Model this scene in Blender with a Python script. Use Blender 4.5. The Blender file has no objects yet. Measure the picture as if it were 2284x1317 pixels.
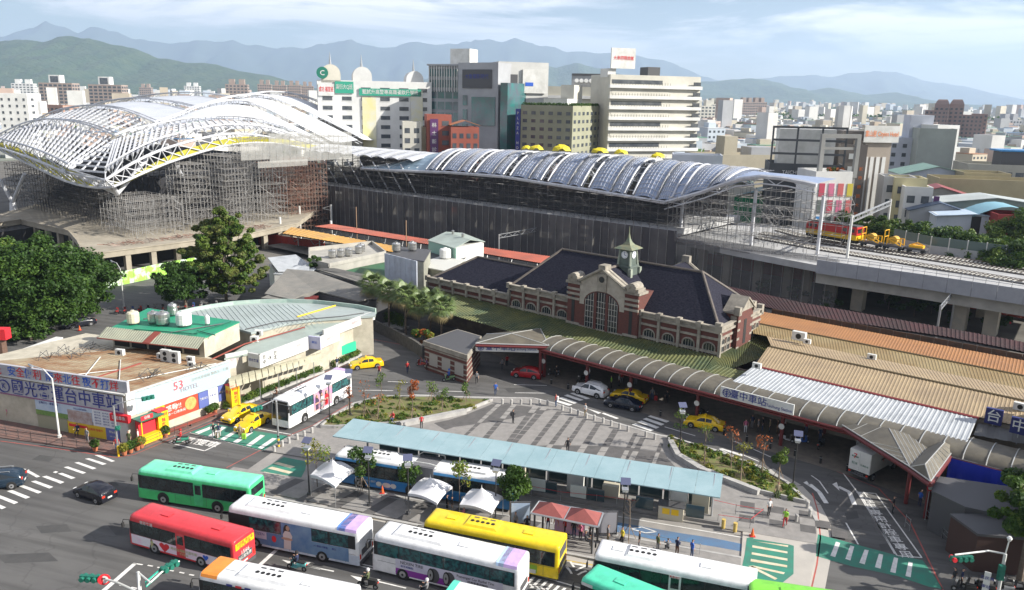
import bpy, math, random
import numpy as np
from mathutils import Vector, Matrix
random.seed(7); RNG=np.random.default_rng(7)
scn=bpy.context.scene; C=scn.collection
FL=1776.0; PITCH=math.atan(440/1776.0); ROLL=math.radians(1.1); EYE=36.5
cF=Vector((0,math.cos(PITCH),-math.sin(PITCH))); cR0=Vector((1,0,0)); cU0=cR0.cross(cF)
cR=math.cos(ROLL)*cR0+math.sin(ROLL)*cU0; cU=-math.sin(ROLL)*cR0+math.cos(ROLL)*cU0
cam=bpy.data.objects.new('camera',bpy.data.cameras.new('camera')); C.objects.link(cam)
cam.matrix_world=Matrix(((cR.x,cU.x,-cF.x,0),(cR.y,cU.y,-cF.y,0),(cR.z,cU.z,-cF.z,EYE),(0,0,0,1)))
cam.data.sensor_width=36; cam.data.lens=36*FL/2284; cam.data.clip_start=1; cam.data.clip_end=60000
scn.camera=cam
SUN_EL=math.radians(30); SUN_AZ=math.radians(103)
world=bpy.data.worlds.new('World'); scn.world=world; world.use_nodes=True
def build_world():
 nt=world.node_tree; N=nt.nodes; L=nt.links; N.clear()
 out=N.new('ShaderNodeOutputWorld'); bg=N.new('ShaderNodeBackground'); sky=N.new('ShaderNodeTexSky')
 sky.sky_type='NISHITA'; sky.sun_disc=False; sky.sun_elevation=SUN_EL; sky.sun_rotation=SUN_AZ
 sky.altitude=50; sky.air_density=1.0; sky.dust_density=.3; sky.ozone_density=1.5
 tc=N.new('ShaderNodeTexCoord'); mp=N.new('ShaderNodeMapping'); mp.inputs['Scale'].default_value=(1.6,1.6,11)
 no=N.new('ShaderNodeTexNoise'); no.inputs['Scale'].default_value=2.2; no.inputs['Detail'].default_value=9; no.inputs['Roughness'].default_value=.6
 no.inputs['Distortion'].default_value=.5
 rp=N.new('ShaderNodeValToRGB'); rp.color_ramp.elements[0].position=.46; rp.color_ramp.elements[1].position=.6
 rp.color_ramp.elements[1].color=(.85,.85,.85,1)
 sx=N.new('ShaderNodeSeparateXYZ')
 mr=N.new('ShaderNodeMapRange'); mr.inputs[1].default_value=.02; mr.inputs[2].default_value=.10; mr.inputs[3].default_value=0; mr.inputs[4].default_value=1
 mu=N.new('ShaderNodeMath'); mu.operation='MULTIPLY'
 mx=N.new('ShaderNodeMix'); mx.data_type='RGBA'; mx.inputs[7].default_value=(17,16.2,16.6,1)
 L.new(tc.outputs['Generated'],mp.inputs[0]); L.new(mp.outputs[0],no.inputs['Vector']); L.new(no.outputs[0],rp.inputs[0])
 L.new(tc.outputs['Generated'],sx.inputs[0]); L.new(sx.outputs[2],mr.inputs[0])
 L.new(rp.outputs[0],mu.inputs[0]); L.new(mr.outputs[0],mu.inputs[1]); L.new(mu.outputs[0],mx.inputs[0])
 L.new(sky.outputs[0],mx.inputs[6]); L.new(mx.outputs[2],bg.inputs[0]); bg.inputs[1].default_value=.05
 L.new(bg.outputs[0],out.inputs[0])
build_world()
sl=bpy.data.lights.new('sun','SUN'); sl.energy=5; sl.angle=math.radians(.5); sl.color=(1,.95,.86)
so=bpy.data.objects.new('sun',sl); C.objects.link(so)
TOSUN=Vector((math.sin(SUN_AZ)*math.cos(SUN_EL),math.cos(SUN_AZ)*math.cos(SUN_EL),math.sin(SUN_EL)))
so.rotation_euler=TOSUN.to_track_quat('Z','Y').to_euler(); so.location=(60,-20,60)
vs=scn.view_settings; vs.view_transform='Standard'; vs.look='None'; vs.exposure=.95; vs.gamma=1
scn.cycles.max_bounces=6; scn.cycles.diffuse_bounces=2; scn.cycles.volume_bounces=1
def ray(px,py): return cF*FL+cR*(px-1142)-cU*(py-658.5)
def at(px,py,z=0.):
 d=ray(px,py); t=(z-EYE)/d.z; return Vector((d.x*t,d.y*t,z))
def aty(px,py,y):
 d=ray(px,py); t=y/d.y; return Vector((d.x*t,y,EYE+d.z*t))
AS=math.radians(-39.3); U2=Vector((math.cos(AS),math.sin(AS))); V2=Vector((-math.sin(AS),math.cos(AS)))
def SW(u,v,z=0.): return Vector((u*U2.x+v*V2.x,u*U2.y+v*V2.y,z))
def onv(px,py,vv):
 d=ray(px,py); t=vv/(d.x*V2.x+d.y*V2.y); p=Vector((0,0,EYE))+d*t
 return (p.x*U2.x+p.y*U2.y,p.z)
def SS(p): return (p.x*U2.x+p.y*U2.y,p.x*V2.x+p.y*V2.y)
MATS={}
def mat(name,col,rough=.7,metal=0.,col2=None,scale=1.,lo=.35,hi=.65,bump=0.,bscale=None,spec=.5,coat=0.,emit=0.,alpha=1.,stretch=None,detail=4,bdist=.02):
 if name in MATS: return MATS[name]
 m=bpy.data.materials.new(name); m.use_nodes=True; nt=m.node_tree; N=nt.nodes; L=nt.links
 b=N['Principled BSDF']; b.inputs['Base Color'].default_value=(*col,1); b.inputs['Roughness'].default_value=rough
 b.inputs['Metallic'].default_value=metal; b.inputs['Specular IOR Level'].default_value=spec; b.inputs['Coat Weight'].default_value=coat
 b.inputs['Alpha'].default_value=alpha
 if emit: b.inputs['Emission Color'].default_value=(*col,1); b.inputs['Emission Strength'].default_value=emit
 if col2 or bump:
  g=N.new('ShaderNodeNewGeometry'); mp=N.new('ShaderNodeMapping'); L.new(g.outputs['Position'],mp.inputs[0])
  if stretch: mp.inputs['Scale'].default_value=stretch
 if col2:
  n=N.new('ShaderNodeTexNoise'); n.inputs['Scale'].default_value=scale; n.inputs['Detail'].default_value=detail; n.inputs['Roughness'].default_value=.65
  L.new(mp.outputs[0],n.inputs['Vector'])
  r=N.new('ShaderNodeValToRGB'); r.color_ramp.elements[0].position=lo; r.color_ramp.elements[1].position=hi
  r.color_ramp.elements[0].color=(*col,1); r.color_ramp.elements[1].color=(*col2,1)
  L.new(n.outputs[0],r.inputs[0]); L.new(r.outputs[0],b.inputs['Base Color'])
 if bump:
  n2=N.new('ShaderNodeTexNoise'); n2.inputs['Scale'].default_value=bscale or scale*4; n2.inputs['Detail'].default_value=5
  L.new(mp.outputs[0],n2.inputs['Vector']); bp=N.new('ShaderNodeBump'); bp.inputs['Strength'].default_value=bump; bp.inputs['Distance'].default_value=bdist
  L.new(n2.outputs[0],bp.inputs['Height']); L.new(bp.outputs[0],b.inputs['Normal'])
 MATS[name]=m; return m
def paint(name,col,rough=.35):
 k=tuple(c*.7 for c in col)
 return mat(name,col,rough,col2=k,scale=1.5,lo=.42,hi=.8,coat=.2,detail=8)
class MB:
 def __init__(s): s.v=[];s.f=[];s.m=[];s.T=None;s.g=[];s.q=0
 def mk(s):
  if not s.q: s.g.append((len(s.v),len(s.f)))
 def _a(s,pts):
  n=len(s.v)
  if s.T is not None: pts=[s.T@Vector(p) for p in pts]
  s.v.extend([tuple(p) for p in pts]); return n
 def poly(s,pts,m=0):
  s.mk()
  n=s._a(pts); s.f.append(tuple(range(n,n+len(pts)))); s.m.append(m); return s
 def box(s,x0,y0,z0,x1,y1,z1,m=0):
  s.mk()
  n=s._a([(x0,y0,z0),(x1,y0,z0),(x1,y1,z0),(x0,y1,z0),(x0,y0,z1),(x1,y0,z1),(x1,y1,z1),(x0,y1,z1)])
  for q in ((3,2,1,0),(4,5,6,7),(0,1,5,4),(1,2,6,5),(2,3,7,6),(3,0,4,7)):
   s.f.append(tuple(n+i for i in q)); s.m.append(m)
  return s
 def prism(s,pts,z0,z1,m=0,mt=None):
  s.mk()
  k=len(pts); a=sum(pts[i][0]*pts[(i+1)%k][1]-pts[(i+1)%k][0]*pts[i][1] for i in range(k))
  if a<0: pts=pts[::-1]
  n=s._a([(p[0],p[1],z0) for p in pts]+[(p[0],p[1],z1) for p in pts])
  s.f.append(tuple(n+k-1-i for i in range(k))); s.m.append(m)
  s.f.append(tuple(n+k+i for i in range(k))); s.m.append(m if mt is None else mt)
  for i in range(k):
   j=(i+1)%k; s.f.append((n+i,n+j,n+k+j,n+k+i)); s.m.append(m)
  return s
 def tube(s,p,q,r,r2=None,n=6,m=0,cap=True):
  s.mk()
  p=Vector(p);q=Vector(q); d=(q-p)
  if d.length<1e-6: return s
  d.normalize(); a=d.orthogonal().normalized(); b=d.cross(a); r2=r if r2 is None else r2
  k=s._a([p+(a*math.cos(t)+b*math.sin(t))*r for t in [2*math.pi*i/n for i in range(n)]]+[q+(a*math.cos(t)+b*math.sin(t))*r2 for t in [2*math.pi*i/n for i in range(n)]])
  for i in range(n):
   j=(i+1)%n; s.f.append((k+i,k+j,k+n+j,k+n+i)); s.m.append(m)
  if cap:
   s.f.append(tuple(k+n-1-i for i in range(n))); s.m.append(m); s.f.append(tuple(k+n+i for i in range(n))); s.m.append(m)
  return s
 def path(s,pts,r,n=6,m=0):
  s.mk(); s.q+=1
  for a,b in zip(pts,pts[1:]): s.tube(a,b,r,n=n,m=m)
  s.q-=1
  return s
 def lathe(s,prof,c=(0,0),n=12,m=0):
  s.mk()
  k=s._a([(c[0]+r*math.cos(2*math.pi*i/n),c[1]+r*math.sin(2*math.pi*i/n),z) for r,z in prof for i in range(n)])
  for j in range(len(prof)-1):
   for i in range(n):
    i2=(i+1)%n; s.f.append((k+j*n+i,k+j*n+i2,k+(j+1)*n+i2,k+(j+1)*n+i)); s.m.append(m)
  s.f.append(tuple(k+(len(prof)-1)*n+i for i in range(n))); s.m.append(m)
  return s
 def grid(s,rows,m=0,flip=False):
  s.mk()
  R=len(rows); K=len(rows[0]); n=s._a([p for r in rows for p in r])
  for i in range(R-1):
   for j in range(K-1):
    q=(n+i*K+j,n+i*K+j+1,n+(i+1)*K+j+1,n+(i+1)*K+j)
    s.f.append(q[::-1] if flip else q); s.m.append(m if not callable(m) else m(i,j))
  return s
 def mesh(s,name,mats,smooth=False):
  me=bpy.data.meshes.new(name); me.from_pydata(s.v,[],s.f);
  for x in (mats if isinstance(mats,(list,tuple)) else [mats]): me.materials.append(x)
  if any(s.m): me.polygons.foreach_set('material_index',s.m)
  if smooth: me.polygons.foreach_set('use_smooth',[True]*len(s.f))
  me.update(); return me
 def obj(s,name,mats,parent=None,smooth=False,world=False,sep=False):
  if sep and len(s.g)>1:
   g=s.g+[(len(s.v),len(s.f))]; o=None
   for (v0,f0),(v1,f1) in zip(g,g[1:]):
    if f1==f0: continue
    b=MB(); b.v=s.v[v0:v1]; b.f=[tuple(i-v0 for i in f) for f in s.f[f0:f1]]; b.m=s.m[f0:f1]; o=b.obj(name,mats,parent,smooth,world)
   return o
  if parent is not None and world:
   Mi=parent.matrix_basis.inverted(); s.v=[tuple(Mi@Vector(p)) for p in s.v]
  return place(s.mesh(name,mats,smooth),name,parent)
def place(me,name,parent=None,loc=(0,0,0),rz=0.,M=None):
 o=bpy.data.objects.new(name,me); C.objects.link(o)
 if M is not None: o.matrix_basis=M
 else: o.location=loc; o.rotation_euler=(0,0,rz)
 if parent is not None: o.parent=parent
 return o
def tag(o,label=None,cat=None,group=None,kind=None):
 if label: o['label']=label
 if cat: o['category']=cat
 if group: o['group']=group
 if kind: o['kind']=kind
 return o
def thing(name,label,cat,loc=(0,0,0),rz=0.,group=None):
 o=bpy.data.objects.new(name,None); C.objects.link(o); o.location=loc; o.rotation_euler=(0,0,rz); o.empty_display_size=.5
 o.matrix_basis=Matrix.Translation(Vector(loc))@Matrix.Rotation(rz,4,'Z')
 return tag(o,label,cat,group)
def struct(name,mb,mats,smooth=False): return tag(mb.obj(name,mats,smooth=smooth),kind='structure')
def dup(root,loc,rz=0.,label=None,group=None,scale=None,remat=None):
 def cp(o,par):
  c=o.copy(); C.objects.link(c)
  if par is not None: c.parent=par
  for ch in KIDS.get(o.name,()) or [x for x in o.children]: cp(ch,c)
  return c
 r=cp(root,None); r.matrix_basis=Matrix.Translation(Vector(loc))@Matrix.Rotation(rz,4,'Z')@(Matrix.Scale(scale,4) if scale else Matrix.Identity(4))
 if label: r['label']=label
 if group: r['group']=group
 return r
KIDS={}
_tc={}
def text_mesh(body,size,m,depth=0.,w=None,align='CENTER'):
 key=(body,size,m.name,depth,w,align)
 if key in _tc: return _tc[key]
 c=bpy.data.curves.new('t','FONT'); c.body=body; c.size=size; c.align_x=align; c.align_y='CENTER'; c.resolution_u=2; c.offset=size*.008
 c.extrude=depth; o=bpy.data.objects.new('t',c); C.objects.link(o)
 dg=bpy.context.evaluated_depsgraph_get(); dg.update(); me=bpy.data.meshes.new_from_object(o.evaluated_get(dg))
 bpy.data.objects.remove(o); bpy.data.curves.remove(c)
 if w:
  xs=[v.co.x for v in me.vertices]; k=w/(max(xs)-min(xs)); x0=(max(xs)+min(xs))/2
  for v in me.vertices: v.co.x=(v.co.x-x0)*k
 me.materials.clear(); me.materials.append(m); _tc[key]=me; return me
def letter(parent,body,size,m,P,X,Y,w=None,name='lettering',align='CENTER'):
 """text at P with x axis X and y axis Y (parent local space)"""
 X=Vector(X).normalized();Y=Vector(Y).normalized();Z=X.cross(Y)
 M=Matrix(((X.x,Y.x,Z.x,P[0]),(X.y,Y.y,Z.y,P[1]),(X.z,Y.z,Z.z,P[2]),(0,0,0,1)))
 return place(text_mesh(body,size,m,0,w,align),name,parent,M=M)
m_fan=mat('fan_grille',(.01,.01,.01),.6)
WHITE=mat('white_paint',(.66,.66,.64),.5,col2=(.5,.5,.47),scale=.35)
BLACK=mat('black_rubber',(.02,.02,.02),.7); GLASS=mat('dark_glass',(.02,.025,.03),.08,spec=.6)
GLASSB=mat('blue_glass',(.05,.09,.11),.1,spec=.7); METAL=mat('galvanised_metal',(.45,.46,.47),.4,.7)
CONC=mat('concrete',(.42,.40,.36),.85,col2=(.3,.29,.26),scale=.3,bump=.3,bscale=8)
RED=mat('red_paint',(.5,.03,.03),.4); DKGREEN=mat('dark_green_metal',(.01,.12,.07),.4)
MAROON=mat('maroon_steel',(.13,.02,.02),.5); DKGREY=mat('dark_grey',(.07,.07,.075),.6); NAVY=mat('navy_print',(.03,.04,.22),.6)
INKRED=mat('red_print',(.6,.02,.03),.6); INKBLUE=mat('blue_print',(.02,.1,.5),.6); YEL=mat('yellow_paint',(.8,.5,.01),.45)
def hz(p,py):
 """height above p (ground point) whose image row is py"""
 k=cU-cF*((658.5-py)/FL); return EYE-(p.x*k.x+p.y*k.y)/k.z
def leafmesh(name,blobs,n,size,mats,flat=.0,seed=1,w=None):
 """leaf-sized quads through a set of ellipsoidal clumps; returns a mesh"""
 g=np.random.default_rng(seed); V=[];M=[]
 B=np.array([b[:6] for b in blobs],float); vol=B[:,3]*B[:,4]*B[:,5]; pr=vol**.67; pr/=pr.sum()
 idx=g.choice(len(B),n,p=pr); d=g.normal(size=(n,3)); d/=np.linalg.norm(d,axis=1)[:,None]
 r=g.random(n)**.28; c=B[idx,:3]+d*B[idx,3:6]*r[:,None]
 nrm=d*.6+g.normal(size=(n,3))*.55+np.array([0,0,flat+.25]); nrm/=np.linalg.norm(nrm,axis=1)[:,None]
 a=np.cross(nrm,g.normal(size=(n,3))); a/=np.linalg.norm(a,axis=1)[:,None]; b=np.cross(nrm,a)
 s=size*(.6+.8*g.random(n))[:,None]; a=a*s; b=b*s*.62
 v=np.stack([c-a,c-b,c+a,c+b],1).reshape(-1,3)
 me=bpy.data.meshes.new(name); me.vertices.add(4*n); me.vertices.foreach_set('co',v.ravel().astype(np.float32))
 me.loops.add(4*n); me.loops.foreach_set('vertex_index',np.arange(4*n,dtype=np.int32)); me.polygons.add(n)
 me.polygons.foreach_set('loop_start',np.arange(0,4*n,4,dtype=np.int32)); me.polygons.foreach_set('loop_total',np.full(n,4,dtype=np.int32))
 for m in mats: me.materials.append(m)
 me.polygons.foreach_set('use_smooth',np.zeros(n,dtype=bool))
 if len(mats)>1:
  bm_=g.integers(0,len(mats),len(B)); k=np.where(g.random(n)<.7,bm_[idx],g.integers(0,len(mats),n)); me.polygons.foreach_set('material_index',k.astype(np.int32))
 me.update(calc_edges=True); return me
def leafmat(name,c,tr=.3):
 if name in MATS: return MATS[name]
 m=bpy.data.materials.new(name); m.use_nodes=True; N=m.node_tree.nodes; L=m.node_tree.links; b=N['Principled BSDF']
 b.inputs['Roughness'].default_value=.55; b.inputs['Specular IOR Level'].default_value=.3
 g=N.new('ShaderNodeNewGeometry'); n=N.new('ShaderNodeTexNoise'); n.inputs['Scale'].default_value=.9; n.inputs['Detail'].default_value=3; L.new(g.outputs['Position'],n.inputs[0])
 r=N.new('ShaderNodeValToRGB'); r.color_ramp.elements[0].position=.35; r.color_ramp.elements[1].position=.68; r.color_ramp.elements[0].color=(c[0]*.65,c[1]*.7,c[2]*.7,1); r.color_ramp.elements[1].color=(c[0]*1.35,c[1]*1.25,c[2],1)
 L.new(n.outputs[0],r.inputs[0]); L.new(r.outputs[0],b.inputs[0])
 t=N.new('ShaderNodeBsdfTranslucent'); L.new(r.outputs[0],t.inputs[0]); mx=N.new('ShaderNodeMixShader'); mx.inputs[0].default_value=tr
 L.new(b.outputs[0],mx.inputs[1]); L.new(t.outputs[0],mx.inputs[2]); L.new(mx.outputs[0],N['Material Output'].inputs[0]); MATS[name]=m; return m
m_far=mat('city_ground',(.22,.23,.2),.9,col2=(.06,.09,.045),scale=.012,lo=.45,hi=.6)
g=MB(); g.poly([(-16000,-300,-.05),(16000,-300,-.05),(16000,21000,-.05),(-16000,21000,-.05)]); struct('ground',g,m_far)
from mathutils import noise as mnoise
def ridge(name,D,pts,m,w,seed,amp=.28,n=260,rows=22,x0=None,x1=None):
 P=[aty(x,y,D) for x,y in pts]
 xs=[p.x for p in P]; zs=[max(p.z,2) for p in P]
 X=np.linspace(min(xs),max(xs),n); Z=np.interp(X,xs,zs)
 rws=[]
 for j in range(rows):
  t=j/(rows-1)*1.5-1.0
  row=[]
  for i in range(n):
   x=float(X[i]); y=D+t*w
   k=max(0,1-abs(t)**.85) if t<0 else 1-t*1.6
   r=mnoise.fractal(Vector((x/w*2.2+seed,y/w*2.2,seed)),1.,2.1,6)
   r2=abs(mnoise.noise(Vector((x/w*3+seed,y/w*1.6,seed*2))))
   r3=mnoise.fractal(Vector((x/w*9+seed,y/w*5,seed)),1.,2.,4); z=Z[i]*k*(1+amp*r*(abs(t)+.1)+r3*(.05+.28*min(1,abs(t)*2)))-Z[i]*r2*1.3*abs(t)*(1-abs(t)) -3
   row.append((x,y,z))
  rws.append(row)
 b=MB().grid(rws,0); return struct(name,b,m,True)
m_hill=mat('hill_forest',(.02,.05,.018),.95,col2=(.05,.08,.03),scale=.009,lo=.38,hi=.62,bump=.9,bscale=.03,bdist=20,detail=8)
m_mount=mat('mountain_forest',(.03,.05,.04),.95,col2=(.05,.07,.05),scale=.002)
ridge('hill',5600,[(-900,150),(-400,100),(-100,98),(0,92),(60,88),(100,92),(150,82),(200,84),(260,100),(300,108),(350,130),(420,140),(480,145),(530,160),(600,168),(680,190),(760,212)],m_hill,1900,3.1)
ridge('hill',9000,[(600,215),(800,200),(900,190),(1000,165),(1080,148),(1130,150),(1180,138),(1240,152),(1290,141),(1340,153),(1400,168),(1480,172),(1560,182),(1680,175),(1740,184),(1790,203),(1850,195),(1930,212),(2000,206),(2060,222),(2130,235),(2220,250),(2284,260),(2500,268)],m_hill,2200,7.7)
ridge('mountain',15500,[(-900,90),(-300,95),(0,78),(50,70),(100,52),(140,60),(170,75),(200,59),(260,70),(300,86),(380,97),(450,90),(520,93),(600,106),(680,106),(720,95),(780,88),(820,101),(870,106),(920,95),(1000,98),(1060,90),(1110,95),(1150,90),(1200,100),(1270,116),(1330,120),(1400,121),(1480,132),(1540,158),(1600,182),(1700,178),(1800,166),(1850,171),(1930,160),(2000,162),(2050,177),(2150,192),(2284,222),(2600,240)],m_mount,2600,12.3,amp=.35,n=360)
def haze():
 m=bpy.data.materials.new('haze'); m.use_nodes=True; N=m.node_tree.nodes; N.clear()
 o=N.new('ShaderNodeOutputMaterial'); v=N.new('ShaderNodeVolumePrincipled'); v.inputs['Density'].default_value=HAZE
 v.inputs['Color'].default_value=(.60,.76,1.,1); v.inputs['Anisotropy'].default_value=.25
 m.node_tree.links.new(v.outputs[0],o.inputs['Volume'])
 b=MB().box(-15800,-280,-1.2,15800,19500,1380); tag(b.obj('haze',m),kind='stuff')
HAZE=7.5e-5
haze()
AB=math.radians(-17.3); BU=Vector((math.cos(AB),math.sin(AB))); BN=Vector((-math.sin(AB),math.cos(AB)))
def BW(b,n,z=0.): return Vector((b*BU.x+n*BN.x,b*BU.y+n*BN.y,z))
def G(pts,z=0.,off=(0,0),sc=1.): return [at(x/sc+off[0],y/sc+off[1],z) for x,y in pts]
m_asph=mat('asphalt',(.078,.076,.075),.9,col2=(.11,.107,.103),scale=.11,lo=.3,hi=.75,bump=.25,bscale=25,detail=8)
def asphalt():
 m=m_asph; N=m.node_tree.nodes; L=m.node_tree.links; b=N['Principled BSDF']; src=b.inputs['Base Color'].links[0].from_socket
 g=N.new('ShaderNodeNewGeometry'); mp=N.new('ShaderNodeMapping'); mp.inputs['Rotation'].default_value=(0,0,AB); mp.vector_type='TEXTURE'; mp.inputs['Scale'].default_value=(14,.9,1); L.new(g.outputs['Position'],mp.inputs[0])
 n=N.new('ShaderNodeTexNoise'); n.inputs['Scale'].default_value=1.; n.inputs['Detail'].default_value=3; L.new(mp.outputs[0],n.inputs[0])
 r=N.new('ShaderNodeMapRange'); r.inputs[1].default_value=.4; r.inputs[2].default_value=.7; r.inputs[3].default_value=1.12; r.inputs[4].default_value=.72; L.new(n.outputs[0],r.inputs[0])
 n2=N.new('ShaderNodeTexNoise'); n2.inputs['Scale'].default_value=.5; n2.inputs['Detail'].default_value=3; L.new(g.outputs['Position'],n2.inputs[0])
 va=N.new('ShaderNodeVectorMath'); va.operation='SCALE'; va.inputs['Scale'].default_value=3.; L.new(n2.outputs['Color'],va.inputs[0]); vb=N.new('ShaderNodeVectorMath'); L.new(g.outputs['Position'],vb.inputs[0]); L.new(va.outputs[0],vb.inputs[1])
 vo=N.new('ShaderNodeTexVoronoi'); vo.feature='DISTANCE_TO_EDGE'; vo.inputs['Scale'].default_value=.11; L.new(vb.outputs[0],vo.inputs['Vector'])
 c=N.new('ShaderNodeMapRange'); c.inputs[1].default_value=.0; c.inputs[2].default_value=.012; c.inputs[3].default_value=.8; c.inputs[4].default_value=1; L.new(vo.outputs[0],c.inputs[0])
 mu=N.new('ShaderNodeMath'); mu.operation='MULTIPLY'; L.new(r.outputs[0],mu.inputs[0]); L.new(c.outputs[0],mu.inputs[1])
 vm=N.new('ShaderNodeVectorMath'); vm.operation='SCALE'; L.new(src,vm.inputs[0]); L.new(mu.outputs[0],vm.inputs['Scale']); L.new(vm.outputs[0],b.inputs['Base Color'])
asphalt()
m_asph2=mat('patched_asphalt',(.05,.05,.05),.9,col2=(.07,.07,.068),scale=.5)
m_pave=mat('plaza_granite',(.27,.255,.24),.8,col2=(.2,.19,.18),scale=1.3,lo=.3,hi=.7,bump=.2,bscale=6)
m_dark=mat('dark_paver',(.11,.103,.1),.8,col2=(.08,.077,.075),scale=1.1)
m_beige=mat('beige_concrete',(.42,.39,.35),.85,col2=(.34,.32,.29),scale=.35,lo=.3,hi=.75,bump=.15,bscale=5)
m_grnd=mat('station_yard',(.15,.14,.125),.95,col2=(.09,.085,.075),scale=.15)
m_kerb=mat('kerb_stone',(.42,.41,.39),.8,col2=(.3,.29,.28),scale=.8)
m_mark=mat('road_paint',(.7,.69,.66),.7,col2=(.42,.41,.4),scale=1.7,lo=.42,hi=.8)
m_markr=mat('red_line_paint',(.42,.08,.06),.7,col2=(.25,.08,.07),scale=1.); m_marky=mat('yellow_line_paint',(.55,.38,.05),.7,col2=(.3,.22,.08),scale=1.)
m_green=mat('green_road_paint',(.03,.22,.15),.75,col2=(.05,.16,.12),scale=.8); m_blue=mat('blue_lane_paint',(.08,.17,.30),.75,col2=(.1,.14,.21),scale=.5)
m_redpave=mat('red_paving',(.2,.11,.09),.85,col2=(.13,.09,.08),scale=1.2)
def flat(name,polys,z,m,kind='structure'):
 b=MB()
 for p in polys: b.poly([(q[0],q[1],z) for q in p])
 b.f=[f if sum(b.v[f[i]][0]*b.v[f[(i+1)%len(f)]][1]-b.v[f[(i+1)%len(f)]][0]*b.v[f[i]][1] for i in range(len(f)))>0 else f[::-1] for f in b.f]
 return tag(b.obj(name,m),kind=kind)
def seg(p,q,w):
 d=(q-p); d.z=0; n=Vector((-d.y,d.x,0)).normalized()*w/2; return [p+n,q+n,q-n,p-n]
def lines(name,L_,w,m,z=.006):
 ps=[]
 for l in L_:
  pts=[at(*p) for p in l]
  for a,b in zip(pts,pts[1:]): ps.append(seg(a,b,w))
 return flat(name,ps,z,m)
flat('station_ground',[[(-420,30,0),(120,-10,0),(260,190,0),(150,330,0),(-260,420,0)]],-.02,m_grnd)
flat('road',[[SW(-190,98),SW(-90,88),SW(-45,90),SW(60,90),SW(60,-40),SW(-130,-60),SW(-230,40)]],0,m_asph)
PZ=[(512,1050),(640,978),(700,954),(745,927),(790,902),(836,890),(885,886),(1090,889),(1191,891),(1240,903),(1293,921),(1346,938),(1468,973),(1497,978),(1599,1008),(1700,1045),(1762,1082),(1800,1122),(1822,1165),(1820,1240),(1804,1317),(1790,1420)]
Hh=.13
pz=[at(x,y) for x,y in PZ]
pl=MB(); up_=[p for p in pz if SS(p) is not None]
def clip(poly,f):
 out=[]
 for i in range(len(poly)):
  a,b=poly[i],poly[(i+1)%len(poly)]; fa,fb=f(a),f(b)
  if fa>=0: out.append(a)
  if (fa>=0)!=(fb>=0): t=fa/(fa-fb); out.append(a+(b-a)*t)
 return out
nn=lambda p:p.x*BN.x+p.y*BN.y
bb=lambda p:p.x*BU.x+p.y*BU.y
full=pz+[BW(4,50),BW(-9,57.4),BW(-43,58.2),BW(-46,59.5)]
upper=clip(full,lambda p:nn(p)-65.9); lower=clip(clip(full,lambda p:61.6-nn(p)),lambda p:1-bb(p))
east=clip(clip(full,lambda p:65.9-nn(p)),lambda p:bb(p)-1)
lower=clip(lower,lambda p:nn(p)-57.4)
lane=[BW(-46.5,61.6),BW(1,61.6),BW(1,65.9),BW(-46.5,65.9)]
P0=struct('plaza',MB().prism([(p.x,p.y) for p in upper],-.01,Hh),m_pave)
struct('pavement',MB().prism([(p.x,p.y) for p in lower],-.01,Hh),m_pave)
struct('pavement',MB().prism([(p.x,p.y) for p in east],-.01,Hh-.02),m_beige)
flat('bus_lane',[lane],.012,mat('lane_concrete',(.3,.28,.26),.85,col2=(.22,.21,.2),scale=.4,bump=.15,bscale=4))
flat('gutter',[seg(at(*a),at(*b),.9) for a,b in [((577,1100),(1244,1241)),((1244,1241),(1330,1262))]]+[seg(at(a[0]+14,a[1]+3),at(b[0]+14,b[1]+3),1.3) for a,b in zip(PZ[15:20],PZ[16:21])],.004,m_beige)
o1=(1000,850); s1=4.568
def q1(pts): return [at(x/s1+o1[0],y/s1+o1[1],Hh) for x,y in pts]
T_=[(-30,500),(60,470),(430,420),(640,385),(1060,292),(900,268),(500,232),(440,240),(180,345),(0,400),(-150,430)]
Bt=[(780,650),(860,665),(1060,655),(1200,658),(1640,660),(2200,730),(2240,800),(2400,960),(1600,860),(800,700)]
zT=q1(T_); zB=q1(Bt)
flat('paving_field',[zT,zB],Hh+.004,m_dark)
bands=[((500,230),(548,235),(150,560),(188,560)),((650,238),(700,240),(340,590),(400,595)),((868,250),(930,252),(580,630),(640,632)),((955,262),(1020,266),(635,638),(692,640)),((1110,310),(1160,315),(830,660),(890,660)),((1240,365),(1280,368),(985,690),(1040,695)),((1370,390),(1410,394),(1130,720),(1190,722)),((1510,430),(1560,436),(1300,738),(1370,742)),((1680,490),(1740,496),(1500,770),(1580,772)),((1890,530),(1930,534),(1750,800),(1800,803)),((1960,575),(2010,580),(1825,815),(1890,818)),((2150,640),(2190,644),(2060,870),(2100,872))]
def inside(p,poly):
 r=False
 for i in range(len(poly)):
  a,b=poly[i],poly[i-1]
  if (a.y>p.y)!=(b.y>p.y) and p.x<(b.x-a.x)*(p.y-a.y)/(b.y-a.y)+a.x: r=not r
 return r
m_light=mat('light_paver',(.285,.27,.255),.8,col2=(.23,.22,.205),scale=1.4)
def slabs(A,B_,C_,D_,parent,z,mfun,step=1.25):
 n=max(1,int(round((A-C_).length/step)))
 for i in range(n):
  t0=i/n+.008; t1=(i+1)/n-.008
  a=A.lerp(C_,t0);b=B_.lerp(D_,t0);c=B_.lerp(D_,t1);d=A.lerp(C_,t1); ctr=(a+b+c+d)/4
  mb=MB().prism([(p.x,p.y) for p in (a,b,c,d)],z-.02,z+.012+.003*random.random()); o=mb.obj('paving_slab',mfun(ctr),parent)
for A,B2,C2,D2 in bands:
 A,B2,C2,D2=q1([A,B2,C2,D2])
 slabs(A,B2,C2,D2,P0,Hh,lambda c:m_light if inside(c,zT) or inside(c,zB) else m_dark)
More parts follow.
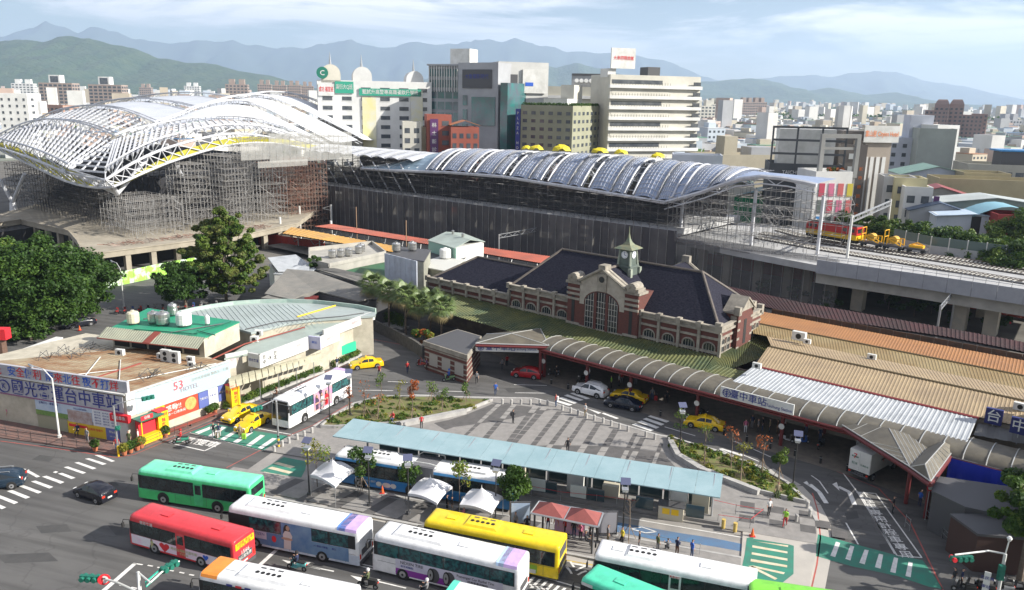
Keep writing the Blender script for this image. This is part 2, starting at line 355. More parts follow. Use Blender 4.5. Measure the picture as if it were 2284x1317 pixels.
for k in range(9):
 b0=-42+k*3.4
 flat('paving_band',[[BW(b0,57.5),BW(b0+1.1,57.5),BW(b0+2.2,61.5),BW(b0+1.1,61.5)]],Hh+.004,m_dark)
for i in range(8):
 for j in range(3):
  if (i+j)%2==0:
   b0=.6+i*1.3; n0=67.6+j*1.3
   if b0<10-j: flat('paving_band',[[BW(b0,n0),BW(b0+1.3,n0),BW(b0+1.3,n0+1.3),BW(b0,n0+1.3)]],Hh+.004,m_dark)
kb=MB()
for a,b in zip(PZ[2:18],PZ[3:19]):
 q=seg(at(*a),at(*b),.35); kb.prism([(p.x,p.y) for p in q],-.01,Hh+.03)
struct('kerb',kb,m_kerb)
kb=MB(); q=seg(BW(-43,57.5),BW(-9,57.5),.3); kb.prism([(p.x,p.y) for p in q],-.01,Hh+.02); q=seg(BW(-39,61.6),BW(1,61.6),.25); kb.prism([(p.x,p.y) for p in q],-.01,Hh+.02)
struct('kerb',kb,m_kerb)
lines('red_kerb_line',[[(505,1044),(640,974),(700,948),(745,921),(785,898)],[(0,984),(120,1000),(260,1021),(300,1014),(420,964),(500,932),(610,890),(720,832),(800,806),(826,790),(828,775)],[(1812,1100),(1824,1140),(1830,1200),(1822,1260),(1806,1330)],[(830,757),(900,770),(935,792),(945,810)],[(1560,935),(1700,985),(1850,1045),(1960,1090),(2030,1165),(2110,1330)]],.12,m_markr)
_g=random.Random(3)
for x,y,w,h in ((300,1180,60,14),(120,1180,40,10),(60,1245,70,12),(430,1190,22,6),(880,1205,30,7),(700,1235,40,8),(1010,815,40,8),(870,855,50,7),(1160,870,36,6),(1460,940,26,5),(240,1080,26,6),(1900,1150,16,10),(1980,1220,20,9),(560,1240,18,5)):
 flat('asphalt_patch',[[at(x-w,y-h*.6),at(x+w*.7,y-h),at(x+w,y+h*.6),at(x-w*.7,y+h)]],.003,m_asph2 if w<30 else mat('worn_asphalt',(.068,.066,.064),.9,col2=(.05,.05,.05),scale=.6))
lines('yellow_kerb_line',[[(575,1094),(640,1108)],[(790,1150),(960,1178)],[(1244,1247),(1340,1264)]],.14,m_marky)
tp=[at(x,y) for x,y in [(-200,955),(0,978),(120,994),(258,1015),(300,1008),(420,960),(500,926),(560,902),(545,880),(300,940),(260,950),(-200,900)]]
struct('pavement',MB().prism([(p.x,p.y) for p in tp],-.01,.12),m_redpave)
o2=(0,750); s2=2.323
zb=[[(490,618),(512,615),(597,648),(578,652)],[(440,636),(462,633),(553,662),(532,668)],[(385,656),(407,653),(500,685),(480,691)],[(330,680),(352,676),(447,708),(428,714)],[(300,713),(322,709),(392,735),(370,741)],[(217,729),(241,724),(334,757),(313,765)],[(160,754),(184,749),(276,782),(256,790)],[(98,779),(123,773),(217,808),(198,816)],[(36,804),(63,798),(157,835),(133,843)],[(-27,831),(0,825),(95,862),(73,871)],[(-60,870),(-30,862),(33,888),(10,897)],[(274,706),(288,700),(303,704),(288,711)]]
flat('zebra_crossing',[G(p,0,o2,s2) for p in zb],.006,m_mark)
flat('road_arrow',[G(p,0,o2,s2) for p in [[(60,676),(155,693),(98,706)],[(120,696),(140,690),(208,728),(190,733)]]],.006,m_mark)
flat('manhole_cover',[G(p,0,o2,s2) for p in [[(165,640),(205,617),(285,625),(255,652)]]],.005,m_asph2)
flat('stop_line',[G(p,0,o2,s2) for p in [[(520,1322),(548,1322),(710,1180),(688,1178)],[(1330,1190),(1355,1190),(1452,1100),(1432,1098)]]],.006,m_mark)
lines('lane_line',[[(x/s2,y/s2+750) for x,y in l] for l in [[(690,1178),(740,1185)],[(765,1188),(792,1193)],[(815,1198),(850,1205)],[(875,1213),(900,1218)],[(930,1224),(955,1229)],[(980,1236),(1006,1240)],[(620,1290),(650,1296)],[(680,1302),(710,1308)],[(1575,1188),(1660,1208)]]],.13,m_mark)
o3=(600,780); s3=2.453
lines('lane_line',[[(x/s3+600,y/s3+780) for x,y in l] for l in [[(360,1152),(560,1200),(820,1262),(1080,1330)],[(400,1150),(620,1200),(880,1268)],[(200,1183),(355,1214)],[(590,1268),(750,1306)],[(1340,192),(1520,197)],[(1345,237),(1517,239)],[(510,223),(680,225)],[(930,228),(1070,230)],[(770,247),(890,250)],[(650,175),(760,180)]]],.13,m_mark)
flat('road_arrow',[G(p,0,o3,s3) for p in [[(70,1150),(150,1165),(120,1180)],[(140,1162),(150,1168),(228,1165),(210,1180)],[(445,1236),(530,1253),(500,1272)],[(540,1250),(612,1258),(590,1272)]]],.006,m_mark)
hatch=[]
for k in range(7): hatch.append(G([(475+k*13-k*2,1050+k*4),(500+k*13,1040+k*6),(548,1060+k*8),(530,1068+k*8)],0,o3,s3)) if k%3==0 else 0
for k in range(12):
 x=1340+k*34; y=1200+k*12; hatch.append(G([(x,y+8),(x+16,y+10),(x-30,y+58),(x-50,y+56)],0,o3,s3))
flat('hatched_marking',hatch,.006,m_mark)
lines('hatched_border',[[(x/s3+600,y/s3+780) for x,y in l] for l in [[(1340,1198),(1720,1310)],[(1300,1245),(1560,1330)],[(478,1025),(550,1040)]]],.14,m_mark)
o4=(1150,780); s4=2.452
zz=[[(748,352),(770,345),(870,376),(852,384)],[(722,366),(742,359),(842,392),(824,400)],[(695,381),(715,374),(815,408),(796,416)],[(666,396),(688,389),(787,425),(768,433)],[(635,410),(655,404),(758,440),(738,447)]]
zz+=[[(298,240),(320,234),(408,268),(386,272)],[(264,252),(284,246),(372,276),(350,281)],[(232,266),(254,260),(340,290),(318,297)],[(216,284),(226,276),(312,302),(292,308)]]
flat('zebra_crossing',[G(p,0,o4,s4) for p in zz],.006,m_mark)
flat('road_arrow',[G(p,0,o4,s4) for p in [[(390,322),(470,346),(452,352)],[(470,350),(482,346),(566,376),(552,380)],[(1112,543),(1130,541),(1250,576),(1240,585)],[(1190,503),(1205,500),(1290,528),(1275,535)]]],.006,m_mark)
lines('lane_line',[[(x/s4+1150,y/s4+780) for x,y in l] for l in [[(470,262),(510,272)],[(690,302),(745,318)],[(815,423),(983,472)],[(806,320),(905,350)],[(1250,465),(1400,510)],[(1270,480),(1330,500)],[(1240,575),(1330,612)],[(1300,545),(1400,590)],[(1115,545),(1230,600)],[(1180,490),(1300,540)]]],.13,m_mark)
o5=(1650,850); s5=2.82
lines('lane_line',[[(x/s5+1650,y/s5+850) for x,y in l] for l in [[(605,520),(740,700),(990,1100)],[(752,704),(975,1088)],[(740,700),(855,708)],[(990,1100),(1145,1112)],[(668,893),(745,1028)],[(450,595),(500,630),(555,708)],[(1145,1112),(855,708)]]],.13,m_mark)
def arrow(pts,head,w=.45):
 ps=[]
 P=[G([p],0,o5,s5)[0] for p in pts]
 for a,b in zip(P,P[1:]): ps.append(seg(a,b,w))
 ps.append(G(head,0,o5,s5)); flat('road_arrow',ps,.006,m_mark)
arrow([(722,780),(690,700),(620,665)],[(582,650),(610,637),(628,692)]); arrow([(545,770),(500,700),(440,650)],[(400,640),(422,630),(450,672)])
flat('green_crossing',[G([(492,965),(995,1100),(1150,1128),(1280,1310),(1190,1296),(1000,1230),(700,1165),(470,1100)],0,o5,s5),G([(45,988),(85,985),(86,993),(312,1030),(340,1038),(338,1215),(250,1285),(160,1275),(8,1196),(22,1120)],.12,o5,s5)][:1],.006,m_green)
flat('green_crossing',[G([(45,988),(85,985),(86,993),(312,1030),(340,1038),(338,1215),(250,1285),(100,1250),(8,1196),(30,1100)],.11,o5,s5)],.122,m_green)
gc=[[(78,1006),(100,1010),(305,1035),(303,1046)],[(80,1034),(300,1074),(300,1086),(78,1048)],[(76,1078),(300,1118),(300,1132),(74,1092)],[(70,1120),(298,1160),(298,1174),(68,1136)],[(50,1166),(85,1162),(285,1206),(275,1217)],[(60,1170),(80,1165),(237,1243),(222,1252)]]
flat('crossing_stripe',[G(p,.12,o5,s5) for p in gc],.13,mat('cream_road_paint',(.6,.55,.42),.8,col2=(.5,.42,.28),scale=2))
flat('crossing_stripe',[G(p,0,o5,s5) for p in [[(605,1012),(632,1020),(600,1110),(570,1100)],[(695,1036),(720,1042),(696,1130),(664,1120)],[(785,1062),(811,1066),(786,1155),(752,1145)],[(875,1088),(902,1094),(886,1182),(850,1172)],[(970,1110),(996,1116),(980,1210),(946,1202)],[(1062,1138),(1088,1144),(1075,1236),(1042,1228)]]],.012,m_mark)
ob=(400,850);sb=2.323
flat('green_crossing',[G(p,0,o2,s2) for p in [[(985,500),(1100,455),(1500,520),(1480,545),(1390,590),(1340,590)]]],.006,m_green)
flat('green_crossing',[G(p,.13,o2,s2) for p in [[(1345,695),(1470,622),(1590,645),(1580,690),(1560,728)]]],.018,m_green)
flat('crossing_stripe',[G(p,0,o2,s2) for p in [[(1010,500),(1110,462),(1130,466),(1030,508)],[(1075,520),(1150,470),(1172,474),(1098,525)],[(1140,535),(1225,483),(1245,487),(1162,540)],[(1205,550),(1290,495),(1312,500),(1228,556)],[(1275,566),(1350,512),(1374,516),(1298,572)],[(1335,580),(1412,528),(1434,532),(1358,585)]]],.012,m_mark)
flat('crossing_stripe',[G(p,.13,o2,s2) for p in [[(1415,655),(1440,648),(1530,672),(1505,680)],[(1385,680),(1410,672),(1520,700),(1495,708)],[(1345,705),(1370,698),(1490,722),(1465,730)]]],.024,mat('cream_road_paint',(0,0,0)))
lines('lane_line',[[(x/s2,y/s2+750) for x,y in l] for l in [[(1120,440),(1520,512)],[(985,500),(1345,590)],[(875,553),(1060,595),(1140,557),(950,520)],[(875,553),(950,520)]]],.15,m_mark)
flat('blue_lane',[G(p,0,o4,s4) for p in [[(440,925),(900,1005),(890,1065),(430,975)],[(900,1005),(1070,1030),(1062,1075),(893,1048)],[(1070,1030),(1255,1068),(1250,1108),(1062,1075)]]],.018,m_blue)
lines('lane_line',[[(x/s4+1150,y/s4+780) for x,y in l] for l in [[(480,900),(1262,1033)],[(470,1000),(1250,1140)],[(630,982),(690,972),(770,998),(712,1004),(630,982)],[(1262,1033),(1255,1140)]]],.12,m_mark,.026)
def roadtext(body,px,py,X,size,z=.012):
 p=at(px,py); X=Vector(X).normalized(); Y=Vector((-X.y,X.x,0))
 o=letter(None,body,size,m_mark,(p.x,p.y,z),X,Y,name='road_lettering'); tag(o,kind='structure')
a0=at(1925,1104);a1=at(2022,1238); dd=(a1-a0)/9.
for i,ch in enumerate('計程車專用計程車專用'):
 p=a0+dd*i; X=Vector((dd.y,-dd.x,0)).normalized(); X=Vector((.75,.66,0)) if 0 else -X
 o=letter(None,ch,1.15,m_mark,(p.x,p.y,.012),(-X.x*-1,-X.y*-1,0),(-X.y,X.x,0),name='road_lettering'); tag(o,kind='structure')
roadtext('機慢車',447,988,BW(1,0),1.5); roadtext('公車',1262,1262,(-.955,.297,0),1.9)
m_brick=mat('red_brick',(.13,.042,.032),.85,col2=(.085,.034,.028),scale=2.5,bump=.3,bscale=14,stretch=(1,1,3))
m_stone=mat('weathered_stone',(.32,.29,.24),.85,col2=(.15,.135,.115),scale=.8,lo=.38,hi=.75,bump=.3,bscale=9)
m_slate=mat('slate',(.009,.009,.018),.85,col2=(.035,.035,.05),scale=3.2,lo=.35,hi=.7,bump=.8,bscale=5,stretch=(1,1,4),spec=.15)
m_cap=mat('lead_ridge',(.16,.13,.11),.7,col2=(.1,.09,.08),scale=1.5)
m_patina=mat('copper_patina',(.13,.17,.12),.65,col2=(.2,.19,.11),scale=1.2); m_patd=mat('dark_patina',(.07,.09,.08),.6,col2=(.1,.13,.11),scale=1.5)
m_greenr=mat('mossy_green_roof',(.035,.06,.025),.7,col2=(.12,.12,.035),scale=.35,lo=.3,hi=.7)
m_yell_r=mat('yellowed_green_roof',(.30,.26,.06),.65,col2=(.12,.12,.04),scale=.5,lo=.4,hi=.75)
m_tan=mat('tan_roof',(.36,.27,.16),.65,col2=(.27,.2,.125),scale=.35,lo=.35,hi=.7,stretch=(1,1,1)); m_orange=mat('rusty_orange_roof',(.33,.15,.05),.65,col2=(.25,.115,.045),scale=.3,lo=.35,hi=.75)
m_olive=mat('olive_tan_roof',(.27,.205,.10),.65,col2=(.23,.16,.07),scale=.2,lo=.45,hi=.6); m_whiter=mat('white_metal_roof',(.42,.44,.46),.5,col2=(.27,.29,.31),scale=.5,lo=.45,hi=.8)
m_maroonr=mat('maroon_roof',(.05,.014,.016),.85,col2=(.03,.013,.013),scale=.3); m_redr=mat('faded_red_roof',(.4,.1,.06),.65,col2=(.25,.08,.055),scale=.25)
m_vault=mat('dusty_glazing',(.135,.12,.09),.5,col2=(.09,.08,.062),scale=.7,spec=.5); m_alu=mat('aluminium_frame',(.5,.5,.48),.4,.5)
def corr(name,A,B,C_,D_,pitch=.5,amp=.05,m=None,parent=None):
 """ribbed sheet: A-B eave, C-D ridge; ribs run A->C"""
 A,B,C_,D_=map(Vector,(A,B,C_,D_)); n=max(2,int((B-A).length/pitch)); b=MB(); r0=[];r1=[]
 up=Vector((0,0,amp))
 for i in range(n):
  for t,h in ((0,0),(.55,0),(.65,1),(.9,1)):
   k=(i+t)/n; r0.append(A.lerp(B,k)+up*h); r1.append(C_.lerp(D_,k)+up*h)
 r0.append(B);r1.append(D_); b.grid([r0,r1]); return b.obj(name,m,parent,world=parent is not None)
def slab_poly(b,pts,t,m=0):
 """thin solid from a 3D polygon, thickness t downwards"""
 b.mk(); b.q+=1; pts=[Vector(p) for p in pts]; k=len(pts); a=sum((pts[i].x*pts[(i+1)%k].y-pts[(i+1)%k].x*pts[i].y) for i in range(k))
 if a<0: pts=pts[::-1]
 b.poly(pts,m); b.poly([p-Vector((0,0,t)) for p in pts[::-1]],m)
 for i in range(k):
  p,q=pts[i],pts[(i+1)%k]; b.poly([q,p,p-Vector((0,0,t)),q-Vector((0,0,t))],m)
 b.q-=1
def S3(pts): return [SW(*p) for p in pts]
def sthing(name,label,cat,u,v,group=None): return thing(name,label,cat,SW(u,v,0),AS,group)
st=sthing('station_building','old red brick and stone station with slate roofs and a green clock tower','station',-92.2,90.9)
def X_(u): return u+92.2
def lb(b,u0,v0,z0,u1,v1,z1,m=0): return b.box(X_(u0),v0-90.9,z0,X_(u1),v1-90.9,z1,m)
b=MB(); lb(b,-74.6,90.9,0,-40.7,104,8.2); lb(b,-92.2,90.9,0,-74.6,103.6,6.6); lb(b,-63.5,90.1,0,-52,96,11.3); lb(b,-42,95.2,0,-40.1,99.8,10.2); b.obj('wall',m_brick,st)
tr=MB()
for u0,u1,z in ((-74.9,-63.5,8.2),(-52,-40.4,8.2),(-92.5,-74.9,6.6)):
 lb(tr,u0,90.6,z,u1,91.1,z+.3); lb(tr,u0,90.75,z+.3,u1,91.0,z+.75); lb(tr,u0,90.5,z+.75,u1,91.1,z+.9)
 lb(tr,u0,90.72,z-2.75,u1,90.92,z-2.45); lb(tr,u0,90.78,z-.95,u1,90.92,z-.65)
 n=4 if z>7 else 6
 for i in range(n+1):
  u=u0+(u1-u0)*i/n; lb(tr,u-.18,90.6,4.4,u+.18,90.93,z); lb(tr,u-.3,90.45,z+.3,u+.3,91.15,z+1.1)
for v0,v1 in ((90.9,95.2),(99.8,104)):
 lb(tr,-40.9,v0,8.2,-40.35,v1,8.5); lb(tr,-40.8,v0,8.5,-40.55,v1,9.0); lb(tr,-40.9,v0,9.0,-40.3,v1,9.12)
 for z in (5.2,6.2,7.3): lb(tr,-40.7,v0,z,-40.58,v1,z+.28)
for u0,v0 in ((-41.1,90.6),(-41.1,103.5),(-41.1,95.2),(-41.1,99.2)):
 lb(tr,u0,v0,4.4,u0+.6,v0+.6,5.2); lb(tr,u0-.05,v0-.03,8.2,u0+.75,v0+.66,9.6)
tr.obj('stone_trim',m_stone,st,sep=True)
pt=MB()
for u0 in (-63.6,-54.15):
 for z in (4.6,5.4,9.0,9.7,10.4): lb(pt,u0,89.95,z,u0+2.25,90.12,z+.32)
 lb(pt,u0-.15,89.85,11.3,u0+2.4,92.2,11.65); lb(pt,u0+.1,89.95,11.65,u0+2.15,91.8,12.1)
 pt.T=None
 c=X_(u0+1.12); pt.tube((c,-1.05,12.1),(c,.9,12.1),.75,n=12); pt.tube((c-.5,-1.2,12.3),(c-.5,-.6,12.3),.3,n=8); pt.tube((c+.5,-1.2,12.3),(c+.5,-.6,12.3),.3,n=8)
lb(pt,-61.35,89.95,4.6,-54.15,90.12,5.5)
pt.obj('stone_trim',m_stone,st,sep=True)
gb=MB(); xl,xr,xc=X_(-61.4),X_(-54.1),X_(-57.75)
def gable(b,y0,y1,pts):
 k=len(pts); b.poly([(x,y0,z) for x,z in pts]); b.poly([(x,y1,z) for x,z in pts[::-1]])
 for i in range(k):
  (a,z0),(c,z1)=pts[i],pts[(i+1)%k]; b.poly([(a,y1,z0),(c,y1,z1),(c,y0,z1),(a,y0,z0)])
gable(gb,-.85,.3,[(xl,11.3),(xr,11.3),(xr,11.9),(xc+.5,13.9),(xc-.5,13.9),(xl,11.9)])
ar=[(xl,8.6),(xc-2.9,8.6)]+[(xc+2.9*math.cos(math.pi-i*math.pi/12),9.0+1.9*math.sin(i*math.pi/12)) for i in range(13)]+[(xc+2.9,8.6),(xr,8.6),(xr,11.3),(xl,11.3)]
gb.poly([(x,-.86,z) for x,z in ar]); gb.obj('gable_front',mat('plaster_stone',(.42,.38,.32),.85,col2=(.3,.27,.23),scale=.9),st)
cp=MB()
for s in (-1,1):
 cp.path([(xc+s*3.75,-1.1,11.95),(xc,-1.1,14.1)],.2,6); cp.path([(xc+s*3.75,-.2,11.95),(xc,-.2,14.1)],.2,6)
 slab_poly(cp,[(xc+s*3.9,-1.2,11.95),(xc,-1.2,14.15),(xc,.4,14.15),(xc+s*3.9,.4,11.95)],.18)
cp.box(xc-.55,-1.15,13.7,xc+.55,.3,14.6); cp.box(xc-.75,-1.05,10.9,xc+.75,-.84,13.4); cp.obj('coping',m_stone,st,sep=True)
MB().tube((xc,-1.06,12.6),(xc,-1.12,12.6),.42,n=16).obj('round_vent',BLACK,st)
wn=MB(); pts=[(xc-2.7,5.4),(xc+2.7,5.4)]+[(xc+2.7*math.cos(i*math.pi/12),9.0+1.75*math.sin(i*math.pi/12)) for i in range(13)]
wn.poly([(x,-.88,z) for x,z in pts]); pw=wn.obj('arched_window',GLASS,st)
mu=MB()
for x in (-.95,.95): mu.box(xc+x-.2,-1.0,5.4,xc+x+.2,-.86,10.6)
mu.obj('mullion',m_brick,pw,sep=True)
mu=MB()
for i in range(13):
 x=xc-2.6+i*.433; mu.box(x-.025,-.93,5.4,x+.025,-.89,9.0+1.7*math.sqrt(max(0,1-((x-xc)/2.7)**2)))
for z in (6.2,7,7.8,8.6,9.4): mu.box(xc-2.6,-.925,z-.025,xc+2.6,-.89,z+.025)
mu.obj('glazing_bars',m_alu,pw)
for u0 in (-62.75,-53.3): MB().box(X_(u0),-.86,5.6,X_(u0+.5),-.83,9.6).obj('slit_window',BLACK,st)
def archwin(u,v,z0,z1,w,side=False):
 c=(u,v); b=MB(); n=8; pts=[(-w/2,z0),(w/2,z0)]+[(w/2*math.cos(i*math.pi/n),z1+w*.32*math.sin(i*math.pi/n)) for i in range(n+1)]
 f=(lambda a,z,e:(X_(u)+a,v-90.9-e,z)) if not side else (lambda a,z,e:(X_(u)+e,v-90.9+a,z))
 b.poly([f(a,z,.02) for a,z in pts]); o=b.obj('arched_window',GLASS,st)
 b=MB(); ps=[f(w/2*1.12*math.cos(i*math.pi/n),z1+w*.40*math.sin(i*math.pi/n),.05) for i in range(n+1)]; b.path([f(w/2*1.12,z0,.05)]+ps+[f(-w/2*1.12,z0,.05)],.11,5); b.obj('window_surround',m_stone,o)
 b=MB()
 for a in (-w/4,0,w/4): b.path([f(a,z0,.04),f(a,z1+w*.25,.04)],.02,4)
 b.path([f(-w/2,(z0+z1)/2,.04),f(w/2,(z0+z1)/2,.04)],.02,4); b.obj('glazing_bars',m_alu,o)
for u0,u1,z,n in ((-74.9,-63.5,8.2,4),(-52,-40.4,8.2,4),(-92.5,-74.9,6.6,6)):
 for i in range(n):
  u=u0+(u1-u0)*(i+.5)/n; archwin(u,90.9,4.6 if z<7 else 5.3,z-(2.0 if z>7 else 1.9),1.5 if z>7 else 1.6)
for v in (92.2,93.7,101.3,102.8): archwin(-40.7,v,5.4,6.9,.85,True)
MB().box(X_(-40.1),95.2-90.9+1.9,5.6,X_(-40.1)+.03,95.2-90.9+2.7,8.9).obj('slit_window',BLACK,st)
sg=MB(); y0,y1=95.2-90.9,99.8-90.9; yc=(y0+y1)/2; x0=X_(-42.3); x1=X_(-39.95)
sg.poly([(x1,y0,10.2),(x1,y1,10.2),(x1,yc,11.8)]); sg.poly([(x0,y1,10.2),(x0,y0,10.2),(x0,yc,11.8)])
slab_poly(sg,[(x0,y0-.2,10.1),(x1+.15,y0-.2,10.1),(x1+.15,yc,11.95),(x0,yc,11.95)],.2); slab_poly(sg,[(x0,y1+.2,10.1),(x1+.15,y1+.2,10.1),(x1+.15,yc,11.95),(x0,yc,11.95)],.2)
for y in (y0,y1): sg.box(x1-.7,y-.35,9.8,x1+.1,y+.35,10.9)
for z in (5.2,6.4,7.6,8.8): sg.box(x1-.16,y0-.05,z,x1-.12,y0+.7,z+.3); sg.box(x1-.16,y1-.7,z,x1-.12,y1+.05,z+.3)
sg.obj('side_gable',m_stone,st,sep=True)
def P_(u,v,z): return (X_(u),v-90.9,z)
ru,rl,zr=-46.7,-70.0,14.2; e=8.9
rf=MB()
A,B2,C2,D2=P_(-74.8,91.3,e),P_(-40.9,91.3,e),P_(-40.9,103.9,e),P_(-74.8,103.9,e); R1,R2=P_(rl,97.5,zr),P_(ru,97.5,zr)
rf.poly([A,B2,R2,R1]); rf.poly([B2,C2,R2]); rf.poly([C2,D2,R1,R2]); rf.poly([D2,A,R1]); rf.obj('slate_roof',m_slate,st)
rf=MB(); a,b2,c2,d2=P_(-92.1,91.3,7.2),P_(-72,91.3,7.2),P_(-72,103.5,7.2),P_(-92.1,103.5,7.2); r1,r2=P_(-87.2,97.4,10.6),P_(-72.5,97.4,10.6)
rf.poly([a,b2,r2,r1]); rf.poly([c2,d2,r1,r2]); rf.poly([d2,a,r1]); rf.obj('slate_roof',m_slate,st)
rf=MB(); g0=P_(-63.3,91,11.2); rf.poly([P_(-62.3,90.6,11.3),P_(-57.75,90.6,13.9),P_(-57.75,97.0,13.9),P_(-62.3,97.0,11.3)][::-1]); rf.poly([P_(-53.2,90.6,11.3),P_(-57.75,90.6,13.9),P_(-57.75,97.0,13.9),P_(-53.2,97,11.3)]); rf.obj('slate_roof',m_slate,st)
rf=MB(); rf.poly([P_(-42,95.3,10.0),P_(-42,97.5,11.6),P_(-47,97.5,11.6),P_(-45,95.3,10.0)]); rf.poly([P_(-42,99.7,10.0),P_(-42,97.5,11.6),P_(-47,97.5,11.6),P_(-45,99.7,10.0)][::-1]); rf.box(X_(-44.6),95.4-90.9,8.6,X_(-42),99.6-90.9,10.0); rf.obj('slate_roof',m_slate,st)
rc=MB()
for p,q in ((R1,R2),(B2,R2),(C2,R2),(A,R1),(D2,R1),(r1,r2),(a,r1),(d2,r1),(P_(-57.75,90.6,13.95),P_(-57.75,97.3,14))): rc.tube(p,q,.2,n=6)
rc.obj('ridge_cap',m_cap,st,sep=True)
bk=MB(); bk.box(X_(-52.5),103,8,X_(-50.5),106,13); slab_poly(bk,[P_(-56,101,11.3),P_(-52.8,101,13.2),P_(-52.8,106,13.2),P_(-56,106,11.3)],.2); slab_poly(bk,[P_(-49.6,101,11.3),P_(-52.8,101,13.2),P_(-52.8,106,13.2),P_(-49.6,106,11.3)],.2); bk.box(X_(-53.5),105.2,13-.3,X_(-52),105.9,13.9); bk.obj('rear_gable',m_stone,st) if 0 else None
bk=MB(); slab_poly(bk,[P_(-57,99,11.2),P_(-53.5,99,13.4),P_(-53.5,106,13.4),P_(-57,106,11.2)],.25); slab_poly(bk,[P_(-50,99,11.2),P_(-53.5,99,13.4),P_(-53.5,106,13.4),P_(-50,106,11.2)],.25); bk.obj('rear_gable_roof',m_slate,st,sep=True)
bk=MB(); bk.path([P_(-57.1,106,11.2),P_(-53.5,106,13.5),P_(-49.9,106,11.2)],.3,6); bk.box(*P_(-54.1,105.7,13.2),*P_(-52.9,106.4,14.3)); bk.box(*P_(-56,105.6,5),*P_(-51,106.2,11.5)); bk.obj('rear_gable_coping',m_stone,st)
tx,ty=X_(-56.9),95.0-90.9
tw=MB(); prof=[(1.5,11.2),(1.3,12.2),(1.2,12.2),(1.1,13.8),(1.2,13.85),(1.15,14.1),(.9,14.2),(.86,16.2),(1.0,16.4)]
def sq(b,prof,cx,cy,m=0):
 rows=[[(cx-r,cy-r,z),(cx+r,cy-r,z),(cx+r,cy+r,z),(cx-r,cy+r,z),(cx-r,cy-r,z)] for r,z in prof]; b.grid(rows,m)
sq(tw,prof,tx,ty); tw.obj('clock_tower',m_patd,st)
tb=MB()
for sx in (-1,1):
 for sy in (-1,1): tb.tube((tx+sx*1.1,ty+sy*1.1,12.3),(tx+sx*.82,ty+sy*.82,16.3),.2,.14,n=6); tb.box(tx+sx*1.2-.25,ty+sy*1.2-.25,11.2,tx+sx*1.2+.25,ty+sy*1.2+.25,13.8)
tb.obj('tower_pilaster',mat('pale_patina',(.3,.34,.28),.7,col2=(.2,.22,.18),scale=1.5),st,sep=True)
tr2=MB(); sq(tr2,[(1.35,16.35),(1.5,16.42),(1.1,16.7),(.65,16.95),(.36,17.3),(.18,17.8),(.06,18.5),(.02,19.5)],tx,ty); rf=tr2.obj('tower_roof',m_patina,st)
for s,d in ((0,-1),(1,0)):
 ck=MB(); p=(tx,ty-.9,15.6) if s==0 else (tx+.9,ty,15.6); q=(tx,ty-.97,15.6) if s==0 else (tx+.97,ty,15.6); ck.tube(p,q,.52,n=20); cf=ck.obj('clock_face',mat('clock_white',(.7,.72,.75),.4),st)
 hd=MB(); nx=Vector((0,-1,0)) if s==0 else Vector((1,0,0)); ax=Vector((1,0,0)) if s==0 else Vector((0,1,0)); o_=Vector(q)+nx*.02
 hd.path([o_,o_+Vector((0,0,.45))],.03,4).path([o_,o_+ax*.28-Vector((0,0,.1))],.035,4)
 for k in range(12):
  a=k*math.pi/6; c_=o_+ax*.42*math.sin(a)+Vector((0,0,.42*math.cos(a))); hd.tube(c_,c_+nx*.015,.04,n=5)
 hd.obj('clock_hands',NAVY,cf)
tl=MB()
gt=tag(corr('canopy_roof',SW(-92,84,4.7),SW(-39.2,82,4.4),SW(-92,90.8,5.5),SW(-41,90.6,5.3),.5,.09,m_greenr),'long mossy green ribbed roof running along the foot of the station','canopy roof')
gt.data.materials.append(m_yell_r)
gt2=tag(corr('canopy_roof',SW(-39.2,82,4.4),SW(-36.3,100.5,4.6),SW(-40.8,90.4,5.3),SW(-40.3,104.5,5.5),.5,.09,m_greenr),'dark mossy roof corner wrapping the right end of the station','canopy roof')
tag(corr('canopy_roof',SW(-40,82,4.5),SW(-34,82,4.7),SW(-40,88.5,4.9),SW(-34,88.5,5.0),.5,.05,m_greenr),'small added mossy roof blocking sun between the green roof and the white ribbed roof','canopy roof')  # roof patch added to block sun falling through the gap
vt=sthing('barrel_vault_canopy','long curved canopy of dusty glazing bays on maroon steel columns','canopy',-61,80.3)
u0,u1=-61.0,24.0; nb=44; vN,vF,z0=80.3,85.9,4.35
def arc(t): a=math.pi*t; return vN+(vF-vN)*(1-math.cos(a))/2, z0+.88*math.sin(a)
for i in range(nb):
 ua=u0+(u1-u0)*i/nb+.05; ub=u0+(u1-u0)*(i+1)/nb-.05
 b=MB(); b.grid([[SW(ua,*arc(t/8)) for t in range(9)],[SW(ub,*arc(t/8)) for t in range(9)]],flip=True); b.obj('glazing_bay',m_vault,vt,smooth=True,world=True)
b=MB()
for i in range(nb+1):
 ua=u0+(u1-u0)*i/nb; b.path([SW(ua,arc(t/8)[0],arc(t/8)[1]+.04) for t in range(9)],.06,4)
b.obj('arched_rib',m_alu,vt,world=True,sep=True)
b=MB()
for v,dz in ((80.2,0),(80.35,-.35)): b.path([SW(u0,v,z0-.1+dz),SW(u1,v,z0-.1+dz)],.16,6)
b.path([SW(u0,83,3.9),SW(u1,83,3.9)],.2,6); b.path([SW(u0,85.9,z0-.1),SW(u1,85.9,z0-.1)],.14,6)
b.obj('eaves_beam',MAROON,vt,world=True,sep=True)
for u in (-60.9,-54,-47.5,-38.4,-28.3,-19,-9):
 MB().tube(SW(u,81.6,0),SW(u,81.6,4.2),.22,n=8).obj('column',MAROON,vt,world=True)
 s_=MB().tube(SW(u,81.35,2.3),SW(u,81.3,2.3),.33,n=14).obj('round_notice',WHITE,vt,world=True); MB().tube(SW(u,81.3,2.3),SW(u,81.28,2.3),.2,n=12).obj('notice_symbol',INKRED,s_,world=True)
